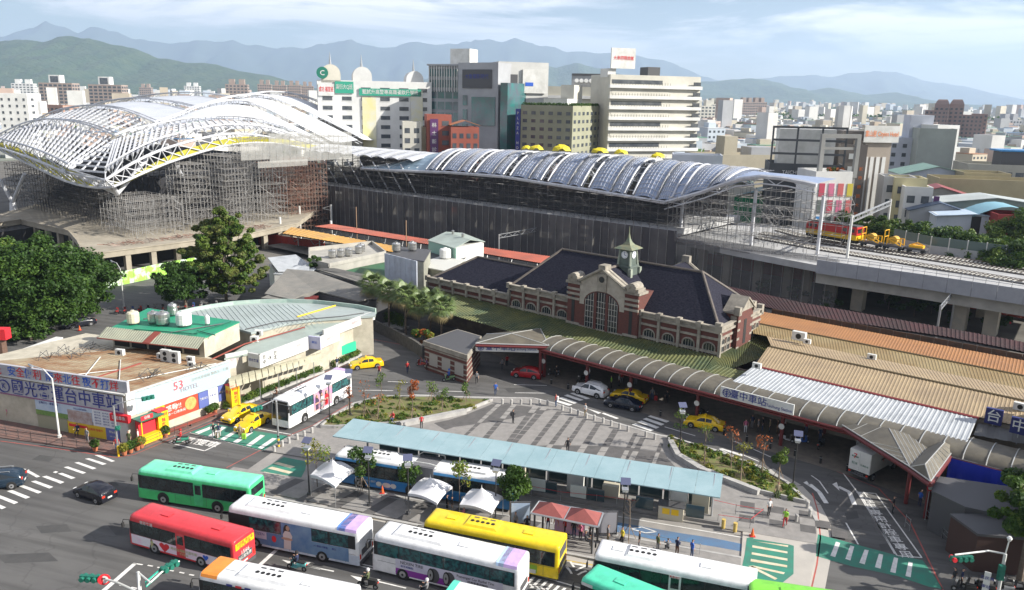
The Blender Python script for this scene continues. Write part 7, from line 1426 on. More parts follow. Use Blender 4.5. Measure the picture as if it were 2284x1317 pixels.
def scooter(label,base,face,col,rider=None,hat='white',z=0,rl=None):
 p=at(*base,z); t=thing('scooter',label,'scooter',p,face,'scooters on the road and pavement' if not rider else None)
 m=paint('scooter_%02d_%02d_%02d'%tuple(int(99*v) for v in col),col)
 b=MB(); b.grid([[(-.16,.55,.35),(.16,.55,.35)],[(-.2,.5,.75),(.2,.5,.75)],[(-.12,.42,1.0),(.12,.42,1.0)]]); b.grid([[(-.16,.45,.3),(.16,.45,.3)],[(-.2,.42,.75),(.2,.42,.75)],[(-.12,.38,1.0),(.12,.38,1.0)]],flip=True); b.obj('front_shield',m,t)
 MB().box(-.17,-.05,.25,.17,.5,.33).obj('footboard',m,t); b=MB(); b.grid([[(-.13,-.02,.3),(-.19,-.05,.6),(-.17,-.02,.74),(.17,-.02,.74),(.19,-.05,.6),(.13,-.02,.3)],[(-.12,-.75,.5),(-.15,-.8,.62),(-.12,-.75,.74),(.12,-.75,.74),(.15,-.8,.62),(.12,-.75,.5)]]); b.poly([(-.12,-.75,.5),(-.15,-.8,.62),(-.12,-.75,.74),(.12,-.75,.74),(.15,-.8,.62),(.12,-.75,.5)]); b.obj('rear_body',m,t)
 MB().box(-.15,-.7,.74,.15,.0,.82).obj('seat',BLACK,t); MB().path([(-.33,.38,1.05),(0,.44,1.0),(.33,.38,1.05)],.02,5).obj('handlebar',BLACK,t)
 for y in (.72,-.6):
  w_=MB().tube((-.05,y,.22),(.05,y,.22),.22,n=14).obj('wheel',BLACK,t); MB().tube((-.056,y,.22),(.056,y,.22),.11,n=10).obj('rim',METAL,w_)
 MB().box(-.1,-.84,.6,.1,-.8,.68).obj('tail_light',m_lamp,t); MB().box(-.08,.56,.85,.08,.62,.95).obj('headlight',m_lampw,t)
 for s in (-1,1): MB().tube((s*.25,.4,1.05),(s*.3,.4,1.25),.012,n=4).obj('mirror',BLACK,t)
 if rider:
  person(rl,(0,0),'sit',rider[0],rider[1],face,parent_at=p+Vector((0,0,.02)),hat=hat)
hd=lambda a:R_(a)
scooter('turquoise scooter riding between the coaches',(664,1272),hd(73),(.15,.5,.5),('navy','black'),'black',rl='rider in a dark jacket on the turquoise scooter'); scooter('black scooter in front of the tyre advert coach',(822,1312),hd(73),(.03,.03,.03),('olive','black'),'white',rl='rider with a white helmet and olive jacket on the black scooter')
scooter('dark scooter cut by the bottom edge',(953,1335),hd(73),(.03,.03,.04),('grey','black'),'white',rl='rider with a white helmet at the bottom edge')
scooter('green scooter on the road before the brick block',(1002,850),hd(110),(.2,.35,.15),('blue','navy'),'blue',rl='rider with a blue helmet on the green scooter'); scooter('red and green scooter leaving the terminal corner',(405,990),hd(100),(.05,.3,.2),('red','black'),'red',rl='rider in red with a red helmet at the terminal corner')
scooter('scooter beside the nose of the white coach',(618,893),hd(130),(.3,.3,.3),('brown','black'),'brown',rl='rider in brown squeezed between hedge and white coach')
for i,(x,y,c,l) in enumerate([(968,826,(.03,.03,.03),'black scooter parked against the brick block'),(940,818,(.4,.05,.04),'red and black scooter parked at the slip road kerb'),(1235,838,(.03,.03,.04),'black scooter under the canopy next to the red hatchback'),(1297,852,(.05,.05,.05),'dark scooter between two canopy columns'),(1525,930,(.5,.5,.5),'silver scooter behind the black lamp under the canopy'),(1570,930,(.03,.03,.03),'black scooter behind the rear of the last taxi'),(1752,985,(.5,.5,.52),'white scooter at the right hand queue'),(1788,990,(.05,.15,.5),'blue and white scooter near the yellow banner'),(1830,1000,(.03,.03,.03),'black scooter near the dark canopy column'),(766,790,(.5,.5,.5),'silver scooter at the green poster panels'),(800,785,(.4,.08,.05),'reddish scooter behind the short hedge')]): scooter(l,(x,y),hd(20+37*i),c)
for i in range(14): scooter(nm[i]+' parked scooter from the left in the row behind the terminal roof',(262+i*17,700-i*1.2),hd(15+random.uniform(-8,8)),random.choice([(.03,.03,.03),(.3,.3,.3),(.05,.1,.3),(.3,.04,.04)]))
for i in range(7): scooter(nm[i]+' parked scooter from the left in the bottom right corner row',(2150+i*21,1322-(i%2)*6),hd(70+random.uniform(-8,8)),random.choice([(.03,.03,.03),(.4,.4,.4),(.05,.05,.1)]))
for i,(x,y,ms,l) in enumerate([(213,1006,[LF2,LF3],'large bushy potted plant on the kerb by the railing'),(278,1015,[LF3,LF4],'yellow green potted plant at the corner kerb'),(292,1010,[LF2],'small potted plant beside the corner pole'),(307,1004,[LF5,LF2],'reddish potted plant at the corner'),(316,999,[LF4],'yellow potted plant next to the reddish one'),(370,975,[LF2,LF3],'leafy potted shrub behind the railing'),(468,928,[LF1,LF2],'potted shrub by the second yellow pillar'),(480,922,[LF2],'potted plant right of the second pillar shrub')]):
 p=at(x,y,.12); t=thing('potted_plant',l,'plant',p); MB().lathe([(.2,0),(.28,.4),(.3,.4),(.3,.45)],n=10).obj('pot',mat('terracotta',(.4,.13,.06),.8),t); place(leafmesh('foliage',[(0,0,.85,.5,.5,.45)],500,.09,ms,seed=i),'foliage',t)
m_deck=mat('deck_concrete',(.42,.42,.42),.85,col2=(.33,.33,.33),scale=.3); m_ball=mat('ballast',(.06,.05,.045),.95,col2=(.1,.09,.08),scale=3); m_sleep=mat('sleeper',(.5,.49,.46),.8); m_rail=mat('rail_steel',(.12,.08,.06),.4,.6)
m_panel=mat('grey_parapet_panel',(.33,.34,.37),.7,col2=(.28,.29,.32),scale=.8); m_steelw=mat('white_steel',(.6,.61,.64),.45,col2=(.45,.46,.49),scale=.6); m_steelb=mat('bluish_steel_panel',(.3,.36,.5),.5,col2=(.24,.3,.43),scale=.5)
ZD=9.0
near=[at(x,y,ZD) for x,y in [(1470,524),(1640,558),(1822,592),(2060,626),(2284,660),(2500,692)]]; far_=[at(x,y,ZD) for x,y in [(2500,622),(2284,592),(2073,565),(1990,545),(1860,520),(1700,500),(1490,488)]]
vd=thing('viaduct','concrete railway viaduct with grey panelled parapet carrying two tracks, right side','viaduct',SW(-46,150))
b=MB(); slab_poly(b,near+far_,1.2); b.obj('deck',m_deck,vd,world=True)
def strip(p,q,h0,h1,w): b=MB(); b.prism([(c.x,c.y) for c in seg(p,q,w)],h0,h1); return b
for i in range(2,len(near)-1):
 p,q=near[i],near[i+1]; n=max(1,int((q-p).length/3.0))
 for k in range(n): strip(p.lerp(q,k/n),p.lerp(q,(k+.985)/n),7.6,10.0,.25).obj('parapet_panel',m_panel,vd,world=True)
 for k in range(n):
  for j in range(2): c=p.lerp(q,(k+j*.5)/n); MB().tube(Vector((c.x,c.y,10)),Vector((c.x,c.y,10.9)),.05,n=5).obj('railing_post',METAL,vd,world=True)
 for z in (10.45,10.9): MB().tube(Vector((p.x,p.y,z)),Vector((q.x,q.y,z)),.045,n=5).obj('rail',METAL,vd,world=True)
 MB().prism([(c.x,c.y) for c in seg(p+Vector((1.2,2,0)),q+Vector((1.2,2,0)),2.2)],5.6,7.8).obj('girder',CONC,vd,world=True)
for u,v in ((-47,154),(-40.5,149.5),(-23.5,147.5),(-19,148),(3,146),(7,147),(-44,166),(-38,162),(-22,160),(2,158)):
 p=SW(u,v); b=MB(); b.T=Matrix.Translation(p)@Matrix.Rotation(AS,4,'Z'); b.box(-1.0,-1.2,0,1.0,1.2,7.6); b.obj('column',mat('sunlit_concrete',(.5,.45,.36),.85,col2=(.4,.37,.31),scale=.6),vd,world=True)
for i in range(len(far_)-4):
 p,q=far_[i],far_[i+1]; n=max(1,int((q-p).length/3))
 for k in range(n):
  a,c=p.lerp(q,k/n),p.lerp(q,(k+.97)/n); strip(a,c,9,10.5,.15).obj('barrier_panel',m_deck,vd,world=True); strip(a,c,10.5,12.2,.06).obj('glass_panel',mat('barrier_glass',(.12,.17,.16),.15,alpha=.75),vd,world=True); MB().tube(Vector((a.x,a.y,9)),Vector((a.x,a.y,12.3)),.12,n=5).obj('barrier_post',WHITE,vd,world=True)
def track(label,pts):
 P=[at(x,y,ZD+.03) for x,y in pts]; t=thing('railway_track',label,'railway track',P[0]); b=MB()
 for p,q in zip(P,P[1:]): b.prism([(c.x,c.y) for c in seg(p,q,3.0)],ZD+.01,ZD+.2)
 b.obj('ballast',m_ball,t,world=True,sep=True); b=MB()
 for p,q in zip(P,P[1:]):
  d=(q-p).normalized(); n_=Vector((-d.y,d.x,0)); L_=(q-p).length
  for s in (-.55,.55): MB().tube(p+n_*s+Vector((0,0,.42)),q+n_*s+Vector((0,0,.42)),.07,n=4).obj('rail',m_rail,t,world=True)
  for k in range(int(L_/.7)):
   c=p+d*(k*.7); b.prism([(x.x,x.y) for x in seg(c-n_*1.2,c+n_*1.2,.26)],ZD+.2,ZD+.32)
 tag(b.obj('sleepers',m_sleep,t,world=True),kind='stuff')
track('railway track nearer the grey parapet',[(1690,531),(1826,556),(2058,594),(2284,631),(2480,660)]); track('railway track in the middle of the viaduct',[(1700,522),(1870,548),(2100,583),(2284,611),(2480,640)]); track('railway track under the red and yellow train',[(1740,515),(1803,532),(1915,551),(2065,572),(2284,600),(2480,628)])
tp0,tp1=at(1803,533,ZD),at(1915,552,ZD); d=(tp1-tp0); L_=d.length; rz=math.atan2(d.y,d.x); tr_=thing('maintenance_train','red and yellow railway maintenance locomotive standing on the viaduct','train',(tp0+tp1)/2+Vector((0,0,.5)),rz)
h=L_/2; MB().box(-h,-1.3,.9,h,1.3,1.9).obj('lower_body',YEL,tr_); MB().box(-h,-1.28,1.9,h,1.28,3.5).obj('upper_body',RED,tr_); MB().box(-h+.2,-1.1,3.5,h-.2,1.1,3.7).obj('roof',DKGREY,tr_); MB().box(-h,-1.1,.3,h,1.1,.9).obj('underframe',BLACK,tr_)
for x in (-h+.9,-h+2.1,h-2.6,h-.9): MB().box(x-.4,-1.31,2.4,x+.4,-1.27,3.1).obj('window',GLASS,tr_)
MB().box(h-.02,-1.0,2.3,h+.03,1.0,3.1).obj('windscreen',GLASS,tr_)
for x in (-h+1.5,-h+3,h-3,h-1.5):
 for s in (-1,1): MB().tube((x,s*.7,.42),(x,s*.85,.42),.42,n=12).obj('wheel',BLACK,tr_)
MB().box(h,-.9,.9,h+.25,.9,1.6).obj('buffer_beam',YEL,tr_)
for k in range(5): MB().tube((-h+1+k*2,-.6,3.7),(-h+1+k*2,.6,3.7),.12,n=6).obj('roof_gear',METAL,tr_)
for i,(a,b_,l,hh) in enumerate([((1922,553),(1962,559),'flat wagon carrying a tall yellow cable drum frame, left one',1),((1972,560),(2012,566),'flat wagon carrying a tall yellow cable drum frame, right one',1),((2024,567),(2062,572),'flat wagon with a low yellow machine at the end of the train',0)]):
 p,q=at(*a,ZD),at(*b_,ZD); d=q-p; t=thing('flat_wagon',l,'wagon',(p+q)/2+Vector((0,0,.5)),math.atan2(d.y,d.x)); h=d.length/2+.3
 MB().box(-h,-1.2,.6,h,1.2,.95).obj('wagon_bed',DKGREY,t)
 for x in (-h+.6,h-.6):
  for s in (-1,1): MB().tube((x,s*.7,.35),(x,s*.85,.35),.35,n=10).obj('wheel',BLACK,t)
 ym=mat('machine_yellow',(.8,.42,.01),.5)
 if hh:
  MB().path([(-h+.4,-.9,.95),(-h+.4,-.9,3.6)],.1,5).obj('mast',ym,t); MB().path([(-h+.4,.9,.95),(-h+.4,.9,3.6),(-h+.4,-.9,3.6),(-h+.4,-.9,2.4),(-h+.4,.9,2.4)],.08,5).obj('ladder_frame',ym,t)
  for s in (-1,1): MB().path([(-h+.9,s*.8,.95),(-h+.9,s*.8,2.2),(h-.5,s*.8,2.2),(h-.5,s*.8,.95),(-h+.9,s*.8,2.2)],.1,5).obj('side_frame',ym,t)
  MB().tube((0,-.7,1.9),(0,.7,1.9),.75,n=14).obj('cable_drum',mat('drum_ochre',(.5,.3,.04),.7),t)
 else: MB().box(-h+.5,-.7,.95,h-.6,.7,1.4).obj('machine',ym,t); MB().path([(-h+.7,0,1.4),(0,0,1.9),(h-.8,0,1.5)],.12,5).obj('machine_arm',ym,t)
g=thing('catenary_gantry','tall white steel catenary gantry straddling the viaduct tracks','gantry',at(1889,577,ZD)); p,q=at(1889,577,ZD),at(1976,527,ZD)
h1=hz(p,487) if 0 else 9.2
z1=ZD+7.6
for c in (p,q): MB().tube(c,Vector((c.x,c.y,z1+.4)),.28,.25,n=8).obj('pole',WHITE,g,world=True)
b=MB(); P0,Q0=Vector((p.x,p.y,z1)),Vector((q.x,q.y,z1)); up=Vector((0,0,.9));
for o_ in (Vector((.35,.2,0)),Vector((-.35,-.2,0))):
 b.path([P0+o_,Q0+o_],.09,5); b.path([P0+o_-up,Q0+o_-up],.09,5)
 for k in range(16): b.path([P0.lerp(Q0,k/16)+o_-up*(k%2),P0.lerp(Q0,(k+1)/16)+o_-up*((k+1)%2)],.05,4)
b.obj('truss',METAL,g,world=True,sep=True)
for x,y,zt_,l in ((627,540,8.5,'white steel mast, the left of three by the ochre platform roof'),(670,515,8.5,'white steel mast with a side bracket behind the ochre roof'),(740,512,9,'white steel mast with a side bracket beside the red platform roof'),(740,548,8,'short white mast standing through the ochre roof'),(797,560,14.0,'thin brown pole, the left of two between the platforms'),(907,590,13.0,'thin brown pole, the right of two between the platforms')):
 p=at(x,y,0.); p=p*1.0; H2=hz(p,y-55 if zt_<10 else y-98); thin=zt_>10
 t=thing('railway_mast',l,'mast',p); MB().tube((0,0,0),(0,0,H2),.3 if not thin else .1,n=8).obj('pole',WHITE if not thin else mat('rust_pole',(.3,.2,.13),.7),t)
 if 'bracket' in l: MB().path([(0,0,H2-.3),(-2.6,1.0,H2-1.2),(0,0,H2-1.6)],.1,5).obj('bracket',WHITE,t)
for (a,b_,l) in (((1112,600),(1245,570),'small steel catenary gantry over the platforms left of the station'),((2082,790),(2118,740),'rusty catenary gantry beside the maroon platform roof at the right')):
 p,q=at(*a,0),at(*b_,0); t=thing('catenary_gantry',l,'gantry',p); z=7.6; P0,Q0=Vector((p.x,p.y,z)),Vector((q.x,q.y,z)); b=MB()
 for c in (p,q): MB().tube(c,Vector((c.x,c.y,z)),.16,n=6).obj('pole',METAL,t,world=True)
 for dz_ in (0,-.8): b.path([P0+Vector((0,0,dz_)),Q0+Vector((0,0,dz_))],.08,5)
 for k in range(14): b.path([P0.lerp(Q0,k/14)-Vector((0,0,.8*(k%2))),P0.lerp(Q0,(k+1)/14)-Vector((0,0,.8*((k+1)%2)))],.05,4)
 b.obj('truss',METAL,t,world=True,sep=True)
m_tube=mat('scaffold_tube',(.38,.38,.38),.5,.2,col2=(.24,.225,.21),scale=.8); m_tubed=mat('shaded_scaffold_tube',(.09,.09,.095),.6,.3,col2=(.05,.045,.04),scale=.8); m_tuber=mat('rusty_scaffold_tube',(.28,.12,.08),.6,.3,col2=(.3,.27,.24),scale=.5)  # m_tubed: tube colour darkened for shade under the eave and big roof
m_net=mat('grey_debris_net',(.085,.078,.08),.9,col2=(.05,.048,.055),scale=.22,alpha=.93,lo=.3,hi=.7); m_netw=mat('white_debris_net',(.42,.42,.4),.9,col2=(.34,.34,.32),scale=.5,alpha=.5); m_netl=mat('thin_grey_net',(.17,.165,.165),.9,alpha=.5); m_net2=mat('paler_debris_net',(.12,.112,.112),.9,col2=(.08,.075,.08),scale=.3,alpha=.9); m_shade=mat('inner_shade_sheet',(.03,.03,.035),.95,alpha=.9); m_plank=mat('scaffold_planks',(.3,.29,.27),.8,col2=(.17,.16,.14),scale=.7)
def scaffold(label,fr,x0,x1,y0,y1,z0,z1,dx=1.9,dy=1.9,dz=1.8,r=.06,m=None,planks=True,keep=1.,seed=1,diag=.3):
 """fr: function local->world. tube lattice, one thing with stuff parts"""
 g=random.Random(seed); t=thing('scaffolding',label,'scaffolding',fr(x0,y0,z0)); b=MB(); b.mk(); b.q=1
 nx=max(1,round((x1-x0)/dx)); ny=max(1,round((y1-y0)/dy)); nz=max(1,round((z1-z0)/dz)); X=[x0+(x1-x0)*i/nx for i in range(nx+1)]; Y=[y0+(y1-y0)*i/ny for i in range(ny+1)]; Zs=[z0+(z1-z0)*i/nz for i in range(nz+1)]
 for i,x in enumerate(X):
  for j,y in enumerate(Y):
   if g.random()<keep: b.tube(fr(x,y,z0),fr(x,y,z1+g.uniform(-.3,.9)),r,n=3,cap=False)
 for z in Zs[1:]:
  for y in Y:
   if g.random()<keep: b.tube(fr(x0-.2,y,z),fr(x1+.2,y,z),r*.9,n=3,cap=False)
  for x in X:
   if g.random()<keep*.8: b.tube(fr(x,y0-.2,z),fr(x,y1+.2,z),r*.9,n=3,cap=False)
 for i in range(nx):
  for k in range(nz):
   for y in (Y[0],Y[-1]):
    if g.random()<diag: s=g.random()<.5; b.tube(fr(X[i],y,Zs[k+s]),fr(X[i+1],y,Zs[k+1-s]),r*.7,n=3,cap=False)
 for j in range(ny):
  for k in range(nz):
   if g.random()<diag: s=g.random()<.5; b.tube(fr(X[-1],Y[j],Zs[k+s]),fr(X[-1],Y[j+1],Zs[k+1-s]),r*.7,n=3,cap=False)
 tag(b.obj('tubes',m or m_tube,t,world=True),kind='stuff')
 if planks:
  b=MB(); b.mk(); b.q=1
  for z in Zs[1:]:
   for i in range(nx):
    if g.random()<.3:
     y=g.choice([Y[0],Y[-1]]); a=[fr(X[i],y,z),fr(X[i+1],y,z),fr(X[i+1],y+.8*(1 if y==Y[0] else -1),z),fr(X[i],y+.8*(1 if y==Y[0] else -1),z)]; b.poly(a)
  if b.f: tag(b.obj('planks',m_plank,t,world=True),kind='stuff')
 return t
S_=lambda u,v,z:SW(u,v,z)
nw=thing('netted_scaffold','long dark grey netted scaffold wall below the wavy roof, lined with upright tubes','scaffolding',SW(-140,143.5))
for i in range(64):
 ua=-203+i*2.0; ub=ua+1.97; b=MB(); b.grid([[SW(ua,143.5+.12*math.sin(i*1.3),z) for z in (0,3,6,9,11.1)],[SW(ub,143.5+.12*math.sin(i*1.3+1),z) for z in (0,3,6,9,11.1)]]); b.obj('net_panel',random.choice((m_net,m_net,m_net2)),nw,world=True); MB().tube(SW(ua,143.3,0),SW(ua,143.3,11.9),.05,n=4).obj('upright',m_tube,nw,world=True)
bk=thing('elevated_station','concrete deck and columns of the new elevated station behind the nets','building',SW(-140,147))
b=MB(); b.prism([tuple(SW(u,v)[:2]) for u,v in ((-204,144.6),(-76,144.6),(-76,176),(-204,176))],9.6,10.9); b.obj('deck',m_deck,bk,world=True)
for i in range(22):
 u=-200+i*5.8
 for v in (146.5,170): b=MB(); b.T=Matrix.Translation(SW(u,v))@Matrix.Rotation(AS,4,'Z'); b.box(-.6,-.6,0,.6,.6,9.6); b.obj('column',CONC,bk,world=True)
nr=thing('netted_scaffold','thinner see-through netted scaffold under the viaduct end, red hoarding showing through','scaffolding',SW(-60,144))
for i in range(16):
 ua=-75+i*2.0; zt_=10.6-.06*i; b=MB(); b.grid([[SW(ua,144.2,z) for z in (0,5,zt_)],[SW(ua+1.96,144.2,z) for z in (0,5,zt_)]]); b.obj('net_panel',m_netl,nr,world=True)
 MB().tube(SW(ua,144.0,0),SW(ua,144.0,zt_+1.1),.05,n=4).obj('upright',m_tube,nr,world=True); MB().path([SW(ua,144.0,zt_+.9),SW(ua,142.6,zt_+.9),SW(ua,142.6,zt_+.1)],.04,4).obj('cantilever',m_tube,nr,world=True)
 b=MB(); b.grid([[SW(ua,142.6,zt_-1.4),SW(ua,142.6,zt_+.2)],[SW(ua+1.96,142.6,zt_-1.4),SW(ua+1.96,142.6,zt_+.2)]]); b.obj('guard_net',m_netl,nr,world=True)
for i,(u,v) in enumerate([(-72,150),(-66,149),(-60,150),(-54,150),(-50,149)]):
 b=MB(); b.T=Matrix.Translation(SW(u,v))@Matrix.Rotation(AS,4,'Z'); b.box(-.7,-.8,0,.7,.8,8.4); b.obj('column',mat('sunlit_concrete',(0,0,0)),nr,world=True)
fence('red_hoarding','red hoarding panels glimpsed behind the viaduct columns',[SW(-80,168),SW(-30,166),SW(10,160)],2.6,mat('red_hoarding',(.42,.05,.025),.6),2.2,.05)
fence('red_hoarding','dark red hoarding between the poplar like tree and the ochre platform roof',[at(556,540),at(600,548),at(660,556),at(725,565)],2.8,mat('dark_red_hoarding',(.28,.025,.015),.6),1.8,.05)
fence('mural_fence','green and white mural fence in front of the concrete deck',[at(228,645),at(300,630),at(380,612),at(450,600)],2.6,mat('mural_green',(.3,.6,.08),.6,col2=(.6,.68,.62),scale=.5,lo=.45,hi=.6),2.2,.05)
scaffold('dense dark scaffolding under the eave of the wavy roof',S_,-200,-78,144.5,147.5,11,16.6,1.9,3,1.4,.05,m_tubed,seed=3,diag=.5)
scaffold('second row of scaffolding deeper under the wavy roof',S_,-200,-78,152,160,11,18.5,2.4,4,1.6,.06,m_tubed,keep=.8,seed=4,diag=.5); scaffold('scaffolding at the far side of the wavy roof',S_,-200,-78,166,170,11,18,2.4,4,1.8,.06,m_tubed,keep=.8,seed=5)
scaffold('pale scaffolding filling the arched end of the wavy roof',S_,-78,-50,145,149,10,17.5,1.9,2,1.8,.05,m_tube,seed=6); scaffold('pale scaffolding deeper inside the arched roof end',S_,-78,-48,160,166,9.5,19,2.2,3,1.9,.06,m_tube,keep=.8,seed=7)
for u in (-77.5,-62,-49): MB().tube(SW(u,150,9),SW(u,150,20),.35,n=8).obj('steel_column',m_steelw,bk,world=True)
EU=[(-176,16.6),(-165.7,16.9),(-142,18),(-124,18.3),(-100,17.3),(-80,16.3),(-71.5,19.3),(-65,22.2),(-59.8,23.2),(-54.7,23.1),(-49.5,22.4)]
CU=[(-176,17.0),(-168,18.3),(-152,22.4),(-140,22.9),(-120,23.4),(-98,23.8),(-83,23.4),(-72,23.2),(-66,22.9),(-49.5,22.6)]
ip=lambda T_,u:float(np.interp(u,[a for a,_ in T_],[z for _,z in T_]))
def rz_(u,s):
 e=ip(EU,u); c=ip(CU,u);
 return (e+(c-e)*math.sin(math.pi*min(1,s*1.0)**.9)) if s<.5 else ip(EU,u)*.0+(e+(c-e)*math.sin(math.pi*s**.9))
def RP(u,s,dz=0): return SW(u,147+22*s,rz_(u,s)+dz)
wr=thing('train_hall_roof','long wavy train hall roof of arched bluish panels under construction','roof',SW(-120,147))
nb_=15; u_0=-150; pit=(-65-u_0)/nb_
NS=14
for i in range(nb_):
 a=u_0+pit*i; slot=2.1 if i%2==0 else 0.0
 for (c0,c1,mm,bars) in ((a+.35,a+pit-slot-.35,m_steelb,1),):
  hump=.5
  rows=[]
  for k in range(7):
   f=k/6; u=c0+(c1-c0)*f; rows.append([RP(u,j/NS*.98,hump*math.sin(math.pi*f)) for j in range(NS+1)])
  b=MB(); b.grid(rows,flip=True); b.obj('roof_bay',mm,wr,smooth=True,world=True)
  b=MB(); b.mk(); b.q=1
  for k in range(7):
   f=k/6; u=c0+(c1-c0)*f; b.path([RP(u,j/NS*.98,hump*math.sin(math.pi*f)+.12) for j in range(NS+1)],.055,4)
  for j in range(0,27):
   s=.015+j*.036; b.path([RP(c0+(c1-c0)*k/6,s,hump*math.sin(math.pi*k/6)+.12) for k in range(7)],.06,4)
  tag(b.obj('purlin_grid',m_steelw,wr,world=True),kind='stuff')
 for uu in (a,a+pit-slot):
  b=MB(); b.mk(); b.q=1; b.path([RP(uu,j/NS,.35) for j in range(NS+1)],.22,5); b.obj('arch_rib',m_steelw,wr,world=True)
  b=MB(); b.mk(); b.q=1; b.path([RP(uu,j/NS,-.7) for j in range(NS+1)],.12,4)
  for j in range(NS): b.tube(RP(uu,j/NS,-.7 if j%2 else .35),RP(uu,(j+1)/NS,.35 if j%2 else -.7),.07,n=4)
  tag(b.obj('rib_web',METAL,wr,world=True),kind='stuff')
 if slot:
  b=MB(); b.mk(); b.q=1
  for j in range(12): b.tube(RP(a+pit-slot,.03+j*.075,.2),RP(a+pit,.03+j*.075,.2),.09,n=4)
  tag(b.obj('slot_bars',m_steelw,wr,world=True),kind='stuff')
b=MB(); rows=[[RP(u,j/NS*.98,.1) for j in range(NS+1)] for u in (-176,-170,-163,-157,-150.4)]; b.grid(rows,flip=True); b.obj('end_panel',mat('blue_glazing',(.22,.33,.42),.25,col2=(.3,.4,.48),scale=.3),wr,world=True)
for k in range(8): f=k/8; MB().tube(RP(-176+f*25,.02,.2),RP(-168+f*18,.5,.25),.07,n=4).obj('glazing_bar',m_steelw,wr,world=True)
b=MB(); b.mk(); b.q=1; pts=[RP(u,0,-.25) for u in list(range(-176,-48,4))+[-49.5]]; b.path(pts,.4,6); b.obj('eaves_gutter',m_steelw,wr,world=True)
b=MB(); b.grid([[RP(u,s,.0) for s in (0,.15,.3,.5)] for u in (-80,-76,-71.5,-68,-65,-60,-55,-49.5)],flip=True); b.obj('end_arch_panel',m_steelb,wr,smooth=True,world=True)
b=MB(); b.mk(); b.q=1; P_e=[RP(u,0,0) for u in (-80,-76,-71.5,-68,-65,-62,-59.8,-57,-54.7,-52,-49.5)]; b.path([p-Vector((0,0,1.6)) for p in P_e],.15,5)
for k in range(10): b.tube(P_e[k]-Vector((0,0,1.6*(k%2))),P_e[k+1]-Vector((0,0,1.6*((k+1)%2))),.1,n=4)
tag(b.obj('edge_truss',m_steelw,wr,world=True),kind='stuff')
m_ytarp=mat('yellow_tarp',(.75,.62,.02),.6,col2=(.5,.42,.02),scale=1.5)
for i,(x,y,r,l) in enumerate([(1174,345,.9,'small yellow wrapped bundle, first on the roof crest'),(1196,345,1.2,'yellow wrapped bundle, second on the roof crest'),(1252,346,1.5,'tall yellow wrapped bundle near the middle of the crest'),(1245,356,1.0,'yellow bundle sliding down the slope below the tall one'),(1337,358,1.3,'yellow wrapped bundle, fourth along the crest'),(1384,363,1.1,'yellow wrapped bundle drooping over the crest edge'),(1467,364,1.1,'last yellow wrapped bundle towards the right')]):
 u,z=onv(x,y,155); p=SW(u,155,ip(CU,u)+1.0); t=thing('tarp_bundle',l,'bundle',p); g2=random.Random(i); b=MB(); rows=[]
 for j in range(6):
  a=j/5; rows.append([(math.cos(k*math.pi/5)*r*1.3*math.sin(math.pi*(.12+.8*a))*(1+.25*g2.random()),(a-.5)*2.6*r*.6,max(-.3,math.sin(k*math.pi/5)*r*.8*math.sin(math.pi*(.12+.8*a))*(1+.4*g2.random()))) for k in range(6)])
 b.grid(rows); b.obj('tarpaulin',m_ytarp,t)
er=thing('canopy_roof_ribs','white ribbed canopy linking the big roof with the wavy roof','roof',SW(-170,150))
for i in range(9):
 a=-206+i*5.6; rows=[]
 for k in range(5):
  f=k/4; rows.append([SW(a+5.2*f,148+20*j/8,18.9+1.9*math.sin(math.pi*(.12+.8*j/8))+.6*math.sin(math.pi*f)) for j in range(9)])
 b=MB(); b.grid(rows,flip=True); b.obj('roof_bay',m_steelw,er,smooth=True,world=True)
 MB().path([SW(a-.15,148+20*j/8,19.3+1.9*math.sin(math.pi*(.12+.8*j/8))) for j in range(9)],.18,5).obj('arch_rib',METAL,er,world=True)
 MB().path([SW(a+1.5,147,18.6),SW(a+4.2,150,11)],.22,6).obj('raking_strut',m_steelw,er,world=True)
br=thing('station_roof','huge white double wave steel roof under construction, partly sheeted','roof',SW(-180,80))
def rs(pts,n):
 P=[aty(*p) for p in pts]; t=np.linspace(0,len(P)-1,n); out=[]
 for x in t:
  i=min(int(x),len(P)-2); f=x-i; p0,p1,p2,p3=P[max(0,i-1)],P[i],P[i+1],P[min(len(P)-1,i+2)]
  out.append(.5*((2*p1)+(p2-p0)*f+(2*p0-5*p1+4*p2-p3)*f*f+(3*p1-p0-3*p2+p3)*f**3))
 return out
NL,NR=15,17
WL=[[(-60,296,235),(0,318,215),(60,335,202),(110,355,190),(155,378,180)],
 [(-60,340,240),(0,308,232),(50,285,226),(95,275,220),(150,278,211),(200,290,202),(257,312,193)],
 [(40,300,262),(75,278,260),(130,253,256),(200,243,248),(270,252,236),(345,282,213)],
 [(150,262,300),(190,247,298),(240,232,295),(300,226,286),(370,232,268),(440,248,243)],
 [(260,235,340),(290,225,338),(340,217,334),(400,213,322),(460,215,303),(530,226,275)]]
WR=[[(235,385,176),(300,345,180),(380,312,190),(500,288,207),(600,294,228),(700,325,250)],
 [(257,312,193),(300,298,197),(360,284,203),(430,272,210),(510,268,222),(600,280,238),(712,320,254)],
 [(345,282,213),(400,262,220),(440,245,228),(510,232,240),(570,240,252),(640,272,262),(735,320,270)],
 [(440,248,243),(480,232,253),(520,222,263),(571,218,272),(620,228,280),(700,262,287),(800,312,291)],
 [(530,226,275),(570,215,290),(611,211,303),(670,220,310),(741,247,314),(800,278,315),(858,312,315)]]
UPZ=Vector((0,0,1))
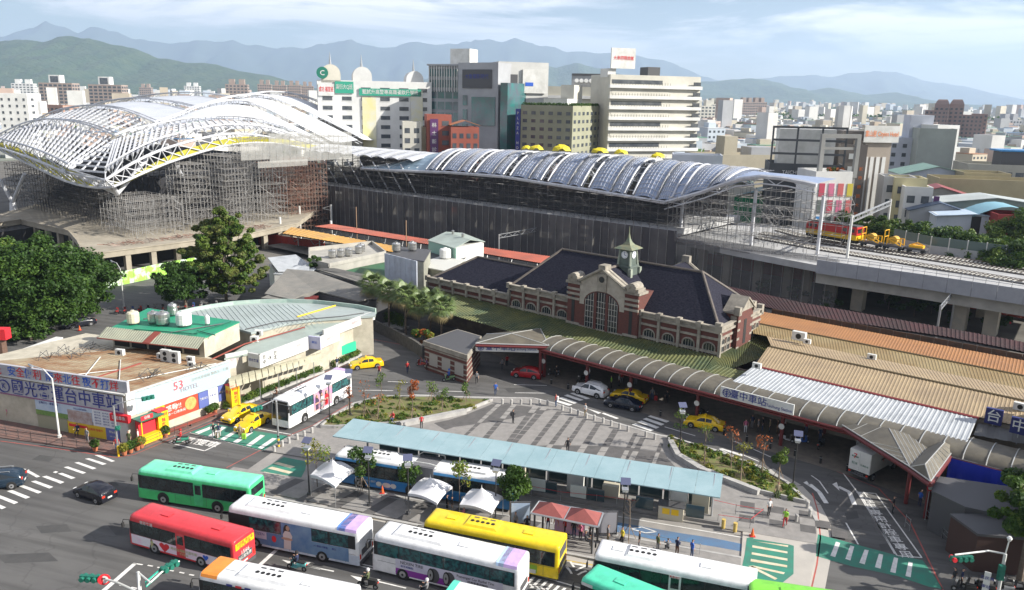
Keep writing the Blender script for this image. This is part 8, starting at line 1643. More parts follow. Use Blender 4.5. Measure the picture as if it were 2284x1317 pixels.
def truss(P,h0,h1,r=.22,tri=True,name='arch_truss'):
 A=[p+UPZ*h0 for p in P];B=[p-UPZ*h1 for p in P]; b=MB(); b.mk(); b.q=1; b.path(A,r,5); b.obj('top_chord',m_steelw,br,world=True); b=MB(); b.mk(); b.q=1; b.path(B,r*.9,5); b.obj('bottom_chord',m_steelw,br,world=True)
 b=MB(); b.mk(); b.q=1
 for i in range(len(P)-1): b.tube(A[i],B[i],r*.5,n=4); b.tube(A[i+(i%2)],B[i+1-(i%2)],r*.45,n=4)
 tag(b.obj('truss_web',METAL,br,world=True),kind='stuff')
off=Vector((.9,1.6,0))
for W_,N_ in ((WL,NL),(WR,NR)):
 R=[rs(w,N_) for w in W_]
 for i,P in enumerate(R):
  truss(P,1.1,1.5);
  if i: truss([p+off for p in P],1.1,1.3,.16)
 for i in range(4):
  P,Q=[p+(off if i else Vector()) for p in R[i]],R[i+1]
  sheet=(i>=2) if W_ is WL else (i>=1)
  if sheet:
   b=MB(); b.grid([[P[k].lerp(Q[k],s)-UPZ*.25*math.sin(math.pi*s) for s in (0.04,.3,.6,.97)] for k in range(N_)],flip=True); b.obj('roof_sheet',mat('white_roof_sheet',(.58,.6,.64),.5,col2=(.5,.52,.56),scale=.15),br,smooth=True,world=True)
  else:
   for k in range(N_): MB().tube(P[k],Q[k],.30,n=4).obj('purlin',m_steelw,br,world=True)
   for k in range(0,N_-1): MB().tube(P[k].lerp(P[k+1],.5),Q[k].lerp(Q[k+1],.5),.26,n=4).obj('purlin',m_steelw,br,world=True)
   b=MB(); b.mk(); b.q=1
   for s in (.12,.25,.38,.5,.62,.75,.88): b.path([P[k].lerp(Q[k],s) for k in range(N_)],.13,4)
   tag(b.obj('cross_purlins',m_steelw,br,world=True),kind='stuff')
m_sof=mat('yellow_soffit',(.42,.38,.02),.6,col2=(.3,.28,.03),scale=.5)
EL=rs([(-60,310,233),(0,330,213),(60,350,200),(130,378,186),(190,394,178),(235,402,173)],13); ER=rs([(235,402,173),(300,362,178),(380,328,188),(500,300,205),(600,306,226),(700,335,248)],15)
for P in (EL,ER):
 D=[p-UPZ*(2.6*math.sin(math.pi*min(1,.15+.85*(k/(len(P)-1) if P is ER else 1-k/(len(P)-1))))+.4)+Vector((0.8,1.6,0)) for k,p in enumerate(P)]
 b=MB(); b.mk(); b.q=1; b.path(P,.32,6); b.obj('edge_chord',m_steelw,br,world=True); b=MB(); b.mk(); b.q=1; b.path(D,.3,6); b.obj('edge_chord',m_steelw,br,world=True)
 b=MB(); b.mk(); b.q=1
 for i in range(len(P)-1): b.tube(P[i],D[i],.14,n=4); b.tube(P[i],D[i+1],.14,n=4); b.tube(P[i+1],D[i],.1,n=4)
 tag(b.obj('edge_web',m_steelw,br,world=True),kind='stuff')
 b=MB(); b.grid([[D[k]-UPZ*.2+Vector((.1,.3,0)),D[k]+Vector((1.5,4.5,.9))] for k in range(len(P))]); b.grid([[P[k]+Vector((1.5,4.5,-.9)),D[k]+Vector((.5,2.0,0))] for k in range(len(P))]); b.obj('soffit',m_sof,br,world=True,sep=True)
a_,b__,c__=rs(WL[0],NL)[-1],rs(WR[0],NR)[0],rs(WL[1],NL)[-1]
for k in range(7): MB().tube(a_.lerp(c__,k/7),b__.lerp(c__,k/7),.28,n=4).obj('purlin',m_steelw,br,world=True)
for k in range(4): MB().tube(a_.lerp(b__,k/3),c__,.2,n=4).obj('purlin',m_steelw,br,world=True)
fn_=thing('netted_scaffold','dark netting added for shade under the wavy roof, inner and far rows','scaffolding',SW(-140,171))  # dark sheets added to stand in for deep shade under the roof
for i in range(20): b=MB(); b.grid([[SW(-205+i*6.4,150.5,10.9),SW(-205+i*6.4,150.5,16.0)],[SW(-198.7+i*6.4,150.5,10.9),SW(-198.7+i*6.4,150.5,16.0)]]); b.obj('net_panel',m_shade,fn_,world=True); b=MB(); b.grid([[SW(-205+i*6.4,171,10.9),SW(-205+i*6.4,171,17.2)],[SW(-198.7+i*6.4,171,10.9),SW(-198.7+i*6.4,171,17.2)]]); b.obj('net_panel',m_net,fn_,world=True)
for W_,N_ in ((WL,NL),(WR,NR)):
 R0=rs(W_[0],N_); E_=EL if W_ is WL else ER
 for k in range(0,N_,2): MB().tube(R0[k],E_[min(len(E_)-1,int(k/(N_-1)*(len(E_)-1)))],.14,n=4).obj('edge_strut',m_steelw,br,world=True)
sbp=[(aty(262,432,180),[(215,400,176),(248,408,176),(342,338,187)]),(aty(28,452,214),[(0,402,212),(55,388,204)]),(aty(405,392,196),[(372,322,192)]),(aty(262,432,180),[(170,392,182)])]
for c,tops in sbp:
 for tp in tops: MB().tube(c,aty(*tp),.5,.42,n=8).obj('raking_strut',m_steelw,br,world=True)
c=aty(28,452,214); MB().tube(Vector((c.x,c.y,4)),c,1.0,.8,n=10).obj('steel_column',m_steelw,br,world=True)
zp=4.6; pe=[at(x,y,zp) for x,y in [(-160,520),(0,498),(46,491),(153,516),(173,539),(187,568),(220,566),(396,543),(560,522),(660,500)]]; pe+= [SW(-190,143,zp),SW(-300,140,zp)]
pd=thing('concrete_podium','unfinished concrete deck on columns below the big roof','building',SW(-200,90)); b=MB(); slab_poly(b,pe,1.1); b.obj('deck',mat('pale_deck',(.36,.32,.25),.9,col2=(.26,.23,.18),scale=.25,bump=.3,bscale=3),pd,world=True)
for p,q in zip(pe[:9],pe[1:10]):
 n=max(1,int((q-p).length/5.5))
 for k in range(n+1):
  c=p.lerp(q,k/n); c=c+(SW(-205,95)-c).normalized()*.8; b=MB(); b.T=Matrix.Translation(Vector((c.x,c.y,0)))@Matrix.Rotation(AS,4,'Z'); b.box(-.55,-.55,0,.55,.55,zp-1.1); b.obj('column',mat('pale_deck',(0,0,0)),pd,world=True)
 strip(p,q,zp,zp+.25,.3).obj('edge_upstand',mat('pale_deck',(0,0,0)),pd,world=True)
b=MB(); ins=inset([Vector((p.x,p.y,0)) for p in pe],.8); b.prism([(p.x,p.y) for p in ins],0,3.4); b.obj('interior_shade',BLACK,pd,world=True)  # black block stands in for the shade under the deck
g=random.Random(8)
rb=MB(); rb.mk(); rb.q=1
for k in range(260):
 u=g.uniform(-172,-168); v=g.uniform(74,112); p=SW(u,v,zp); a=g.uniform(0,6.28); rb.tube(p+UPZ*.05,p+Vector((math.cos(a)*g.uniform(.5,2.5),math.sin(a)*g.uniform(.5,2.5),g.uniform(.05,.6))),.05,n=3)
tag(rb.obj('rebar_debris',m_tuber),'scattered rods and timber lying on the pale concrete deck','debris',kind='stuff')
Sx=lambda x,y,z:SW(x,y,z)
scaffold('front block of pale scaffolding standing on the concrete deck corner',Sx,-192,-175,82,93,zp,12.8,1.9,2.4,1.7,.06,seed=11,diag=.5)
scaffold('tall pale scaffolding tower behind the deck corner',Sx,-186,-176,95.5,101,zp,20,1.8,2,1.6,.06,seed=12,diag=.5); scaffold('round looking scaffolding tower in the middle under the roof edge',Sx,-187,-175,104.5,111.5,2.5,21.5,1.6,2,1.5,.06,seed=13,diag=.5)
scaffold('scaffolding tower with rusty tubes right of the tree top',Sx,-186,-177,115,123,0,21.5,1.6,2,1.5,.06,m_tube,seed=14,diag=.4); scaffold('reddish scaffolding tower with arched top, next to the netted wall',Sx,-197,-181,127,139,0,19,1.4,2,1.3,.07,m_tuber,seed=15,diag=.4)
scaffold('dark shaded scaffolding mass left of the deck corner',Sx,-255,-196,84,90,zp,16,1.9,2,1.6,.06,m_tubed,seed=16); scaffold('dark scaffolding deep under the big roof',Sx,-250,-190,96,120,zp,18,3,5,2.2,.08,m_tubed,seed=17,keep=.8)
scaffold('scaffolding frame just under the netted roof edge',Sx,-182,-174,110,141,19,25.5,1.8,3,1.6,.06,m_tube,seed=18,diag=.5)
wn_=thing('netted_scaffold','whitish see-through net wrapped round the roof edge scaffold','scaffolding',SW(-173,125,19))
for i in range(17):
 v=108+i*2.0
 for z0_,z1_ in ((19.6,23),(23,26.8)) if i>3 else ((20.6,24.8),): b=MB(); b.grid([[SW(-173.4,v,z0_),SW(-173.4,v,z1_)],[SW(-173.4,v+1.95,z0_),SW(-173.4,v+1.95,z1_)]]); b.obj('net_panel',m_netw,wn_,world=True)
for i in range(7): b=MB(); v=112+i*2.1; b.grid([[SW(-172.6,v,18.6),SW(-172.6,v,20.2)],[SW(-172.6,v+2.05,18.6),SW(-172.6,v+2.05,20.2)]]); b.obj('net_panel',m_netw,wn_,world=True)
dk=thing('shade_mass','dark mass added as deep shade behind the big roof scaffolding','building',SW(-240,130)); b=MB(); b.prism([tuple(SW(u,v)[:2]) for u,v in ((-300,122),(-200,122),(-200,150),(-300,150))],zp,17); b.prism([tuple(SW(u,v)[:2]) for u,v in ((-262,97),(-193,97),(-193,122),(-262,122))],zp,16); b.obj('wall',mat('interior_shade',(.03,.033,.04),.9,col2=(.02,.02,.024),scale=.4),dk,world=True,sep=True)  # dark blocks added as a shade backdrop for the pale tubes
m_win=mat('city_window',(.05,.06,.075),.15,spec=.6,col2=(.12,.13,.14),scale=.4,lo=.4,hi=.7); m_wing=mat('teal_window',(.03,.16,.15),.12,col2=(.08,.1,.12),scale=.3,spec=.7)
def bld(label,px,pytop,Y,ang,w,d,wall,floors=0,cols=0,rcols=0,roofm=None,winm=None,fh=3.3,ww=.55,wh=.5,par=True,z0=0.,lab='building',sep=True,band=False,name='building'):
 """near left corner seen at pixel px, roof height from pytop; front runs right at angle ang, side goes back"""
 c=aty(px,pytop,Y); h=c.z; t=thing(name,label,lab,Vector((c.x,c.y,0)),math.radians(ang)); MB().box(0,0,z0,w,d,h).obj('wall',wall,t)
 if par:
  b=MB();
  for a in ((0,0,w,.3),(0,d-.3,w,d),(0,.3,.3,d-.3),(w-.3,.3,w,d-.3)): b.box(a[0],a[1],h,a[2],a[3],h+.9)
  b.obj('parapet',wall,t)
 wm=winm or m_win
 if cols:
  cw=w/cols; me=MB().box(-cw*ww/2,-.06,0,cw*ww/2,.02,fh*wh).mesh('window',wm); fm_=MB().box(-cw*ww/2-.12,-.12,-.18,cw*ww/2+.12,.02,-.02).mesh('sill',wall)
  for f in range(floors):
   z=h-fh*(f+.85)
   if z<1: break
   for k in range(cols): o=place(me,'window',t,(cw*(k+.5),0,z)); (place(fm_,'sill',o) if w/cols>3 and f<8 else None)
 if rcols:
  cw=d/rcols; me=MB().box(-.02,-cw*ww/2,0,.06,cw*ww/2,fh*wh).mesh('window',wm)
  for f in range(floors):
   z=h-fh*(f+.85)
   if z<1: break
   for k in range(rcols): place(me,'window',t,(w,cw*(k+.5),z))
 t['h_']=h; return t,h
def wm(n,c,c2=None,s=.15): return mat(n,c,.8,col2=c2 or tuple(v*.82 for v in c),scale=s)
ww_=wm('white_tile_wall',(.68,.68,.66)); wc_=wm('cream_tile_wall',(.58,.56,.49)); wg_=wm('grey_panel_wall',(.36,.37,.39)); wk_=wm('khaki_wall',(.30,.30,.21)); wt_=wm('taupe_wall',(.36,.31,.26)); wdk=wm('dark_taupe_wall',(.16,.14,.125)); wbr=wm('brown_tile_wall',(.34,.27,.23)); wrd=wm('red_tile_wall',(.32,.09,.06));
def boxp(t,x0,y0,z0,x1,y1,z1,m,name): return MB().box(x0,y0,z0,x1,y1,z1).obj(name,m,t)
t,h=bld('white multi storey building with three arched rooftop frames and green signs',707,184,300,14,42,22,ww_,10,6,3,fh=3.4,ww=.5,wh=.42)
def archtop(t,x,y,z,w,d,hh,m):
 b=MB(); n=10; pts=[(x,z),(x,z+hh-w/2)]+[(x+w/2-w/2*math.cos(i*math.pi/n),z+hh-w/2+w/2*math.sin(i*math.pi/n)) for i in range(n+1)]+[(x+w,z+hh-w/2),(x+w,z)]
 b.mk(); b.q=1; k=len(pts); b.poly([(a,y,c) for a,c in pts]); b.poly([(a,y+d,c) for a,c in pts[::-1]])
 for i in range(k-1): (a,c),(e,f)=pts[i],pts[i+1]; b.poly([(a,y,c),(a,y+d,c),(e,y+d,f),(e,y,f)])
 b.obj('arched_top',m,t); MB().tube((x+w/2,y+d/2,z+hh),(x+w/2,y+d/2,z+hh+4.5),.5,.05,n=6).obj('spire',METAL,t)
archtop(t,1.5,0,h,7,10,6.5,wm('stained_white',(.6,.57,.48))); archtop(t,13,2,h,7,10,6,ww_); archtop(t,33,4,h-1.5,6.5,10,6.5,ww_)
MB().tube((2,-.3,h+3.4),(2,-.7,h+3.4),2.1,n=24).obj('round_sign',mat('deep_green_sign',(.01,.15,.10),.5),t); letter(t,'C',2.5,WHITE,(2,-.8,h+3.3),(1,0,0),(0,0,1))
for x0,x1,z1,tx_,m in ((.3,6,h-.5,'成功 補習班',WHITE),(6.3,13,h+.5,'吳衍大Q班',mat('sign_green',(.03,.3,.2),.5)),(15,38,h-1.8,'甄試升高警專高職餐飲升學班',mat('sign_green',(0,0,0)))):
 boxp(t,x0,-.5,z1-4.2 if x1<14 else z1-2.6,x1,-.2,z1,m,'sign_panel'); letter(t,tx_,2.0 if x1<14 else 1.8,INKRED if m is WHITE else WHITE,((x0+x1)/2,-.55,z1-2 if x1<14 else z1-1.3),(1,0,0),(0,0,1),w=(x1-x0)*.9)
boxp(t,16,-.5,8,21,-.2,h-5,mat('pale_banner',(.6,.62,.66),.5,col2=(.65,.6,.3),scale=.1),'banner'); boxp(t,34,-.5,12,38.5,-.2,h-2.5,mat('pale_banner',(0,0,0)),'banner')
t,h=bld('grey cylinder cornered glass tower at the left of the mall block',957,150,312,-20,13,16,wg_,8,4,0,winm=m_wing,fh=4,ww=.85,wh=.7)
b=MB()
for k in range(12): b.box(k*1.05,-.4,h-9,k*1.05+.3,-.1,h+.5)
b.obj('fin',WHITE,t,sep=True); boxp(t,-.6,-.8,h+.5,14,15,h+1.1,wg_,'roof_disc'); boxp(t,6,6,h+1.1,14,14,h+7,WHITE,'roof_panel')
t,h=bld('grey slab fronted mall tower with dark sign and teal glazing',1022,146,300,-30,17,20,wg_); boxp(t,2,-.3,h-8,14.5,-.1,h-1.5,DKGREY,'sign_panel'); letter(t,'大魯閣新時代',1.8,NAVY,(8.2,-.35,h-4),(1,0,0),(0,0,1),w=10)
boxp(t,6,-.3,h-21,16,-.05,h-11,m_wing,'window'); [boxp(t,5,-.3,h-40-k*7,16,-.05,h-37-k*7,m_wing,'window') for k in range(3)]; [boxp(t,2.2,-.3,h-14-k*5,4,-.05,h-10.5-k*5,m_wing,'window') for k in range(6)]; boxp(t,18.05,0,8,21,16,h-6,m_wing,'glazed_link')
t,h=bld('pale mall tower with square window hole and white billboard',1112,143,298,16,19,22,wm('pale_panel_wall',(.55,.55,.53)),0); boxp(t,4,-.3,h-10,7.2,-.1,h-3.5,DKGREY,'window'); boxp(t,9,-.8,h-10,18,-.3,h-1.5,WHITE,'billboard'); boxp(t,10,-.9,h-7.5,13,-.82,h-6.2,INKBLUE,'billboard_print')
for k in range(5): boxp(t,8,-.12,h-15-k*6,13,-.0,h-14.5-k*6,DKGREY,'groove'); boxp(t,16,-.12,h-19-k*6,17,0,h-14.5-k*6,DKGREY,'groove')
for j in range(8): boxp(t,-.0+.05,-.05,h-12-j*5.2,18.9,-.01,h-11.85-j*5.2,wg_,'panel_joint')
t,h=bld('khaki hotel with planted roof and vertical letters at its left edge',1162,240,285,-26,19.5,32,wk_,7,6,8,fh=2.7,ww=.5,wh=.42);
for k,ch in enumerate('PLAZA HOTEL'): letter(t,ch,1.3,WHITE,(-.9,-.5,h-2-k*1.7),(1,0,0),(0,0,1)) if ch!=' ' else None
boxp(t,-1.8,-.4,h-20,-.1,.4,h-.5,NAVY,'vertical_sign'); place(leafmesh('roof_garden',[(x,1.2,h+1,1.2,1,.8) for x in range(1,19)]+[(18.5,y,h+1,1,1.2,.8) for y in range(2,31)],3500,.3,[LF1,LF2],seed=3),'roof_garden',t); boxp(t,5,8,h,14,22,h+3.2,WHITE,'plant_room'); boxp(t,9,14,h+3.2,14,22,h+8,wc_,'plant_room')
t,h=bld('long cream ten storey block with balcony railings and a white rooftop sign',1362,172,292,20,37,16,wc_,0);
for f in range(12):
 z=h-3.7*(f+1)
 if z<2: break
 boxp(t,-.6,-1.2,z,37.2,-.02,z+1.15,ww_,'balcony_band'); boxp(t,.6,-.1,z+1.5,24 if f%2 else 21,-.02,z+2.9,wc_ if f in (1,3,5,7) else m_win,'window'); boxp(t,33.5,-1.25,z+1.2,36.4,-.9,z+2.6,m_win,'window')
 b=MB();
 for k in range(22): b.box(.5+k*1.1,-1.3,z+1.15,.6+k*1.1,-1.2,z+2.0)
 tag(b.obj('railing_posts',DKGREY,t),kind='stuff')
boxp(t,-.2,2,h,3,8,h+3,ww_,'stair_tower'); boxp(t,0.5,1,h+3,10,1.6,h+10,WHITE,'billboard'); letter(t,'大幸國際旅館',1.5,INKRED,(5.3,.9,h+6.5),(1,0,0),(0,0,1),w=8); boxp(t,17,4,h,22,10,h+4,DKGREY,'plant_room')
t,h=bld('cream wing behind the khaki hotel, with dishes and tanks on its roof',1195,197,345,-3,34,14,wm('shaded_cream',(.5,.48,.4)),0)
for f in range(4): boxp(t,0,-1,h-4*(f+1),32,-.02,h-4*(f+1)+1.2,ww_,'balcony_band')
for k in range(6): MB().tube((17+k*2,2,h+3),(17+k*2,1,h+3.4),.9,n=10).obj('dish',WHITE,t);
boxp(t,15,3,h,28,9,h+5.5,wg_,'plant_room'); boxp(t,15,2.5,h+5.5,29,9.5,h+6.3,DKGREY,'roof_screen')
t,h=bld('red tiled building with a tall purple sign',952,262,262,12,8,8,wrd,6,2,2,fh=3.1); boxp(t,1,-.5,5,3.6,-.3,h-.5,mat('purple_sign',(.1,.03,.12),.5),'vertical_sign')
for k,ch in enumerate('林士新診所'): letter(t,ch,1.6,WHITE,(2.3,-.55,h-2.5-k*2.6),(1,0,0),(0,0,1))
t,h=bld('red tiled building with gabled glass roof room',1006,290,258,10,9,9,wrd,5,4,2,fh=3.1); b=MB(); slab_poly(b,[(-.3,-.3,h+1.5),(4.5,-.3,h+3),(4.5,8,h+3),(-.3,8,h+1.5)],.15); slab_poly(b,[(9.3,-.3,h+1.5),(4.5,-.3,h+3),(4.5,8,h+3),(9.3,8,h+1.5)],.15); b.obj('gabled_roof',mat('rust_orange_paint',(.4,.15,.06),.6),t)
bld('small cream house with dark louvred top',898,278,262,10,6,7,wc_,4,2,0,fh=3.2); bld('beige house between the white block and the red tiled one',924,290,265,8,6,6,wm('beige',(.5,.44,.3)),4,2,0)
t,h=bld('dark steel framed building with open rooftop frame and white inner block',1716,372,195,-12,17,12,wm('charcoal_wall',(.08,.085,.09)),2,5,0,fh=3.3); boxp(t,2,3,h,15,10,h+9,WHITE,'inner_block')
b=MB()
for x in (0,5.6,11.2,16.6): b.box(x,-.2,h,x+.4,.2,h+9.4)
for z in (h+3,h+6.2,h+9.2): b.box(0,-.25,z,17,.25,z+.5)
b.obj('frame',mat('charcoal_wall',(0,0,0)),t,sep=True); letter(t,'TAICHUNG CHARMING',1.2,WHITE,(9,-.4,h-1.2),(1,0,0),(0,0,1),w=12)
t,h=bld('grey box framed roof terrace building with red flowers',1822,398,184,4,9,10,wm('mid_grey',(.25,.25,.24)),0);
b=MB(); [b.box(*q) for q in ((0,-.4,h+.2,.9,.6,h+10),(8.3,-.4,h+.2,9.2,.6,h+10),(.9,-.4,h+9.1,8.3,.6,h+10),(.9,-.4,h+.2,8.3,.6,h+1.1),(.9,-.2,h+6.5,8.3,0,h+7.1))]; b.obj('frame',mat('mid_grey',(0,0,0)),t,sep=True); place(leafmesh('flowers',[(3+k,.6,h+2,.8,.5,.5) for k in range(4)],400,.2,[LF5,LF2],seed=2),'flowers',t)
t,h=bld('white building with coloured window panels in rows',1820,392,178,4,8.4,10,ww_)
cs=[(.45,.06,.1),(.3,.32,.05),(.5,.12,.12),(.1,.12,.11),(.5,.3,.03),(.55,.15,.25),(.05,.2,.45),(.5,.42,.05)]
for f in range(4):
 for k in range(4): boxp(t,1+k*2.15,-.12,h-4.6-f*3.7,2.3+k*2.15,-.02,h-1.7-f*3.7,mat('panel_colour_%d'%((f*3+k*5)%8),cs[(f*3+k*5)%8],.5),'window_panel')
t,h=bld('tall taupe hotel with orange rooftop sign and white vertical stripes',1905,322,198,4,9.5,12,wt_,0); [boxp(t,3+k*1.5,-.15,4,3.9+k*1.5,-.02,h-3,ww_,'vertical_stripe') for k in range(4)]; boxp(t,2,-.6,h+.5,10.8,-.3,h+4.5,WHITE,'rooftop_sign'); letter(t,'富山居 Cityinn Hotel',1.6,mat('orange_print',(.75,.18,.02),.5),(6.4,-.7,h+2.5),(1,0,0),(0,0,1),w=8.3)
for f in range(8):
 for k in range(3): boxp(t,.8+k*.55,-.1,h-5.5-f*3.2,1.1+k*.55,-.02,h-3.4-f*3.2,ww_,'slit_window')
t,h=bld('dark side wing of the taupe hotel with small square windows',1874,330,197,-8,6.4,12,wdk,8,1,0,fh=3.1,ww=.3,wh=.42,winm=mat('pale_window',(.55,.57,.56),.3));
for k,ch in enumerate('城市商旅大飯店'): letter(t,ch,1.0,mat('orange_print',(0,0,0)),(5.4,-.2,h-5-k*2.2),(1,0,0),(0,0,1))
boxp(t,1,2,h,6,9,h+4,wdk,'plant_room')
t,h=bld('white and grey apartment tower with blank side wall',1985,312,300,-8,22,14,wm('cool_white',(.5,.53,.6)),6,6,0,fh=3.3,ww=.4,wh=.42); boxp(t,7,2,h,15,10,h+9,mat('cool_white',(0,0,0)),'stair_tower')
t,h=bld('plain grey green windowless apartment slab',2052,292,290,-14,12,14,wm('grey_green_wall',(.34,.37,.34)),0); t,h=bld('narrow white ribbed slab with dark balconies',2092,285,292,12,9,10,ww_,7,2,0,fh=3.4,ww=.6,wh=.7)
t,h=bld('cream industrial building with blank stepped tower',1562,352,232,10,24,12,wm('cream_concrete',(.42,.38,.29)),0); boxp(t,8,2,h,12,8,h+6,mat('cream_concrete',(0,0,0)),'tower'); boxp(t,16,1,h,23,8,h+3,wg_,'roof_room'); [boxp(t,0,-.2,h-3.2*k,24,-.02,h-3.2*k+.3,wg_,'floor_band') for k in range(1,5)]
bld('low white shed behind the right part of the wavy roof',1500,352,215,-10,13,8,wm('pale_blue_white',(.5,.53,.58)),0)
for x,y,l in ((85,186,'tan residential tower with square roof frame, the left of two'),(196,190,'tan residential tower with square roof frame, the right of two')):
 t,h=bld(l,x,y,1080,6,42,24,wbr,12,7,3,fh=4.3,ww=.7,wh=.6); boxp(t,12,4,h,26,18,h+11,ww_,'roof_frame'); boxp(t,14,3.8,h+1.5,24,4.1,h+9.5,m_win,'roof_louvre')
bld('white stained apartment block at the left edge',-6,212,430,12,14,14,ww_,9,4,1,fh=3.4,ww=.3,wh=.4); bld('pink low houses behind the left part of the big roof',62,236,700,-20,40,16,wm('pink_wall',(.45,.27,.2)),3,8,2,fh=4)
for i,(x,y,Y,w,l,m) in enumerate([(502,188,1300,34,'tan twin topped tower behind the big roof crest',wbr),(574,188,1500,24,'pinkish tower with stepped top, left of a pair',wbr),(608,190,1520,24,'pinkish tower with stepped top, second of the pair',wbr),(641,190,1540,24,'pinkish tower with stepped top, third along',wbr),(672,192,1560,22,'pinkish tower farthest right of its row',wbr),(24,186,1600,40,'white distant block left of the tan towers',ww_),(310,195,1900,26,'small distant pinkish block between the roof and hills',wbr),(410,192,2000,36,'white twin distant block above the roof crest',ww_),(1548,236,1200,34,'cream balcony tower right of the long cream block',wc_),(1585,232,1250,18,'taller cream tower behind the balcony tower',wc_),(1654,228,1500,26,'brown slab tower, left of a pair on the plain',wbr),(1682,228,1510,26,'brown slab tower, right of a pair on the plain',wbr),(2240,268,1100,28,'grey tower at the right edge of the plain',wg_)]):
 t,h=bld(l,x,y,Y,10,w,18,m,10,6,3,fh=4.6,ww=.6,wh=.5,par=False); boxp(t,w*.15,4,h,w*.4,14,h+8,m,'roof_house'); boxp(t,w*.6,4,h,w*.85,14,h+8,m,'roof_house')
t=None
for x,y,w,l,dz in ((2064,246,16,'left part of the big brown residential cluster',0),(2085,238,11,'left domed tower of the brown cluster',1),(2118,238,11,'right domed tower of the brown cluster',1),(2128,256,22,'middle lower part of the brown cluster',0),(2168,254,12,'slim right tower of the brown cluster',0)):
 t,h=bld(l,x,y,700,-28,w,20,wm('mauve_brown',(.27,.19,.17)),14,max(3,int(w/3)),4,fh=3.3,ww=.5,wh=.5,par=False)
 if dz: b=MB(); sq(b,[(w/2,h),(w/2,h+2),(w/2*.75,h+5),(w/2*.6,h+6)],w/2,w/2); b.poly([(w*.2,w*.2,h+6),(w*.8,w*.2,h+6),(w*.8,w*.8,h+6),(w*.2,w*.8,h+6)]); b.obj('stepped_dome',mat('mauve_brown',(0,0,0)),t)
def gsheds(label,px,pyr,Y,ang,w,d,h,wall,roof,rise=2.0):
 c=aty(px,pyr,Y); t=thing('shed',label,'shed',Vector((c.x,c.y,0)),math.radians(ang)); h=c.z if h is None else h; MB().box(0,0,0,w,d,h).obj('wall',wall,t); b=MB(); b.poly([(0,0,h),(w,0,h),(w/2,0,h+rise)]); b.poly([(w,d,h),(0,d,h),(w/2,d,h+rise)]); b.obj('gable',wall,t,sep=True)
 b=MB(); slab_poly(b,[(-.4,-.5,h-.1),(w/2,-.5,h+rise+.1),(w/2,d+.5,h+rise+.1),(-.4,d+.5,h-.1)],.15); slab_poly(b,[(w+.4,-.5,h-.1),(w/2,-.5,h+rise+.1),(w/2,d+.5,h+rise+.1),(w+.4,d+.5,h-.1)],.15); b.obj('roof',roof,t,sep=True); return t
grr=mat('sage_green_roof',(.2,.33,.27),.6,col2=(.15,.25,.21),scale=.3); blr=mat('teal_blue_roof',(.1,.22,.26),.5,col2=(.07,.16,.2),scale=.3); nv=mat('dark_navy_roof',(.03,.05,.09),.5)
gsheds('white walled shed with sage green gable behind the brown hotel',2010,388,235,-10,20,14,None,wm('bluish_white',(.5,.55,.62)),grr,2.4); gsheds('small gabled shed with dark red edging',2030,432,205,-20,14,10,None,wm('grey_wood',(.3,.3,.28)),mat('maroon_edge_roof',(.25,.06,.06),.6),2.0)
bld('long blank khaki building with stepped parapet',2095,405,215,-12,28,12,wm('khaki_blank',(.40,.35,.22)),0); bld('higher blank khaki part left of the long one',2150,392,225,-12,12,10,mat('khaki_blank',(0,0,0)),0)
gsheds('sage walled warehouse with wide low gable',2080,452,185,-10,27,10,None,wm('sage_wall',(.28,.34,.31)),wm('pale_sheet',(.42,.46,.46)),1.6); gsheds('dark navy hipped roof house by the trees',2030,468,180,-16,12,9,None,wg_,nv,1.8); gsheds('white roofed lean-to in front of the navy roof',2090,480,172,-16,15,8,None,wm('bluish_white',(0,0,0)),wm('bright_blue_white',(.45,.55,.68)),.6)
t,h=bld('grey government looking block with tiered windows and silver tanks',2160,372,260,-12,34,16,wm('grey_block',(.36,.35,.3)),3,10,2,fh=3.6,ww=.7,wh=.45); boxp(t,10,2,h,26,10,h+5,DKGREY,'roof_room'); boxp(t,9,1.5,h+5,27,11,h+5.5,mat('bright_blue_sheet',(.03,.2,.45),.4),'blue_roof')
def arcshed(label,px,py,Y,ang,w,d,m,wall):
 c=aty(px,py,Y); t=thing('arched_shed',label,'shed',Vector((c.x,c.y,0)),math.radians(ang)); h=max(3,c.z-2); MB().box(0,0,0,w,d,h).obj('wall',wall,t); b=MB(); b.grid([[(w*k/8-.0,-.5,h+2.4*math.sin(math.pi*k/8)) for k in range(9)],[(w*k/8,d,h+2.4*math.sin(math.pi*k/8)) for k in range(9)]],flip=True); b.obj('arched_roof',m,t,smooth=True)
arcshed('blue arched canopy over a dark opening among the trees',2172,462,170,-12,14,9,mat('sky_blue_arch',(.2,.42,.5),.4),BLACK); arcshed('green vaulted hall seen through the arched roof end',1640,420,205,-20,26,12,blr,wm('vivid_green',(.01,.2,.08))); arcshed('sage arched roof between the station roof and cream building',1560,392,210,-15,14,10,grr,wc_)
bld('narrow pale house with red eaves beside the brown hotel',1972,402,190,-14,7,8,wm('pale_grey_house',(.5,.5,.5)),4,2,0); bld('yellowish narrow shop house with balconies',1996,405,188,-14,7,8,wm('yellow_house',(.55,.5,.3)),4,2,0); t,h=bld('shop house with purple vertical sign among the trees',2018,425,184,-14,6,8,ww_,4,2,0); boxp(t,6.2,-.5,h-7,7.4,-.2,h-1,mat('purple_sign',(0,0,0)),'vertical_sign')
bld('dark red house wall at the right edge by the trees',2225,488,165,-10,16,8,wm('dark_red',(.3,.03,.03)),0); bld('grey building above the right edge with stepped balconies',2200,430,240,-12,30,14,wg_,3,8,0)
tg='leafy trees behind the viaduct noise barrier'
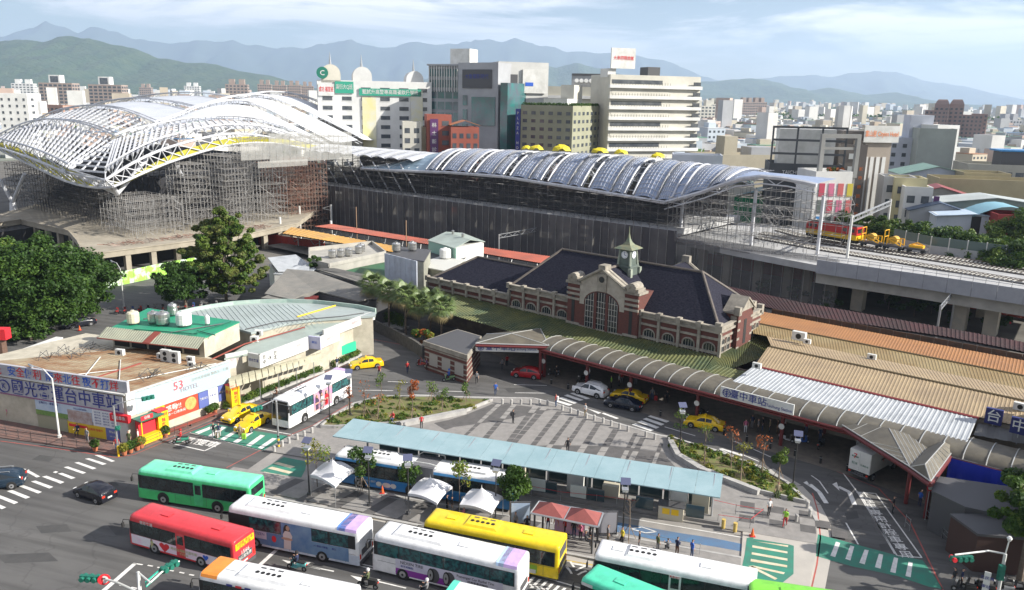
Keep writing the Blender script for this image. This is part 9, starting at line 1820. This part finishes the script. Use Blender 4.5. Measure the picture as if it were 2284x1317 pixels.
for i,(x,y,r,H3) in enumerate([(1940,520,4.5,8.5),(1978,525,4.5,8),(2020,535,5.5,9.5),(2060,540,5.5,10),(2100,548,5.5,10),(2140,552,5,9),(2180,560,5.5,9.5),(2225,565,5.5,9.5),(2270,570,6,10.5),(1885,520,3.5,7),(2310,575,6,11)]):
 p=aty(x,y-35,172-(x-1940)*.09); p=Vector((p.x,p.y,0)); z=8.5; c=[(0,0,z+1.5,r*.8,r*.8,2.6),(r*.5,.5,z,r*.6,r*.6,2.2),(-r*.5,-.5,z+.3,r*.6,r*.6,2.2),(0,1,z+3.2,r*.5,r*.5,1.7)]
 tree(nm[i]+' leafy tree in the row behind the noise barrier',p,12,c,[LF2,LF3,LF1],9000,.26,.3,50+i,group=tg)
p=aty(2265,500,158); tree('bright green tree at the right edge above the barrier',Vector((p.x,p.y,0)),14,[(0,0,12,4.5,4,3.5),(3,0,14,3.5,3.5,3),(-2.5,0,11,3,3,2.5)],[LF3,LF2],14000,.22,.3,77)
p=aty(60,262,520); tree('dark green tree beside the white stained block',Vector((p.x,p.y,0)),14,[(0,0,10,9,8,7),(8,0,8,6,6,5)],[LF1,LF2],9000,.6,.5,78)
for i,(x,y) in enumerate([(1700,700),(1780,715),(1850,735),(1990,735),(2050,752),(2150,770),(2240,785),(2090,745)]):
 u,v=SS(at(x,y)); p=at(x,y-25) ; tree(nm[i]+' dark shrub in the shade under the viaduct',p+Vector((2,6,0)),2,[(0,0,1.6,2.2,2,1.4)],[LF1,LF2],1500,.2,.1,90+i,name='shrub',cat='shrub',group='shrubs under the viaduct')
walls=[('white walled',(.66,.65,.62)),('cream walled',(.6,.55,.44)),('grey walled',(.4,.41,.42)),('pinkish walled',(.5,.38,.32)),('pale blue walled',(.48,.54,.6)),('beige walled',(.48,.42,.33))]
roofs=[('grey flat roof',(.3,.3,.3)),('green sheet roof',(.15,.3,.22)),('pale sheet roof',(.55,.57,.58)),('blue sheet roof',(.08,.18,.32)),('rusty roof',(.33,.17,.1)),('dark roof',(.1,.1,.1))]
protos=[]
for i,(wn2,wc2) in enumerate(walls):
 for j in range(3):
  rn,rc2=roofs[(i*2+j*3)%6]; w,d,h=[(9,12,9),(16,10,13),(12,14,17)][j]; m=wm('city_wall_%d'%i,wc2,s=.05); t=thing('city_building','x','building',(0,0,-60),0)
  MB().box(-w/2,-d/2,0,w/2,d/2,h).obj('wall',m,t); rm=wm('city_roof_%d'%((i*2+j*3)%6),rc2,s=.1); b=MB();
  if j==0: slab_poly(b,[(-w/2-.3,-d/2-.3,h),(0,-d/2-.3,h+1.6),(0,d/2+.3,h+1.6),(-w/2-.3,d/2+.3,h)],.15); slab_poly(b,[(w/2+.3,-d/2-.3,h),(0,-d/2-.3,h+1.6),(0,d/2+.3,h+1.6),(w/2+.3,d/2+.3,h)],.15)
  else: b.box(-w/2-.1,-d/2-.1,h,w/2+.1,d/2+.1,h+.35);
  b.obj('roof',rm,t,sep=True)
  if j: MB().box(-w/4,-d/6,h+.35,w/6,d/4,h+3.2).obj('roof_room',m,t); MB().tube((w/3,0,h+.35),(w/3,0,h+2.2),.9,n=8).obj('water_tank',m_tank,t)
  b=MB(); b.mk(); b.q=1
  for f in range(int(h/3.3)):
   for k in range(int(w/3)): x=-w/2+1.5+k*3; b.box(x-.7,-d/2-.06,f*3.3+1.2,x+.7,-d/2+.02,f*3.3+2.5)
   for k in range(int(d/3.5)): y=-d/2+1.7+k*3.5; b.box(w/2-.02,y-.6,f*3.3+1.2,w/2+.06,y+.6,f*3.3+2.5)
  tag(b.obj('windows',m_win,t),kind='stuff')
  protos.append((t,'%s city building with %s in the plain'%(wn2,rn),'%s buildings with a %s in the city plain'%(wn2,rn)))
taken=[]
g=random.Random(42); used_=set(); cnt=0; tries=0
def free(x,y,u,v):
 if v<186 and u<60: return False
 if y<200: return False
 return all(abs(x-a)>13 or abs(y-b2)>15 for a,b2 in taken)
for o in list(bpy.data.objects):
 if o.parent is None and o.get('category') in ('building','shed') and o.location.y>170: taken.append((o.location.x+8,o.location.y+6))
while cnt<285 and tries<30000:
 tries+=1; y=230+900*g.random()**1.3; f=g.uniform(-.72,.72); x=f*y
 u,v=SS(Vector((x,y,0)))
 if not free(x,y,u,v): continue
 if x<.15*y and y<420 and x>-.35*y:
  if g.random()<.5: continue
 taken.append((x,y)); k=g.randrange(len(protos)); t,l,gr=protos[k]; q=x/y; l=l.replace(' city','').replace(' in the plain',', '+('near' if y<400 else 'midway off' if y<700 else 'far off')+(' behind the big roof' if q<-.25 else ' behind the mall towers' if q<0 else ' right of the cream block' if q<.22 else ' beyond the brown hotel' if q<.45 else ' at the right edge')); gr=l; s=g.uniform(.8,1.15)
 if k not in used_: t.matrix_basis=Matrix.Translation((x,y,0))@Matrix.Rotation(g.choice([.2,.3,.42,-.6]),4,'Z'); t['label']=l; t['group']=gr; used_.add(k)
 else: dup(t,(x,y,0),g.choice([.2,.3,.42,-.6]),l,gr,s)
 cnt+=1
for k,(t,_,_) in enumerate(protos):
 if k not in used_:
  for c in list(t.children): bpy.data.objects.remove(c)
  bpy.data.objects.remove(t)
n=26000; G_=np.random.default_rng(5); yy=480+5200*G_.random(n)**1.15; xx=(G_.random(n)*1.6-.8)*yy; keep=~((yy<1150)&(G_.random(n)<.35)); xx,yy=xx[keep],yy[keep]; n=len(xx)
sc=1+yy/3500; w=(5+9*G_.random(n))*sc; d=(5+9*G_.random(n))*sc; hh=(5+8*G_.random(n)+ (G_.random(n)<.05)*G_.random(n)*26)*(1+yy/9000); an=G_.choice([.2,.3,.4,-.5],n)
ca,sa=np.cos(an),np.sin(an); cor=np.array([[-1,-1],[1,-1],[1,1],[-1,1]])*.5; vx=[];
for z in (0,1):
 for cx_,cy_ in cor: lx=cx_*w; ly=cy_*d; vx.append(np.stack([xx+lx*ca-ly*sa,yy+lx*sa+ly*ca,hh*z],1))
V=np.stack(vx,1).reshape(-1,3); F=np.array([[4,5,6,7],[0,1,5,4],[1,2,6,5],[2,3,7,6],[3,0,4,7]]); fi=(np.arange(n)[:,None,None]*8+F[None]).reshape(-1)
me=bpy.data.meshes.new('distant_city'); me.vertices.add(len(V)); me.vertices.foreach_set('co',V.ravel().astype(np.float32)); nf=n*5; me.loops.add(nf*4); me.loops.foreach_set('vertex_index',fi.astype(np.int32)); me.polygons.add(nf); me.polygons.foreach_set('loop_start',np.arange(0,nf*4,4,dtype=np.int32)); me.polygons.foreach_set('loop_total',np.full(nf,4,dtype=np.int32))
for i,(_,c) in enumerate(walls): me.materials.append(wm('city_wall_%d'%i,c,s=.05))
for i,(_,c) in enumerate(roofs): me.materials.append(wm('city_roof_%d'%i,c,s=.1))
wi=G_.choice([0,0,0,1,2,3,4,5],n); ri=6+G_.choice([0,0,1,2,2,3,4,5],n); mi=np.stack([ri,wi,wi,wi,wi],1).reshape(-1); me.polygons.foreach_set('material_index',mi.astype(np.int32)); me.polygons.foreach_set('use_smooth',np.zeros(nf,dtype=bool)); me.update(calc_edges=True)
tag(place(me,'distant_city'),'mass of small pale buildings reaching to the foot of the hills','city',kind='stuff')
bl_=[];
for k in range(900):
 y=450+3800*g.random(); x=g.uniform(-.75,.75)*y; s=1+y/900; bl_.append((x,y,3+s,5*s,5*s,3.2*s))
for k in range(60): x=420+k*9; bl_.append((x+g.uniform(-9,9),g.uniform(1500,1600),8,22,18,11))
tag(place(leafmesh('distant_trees',bl_,52000,3.4,[LF1,LF2],seed=8),'distant_trees'),'dark green tree clumps scattered through the distant city','trees',kind='stuff')
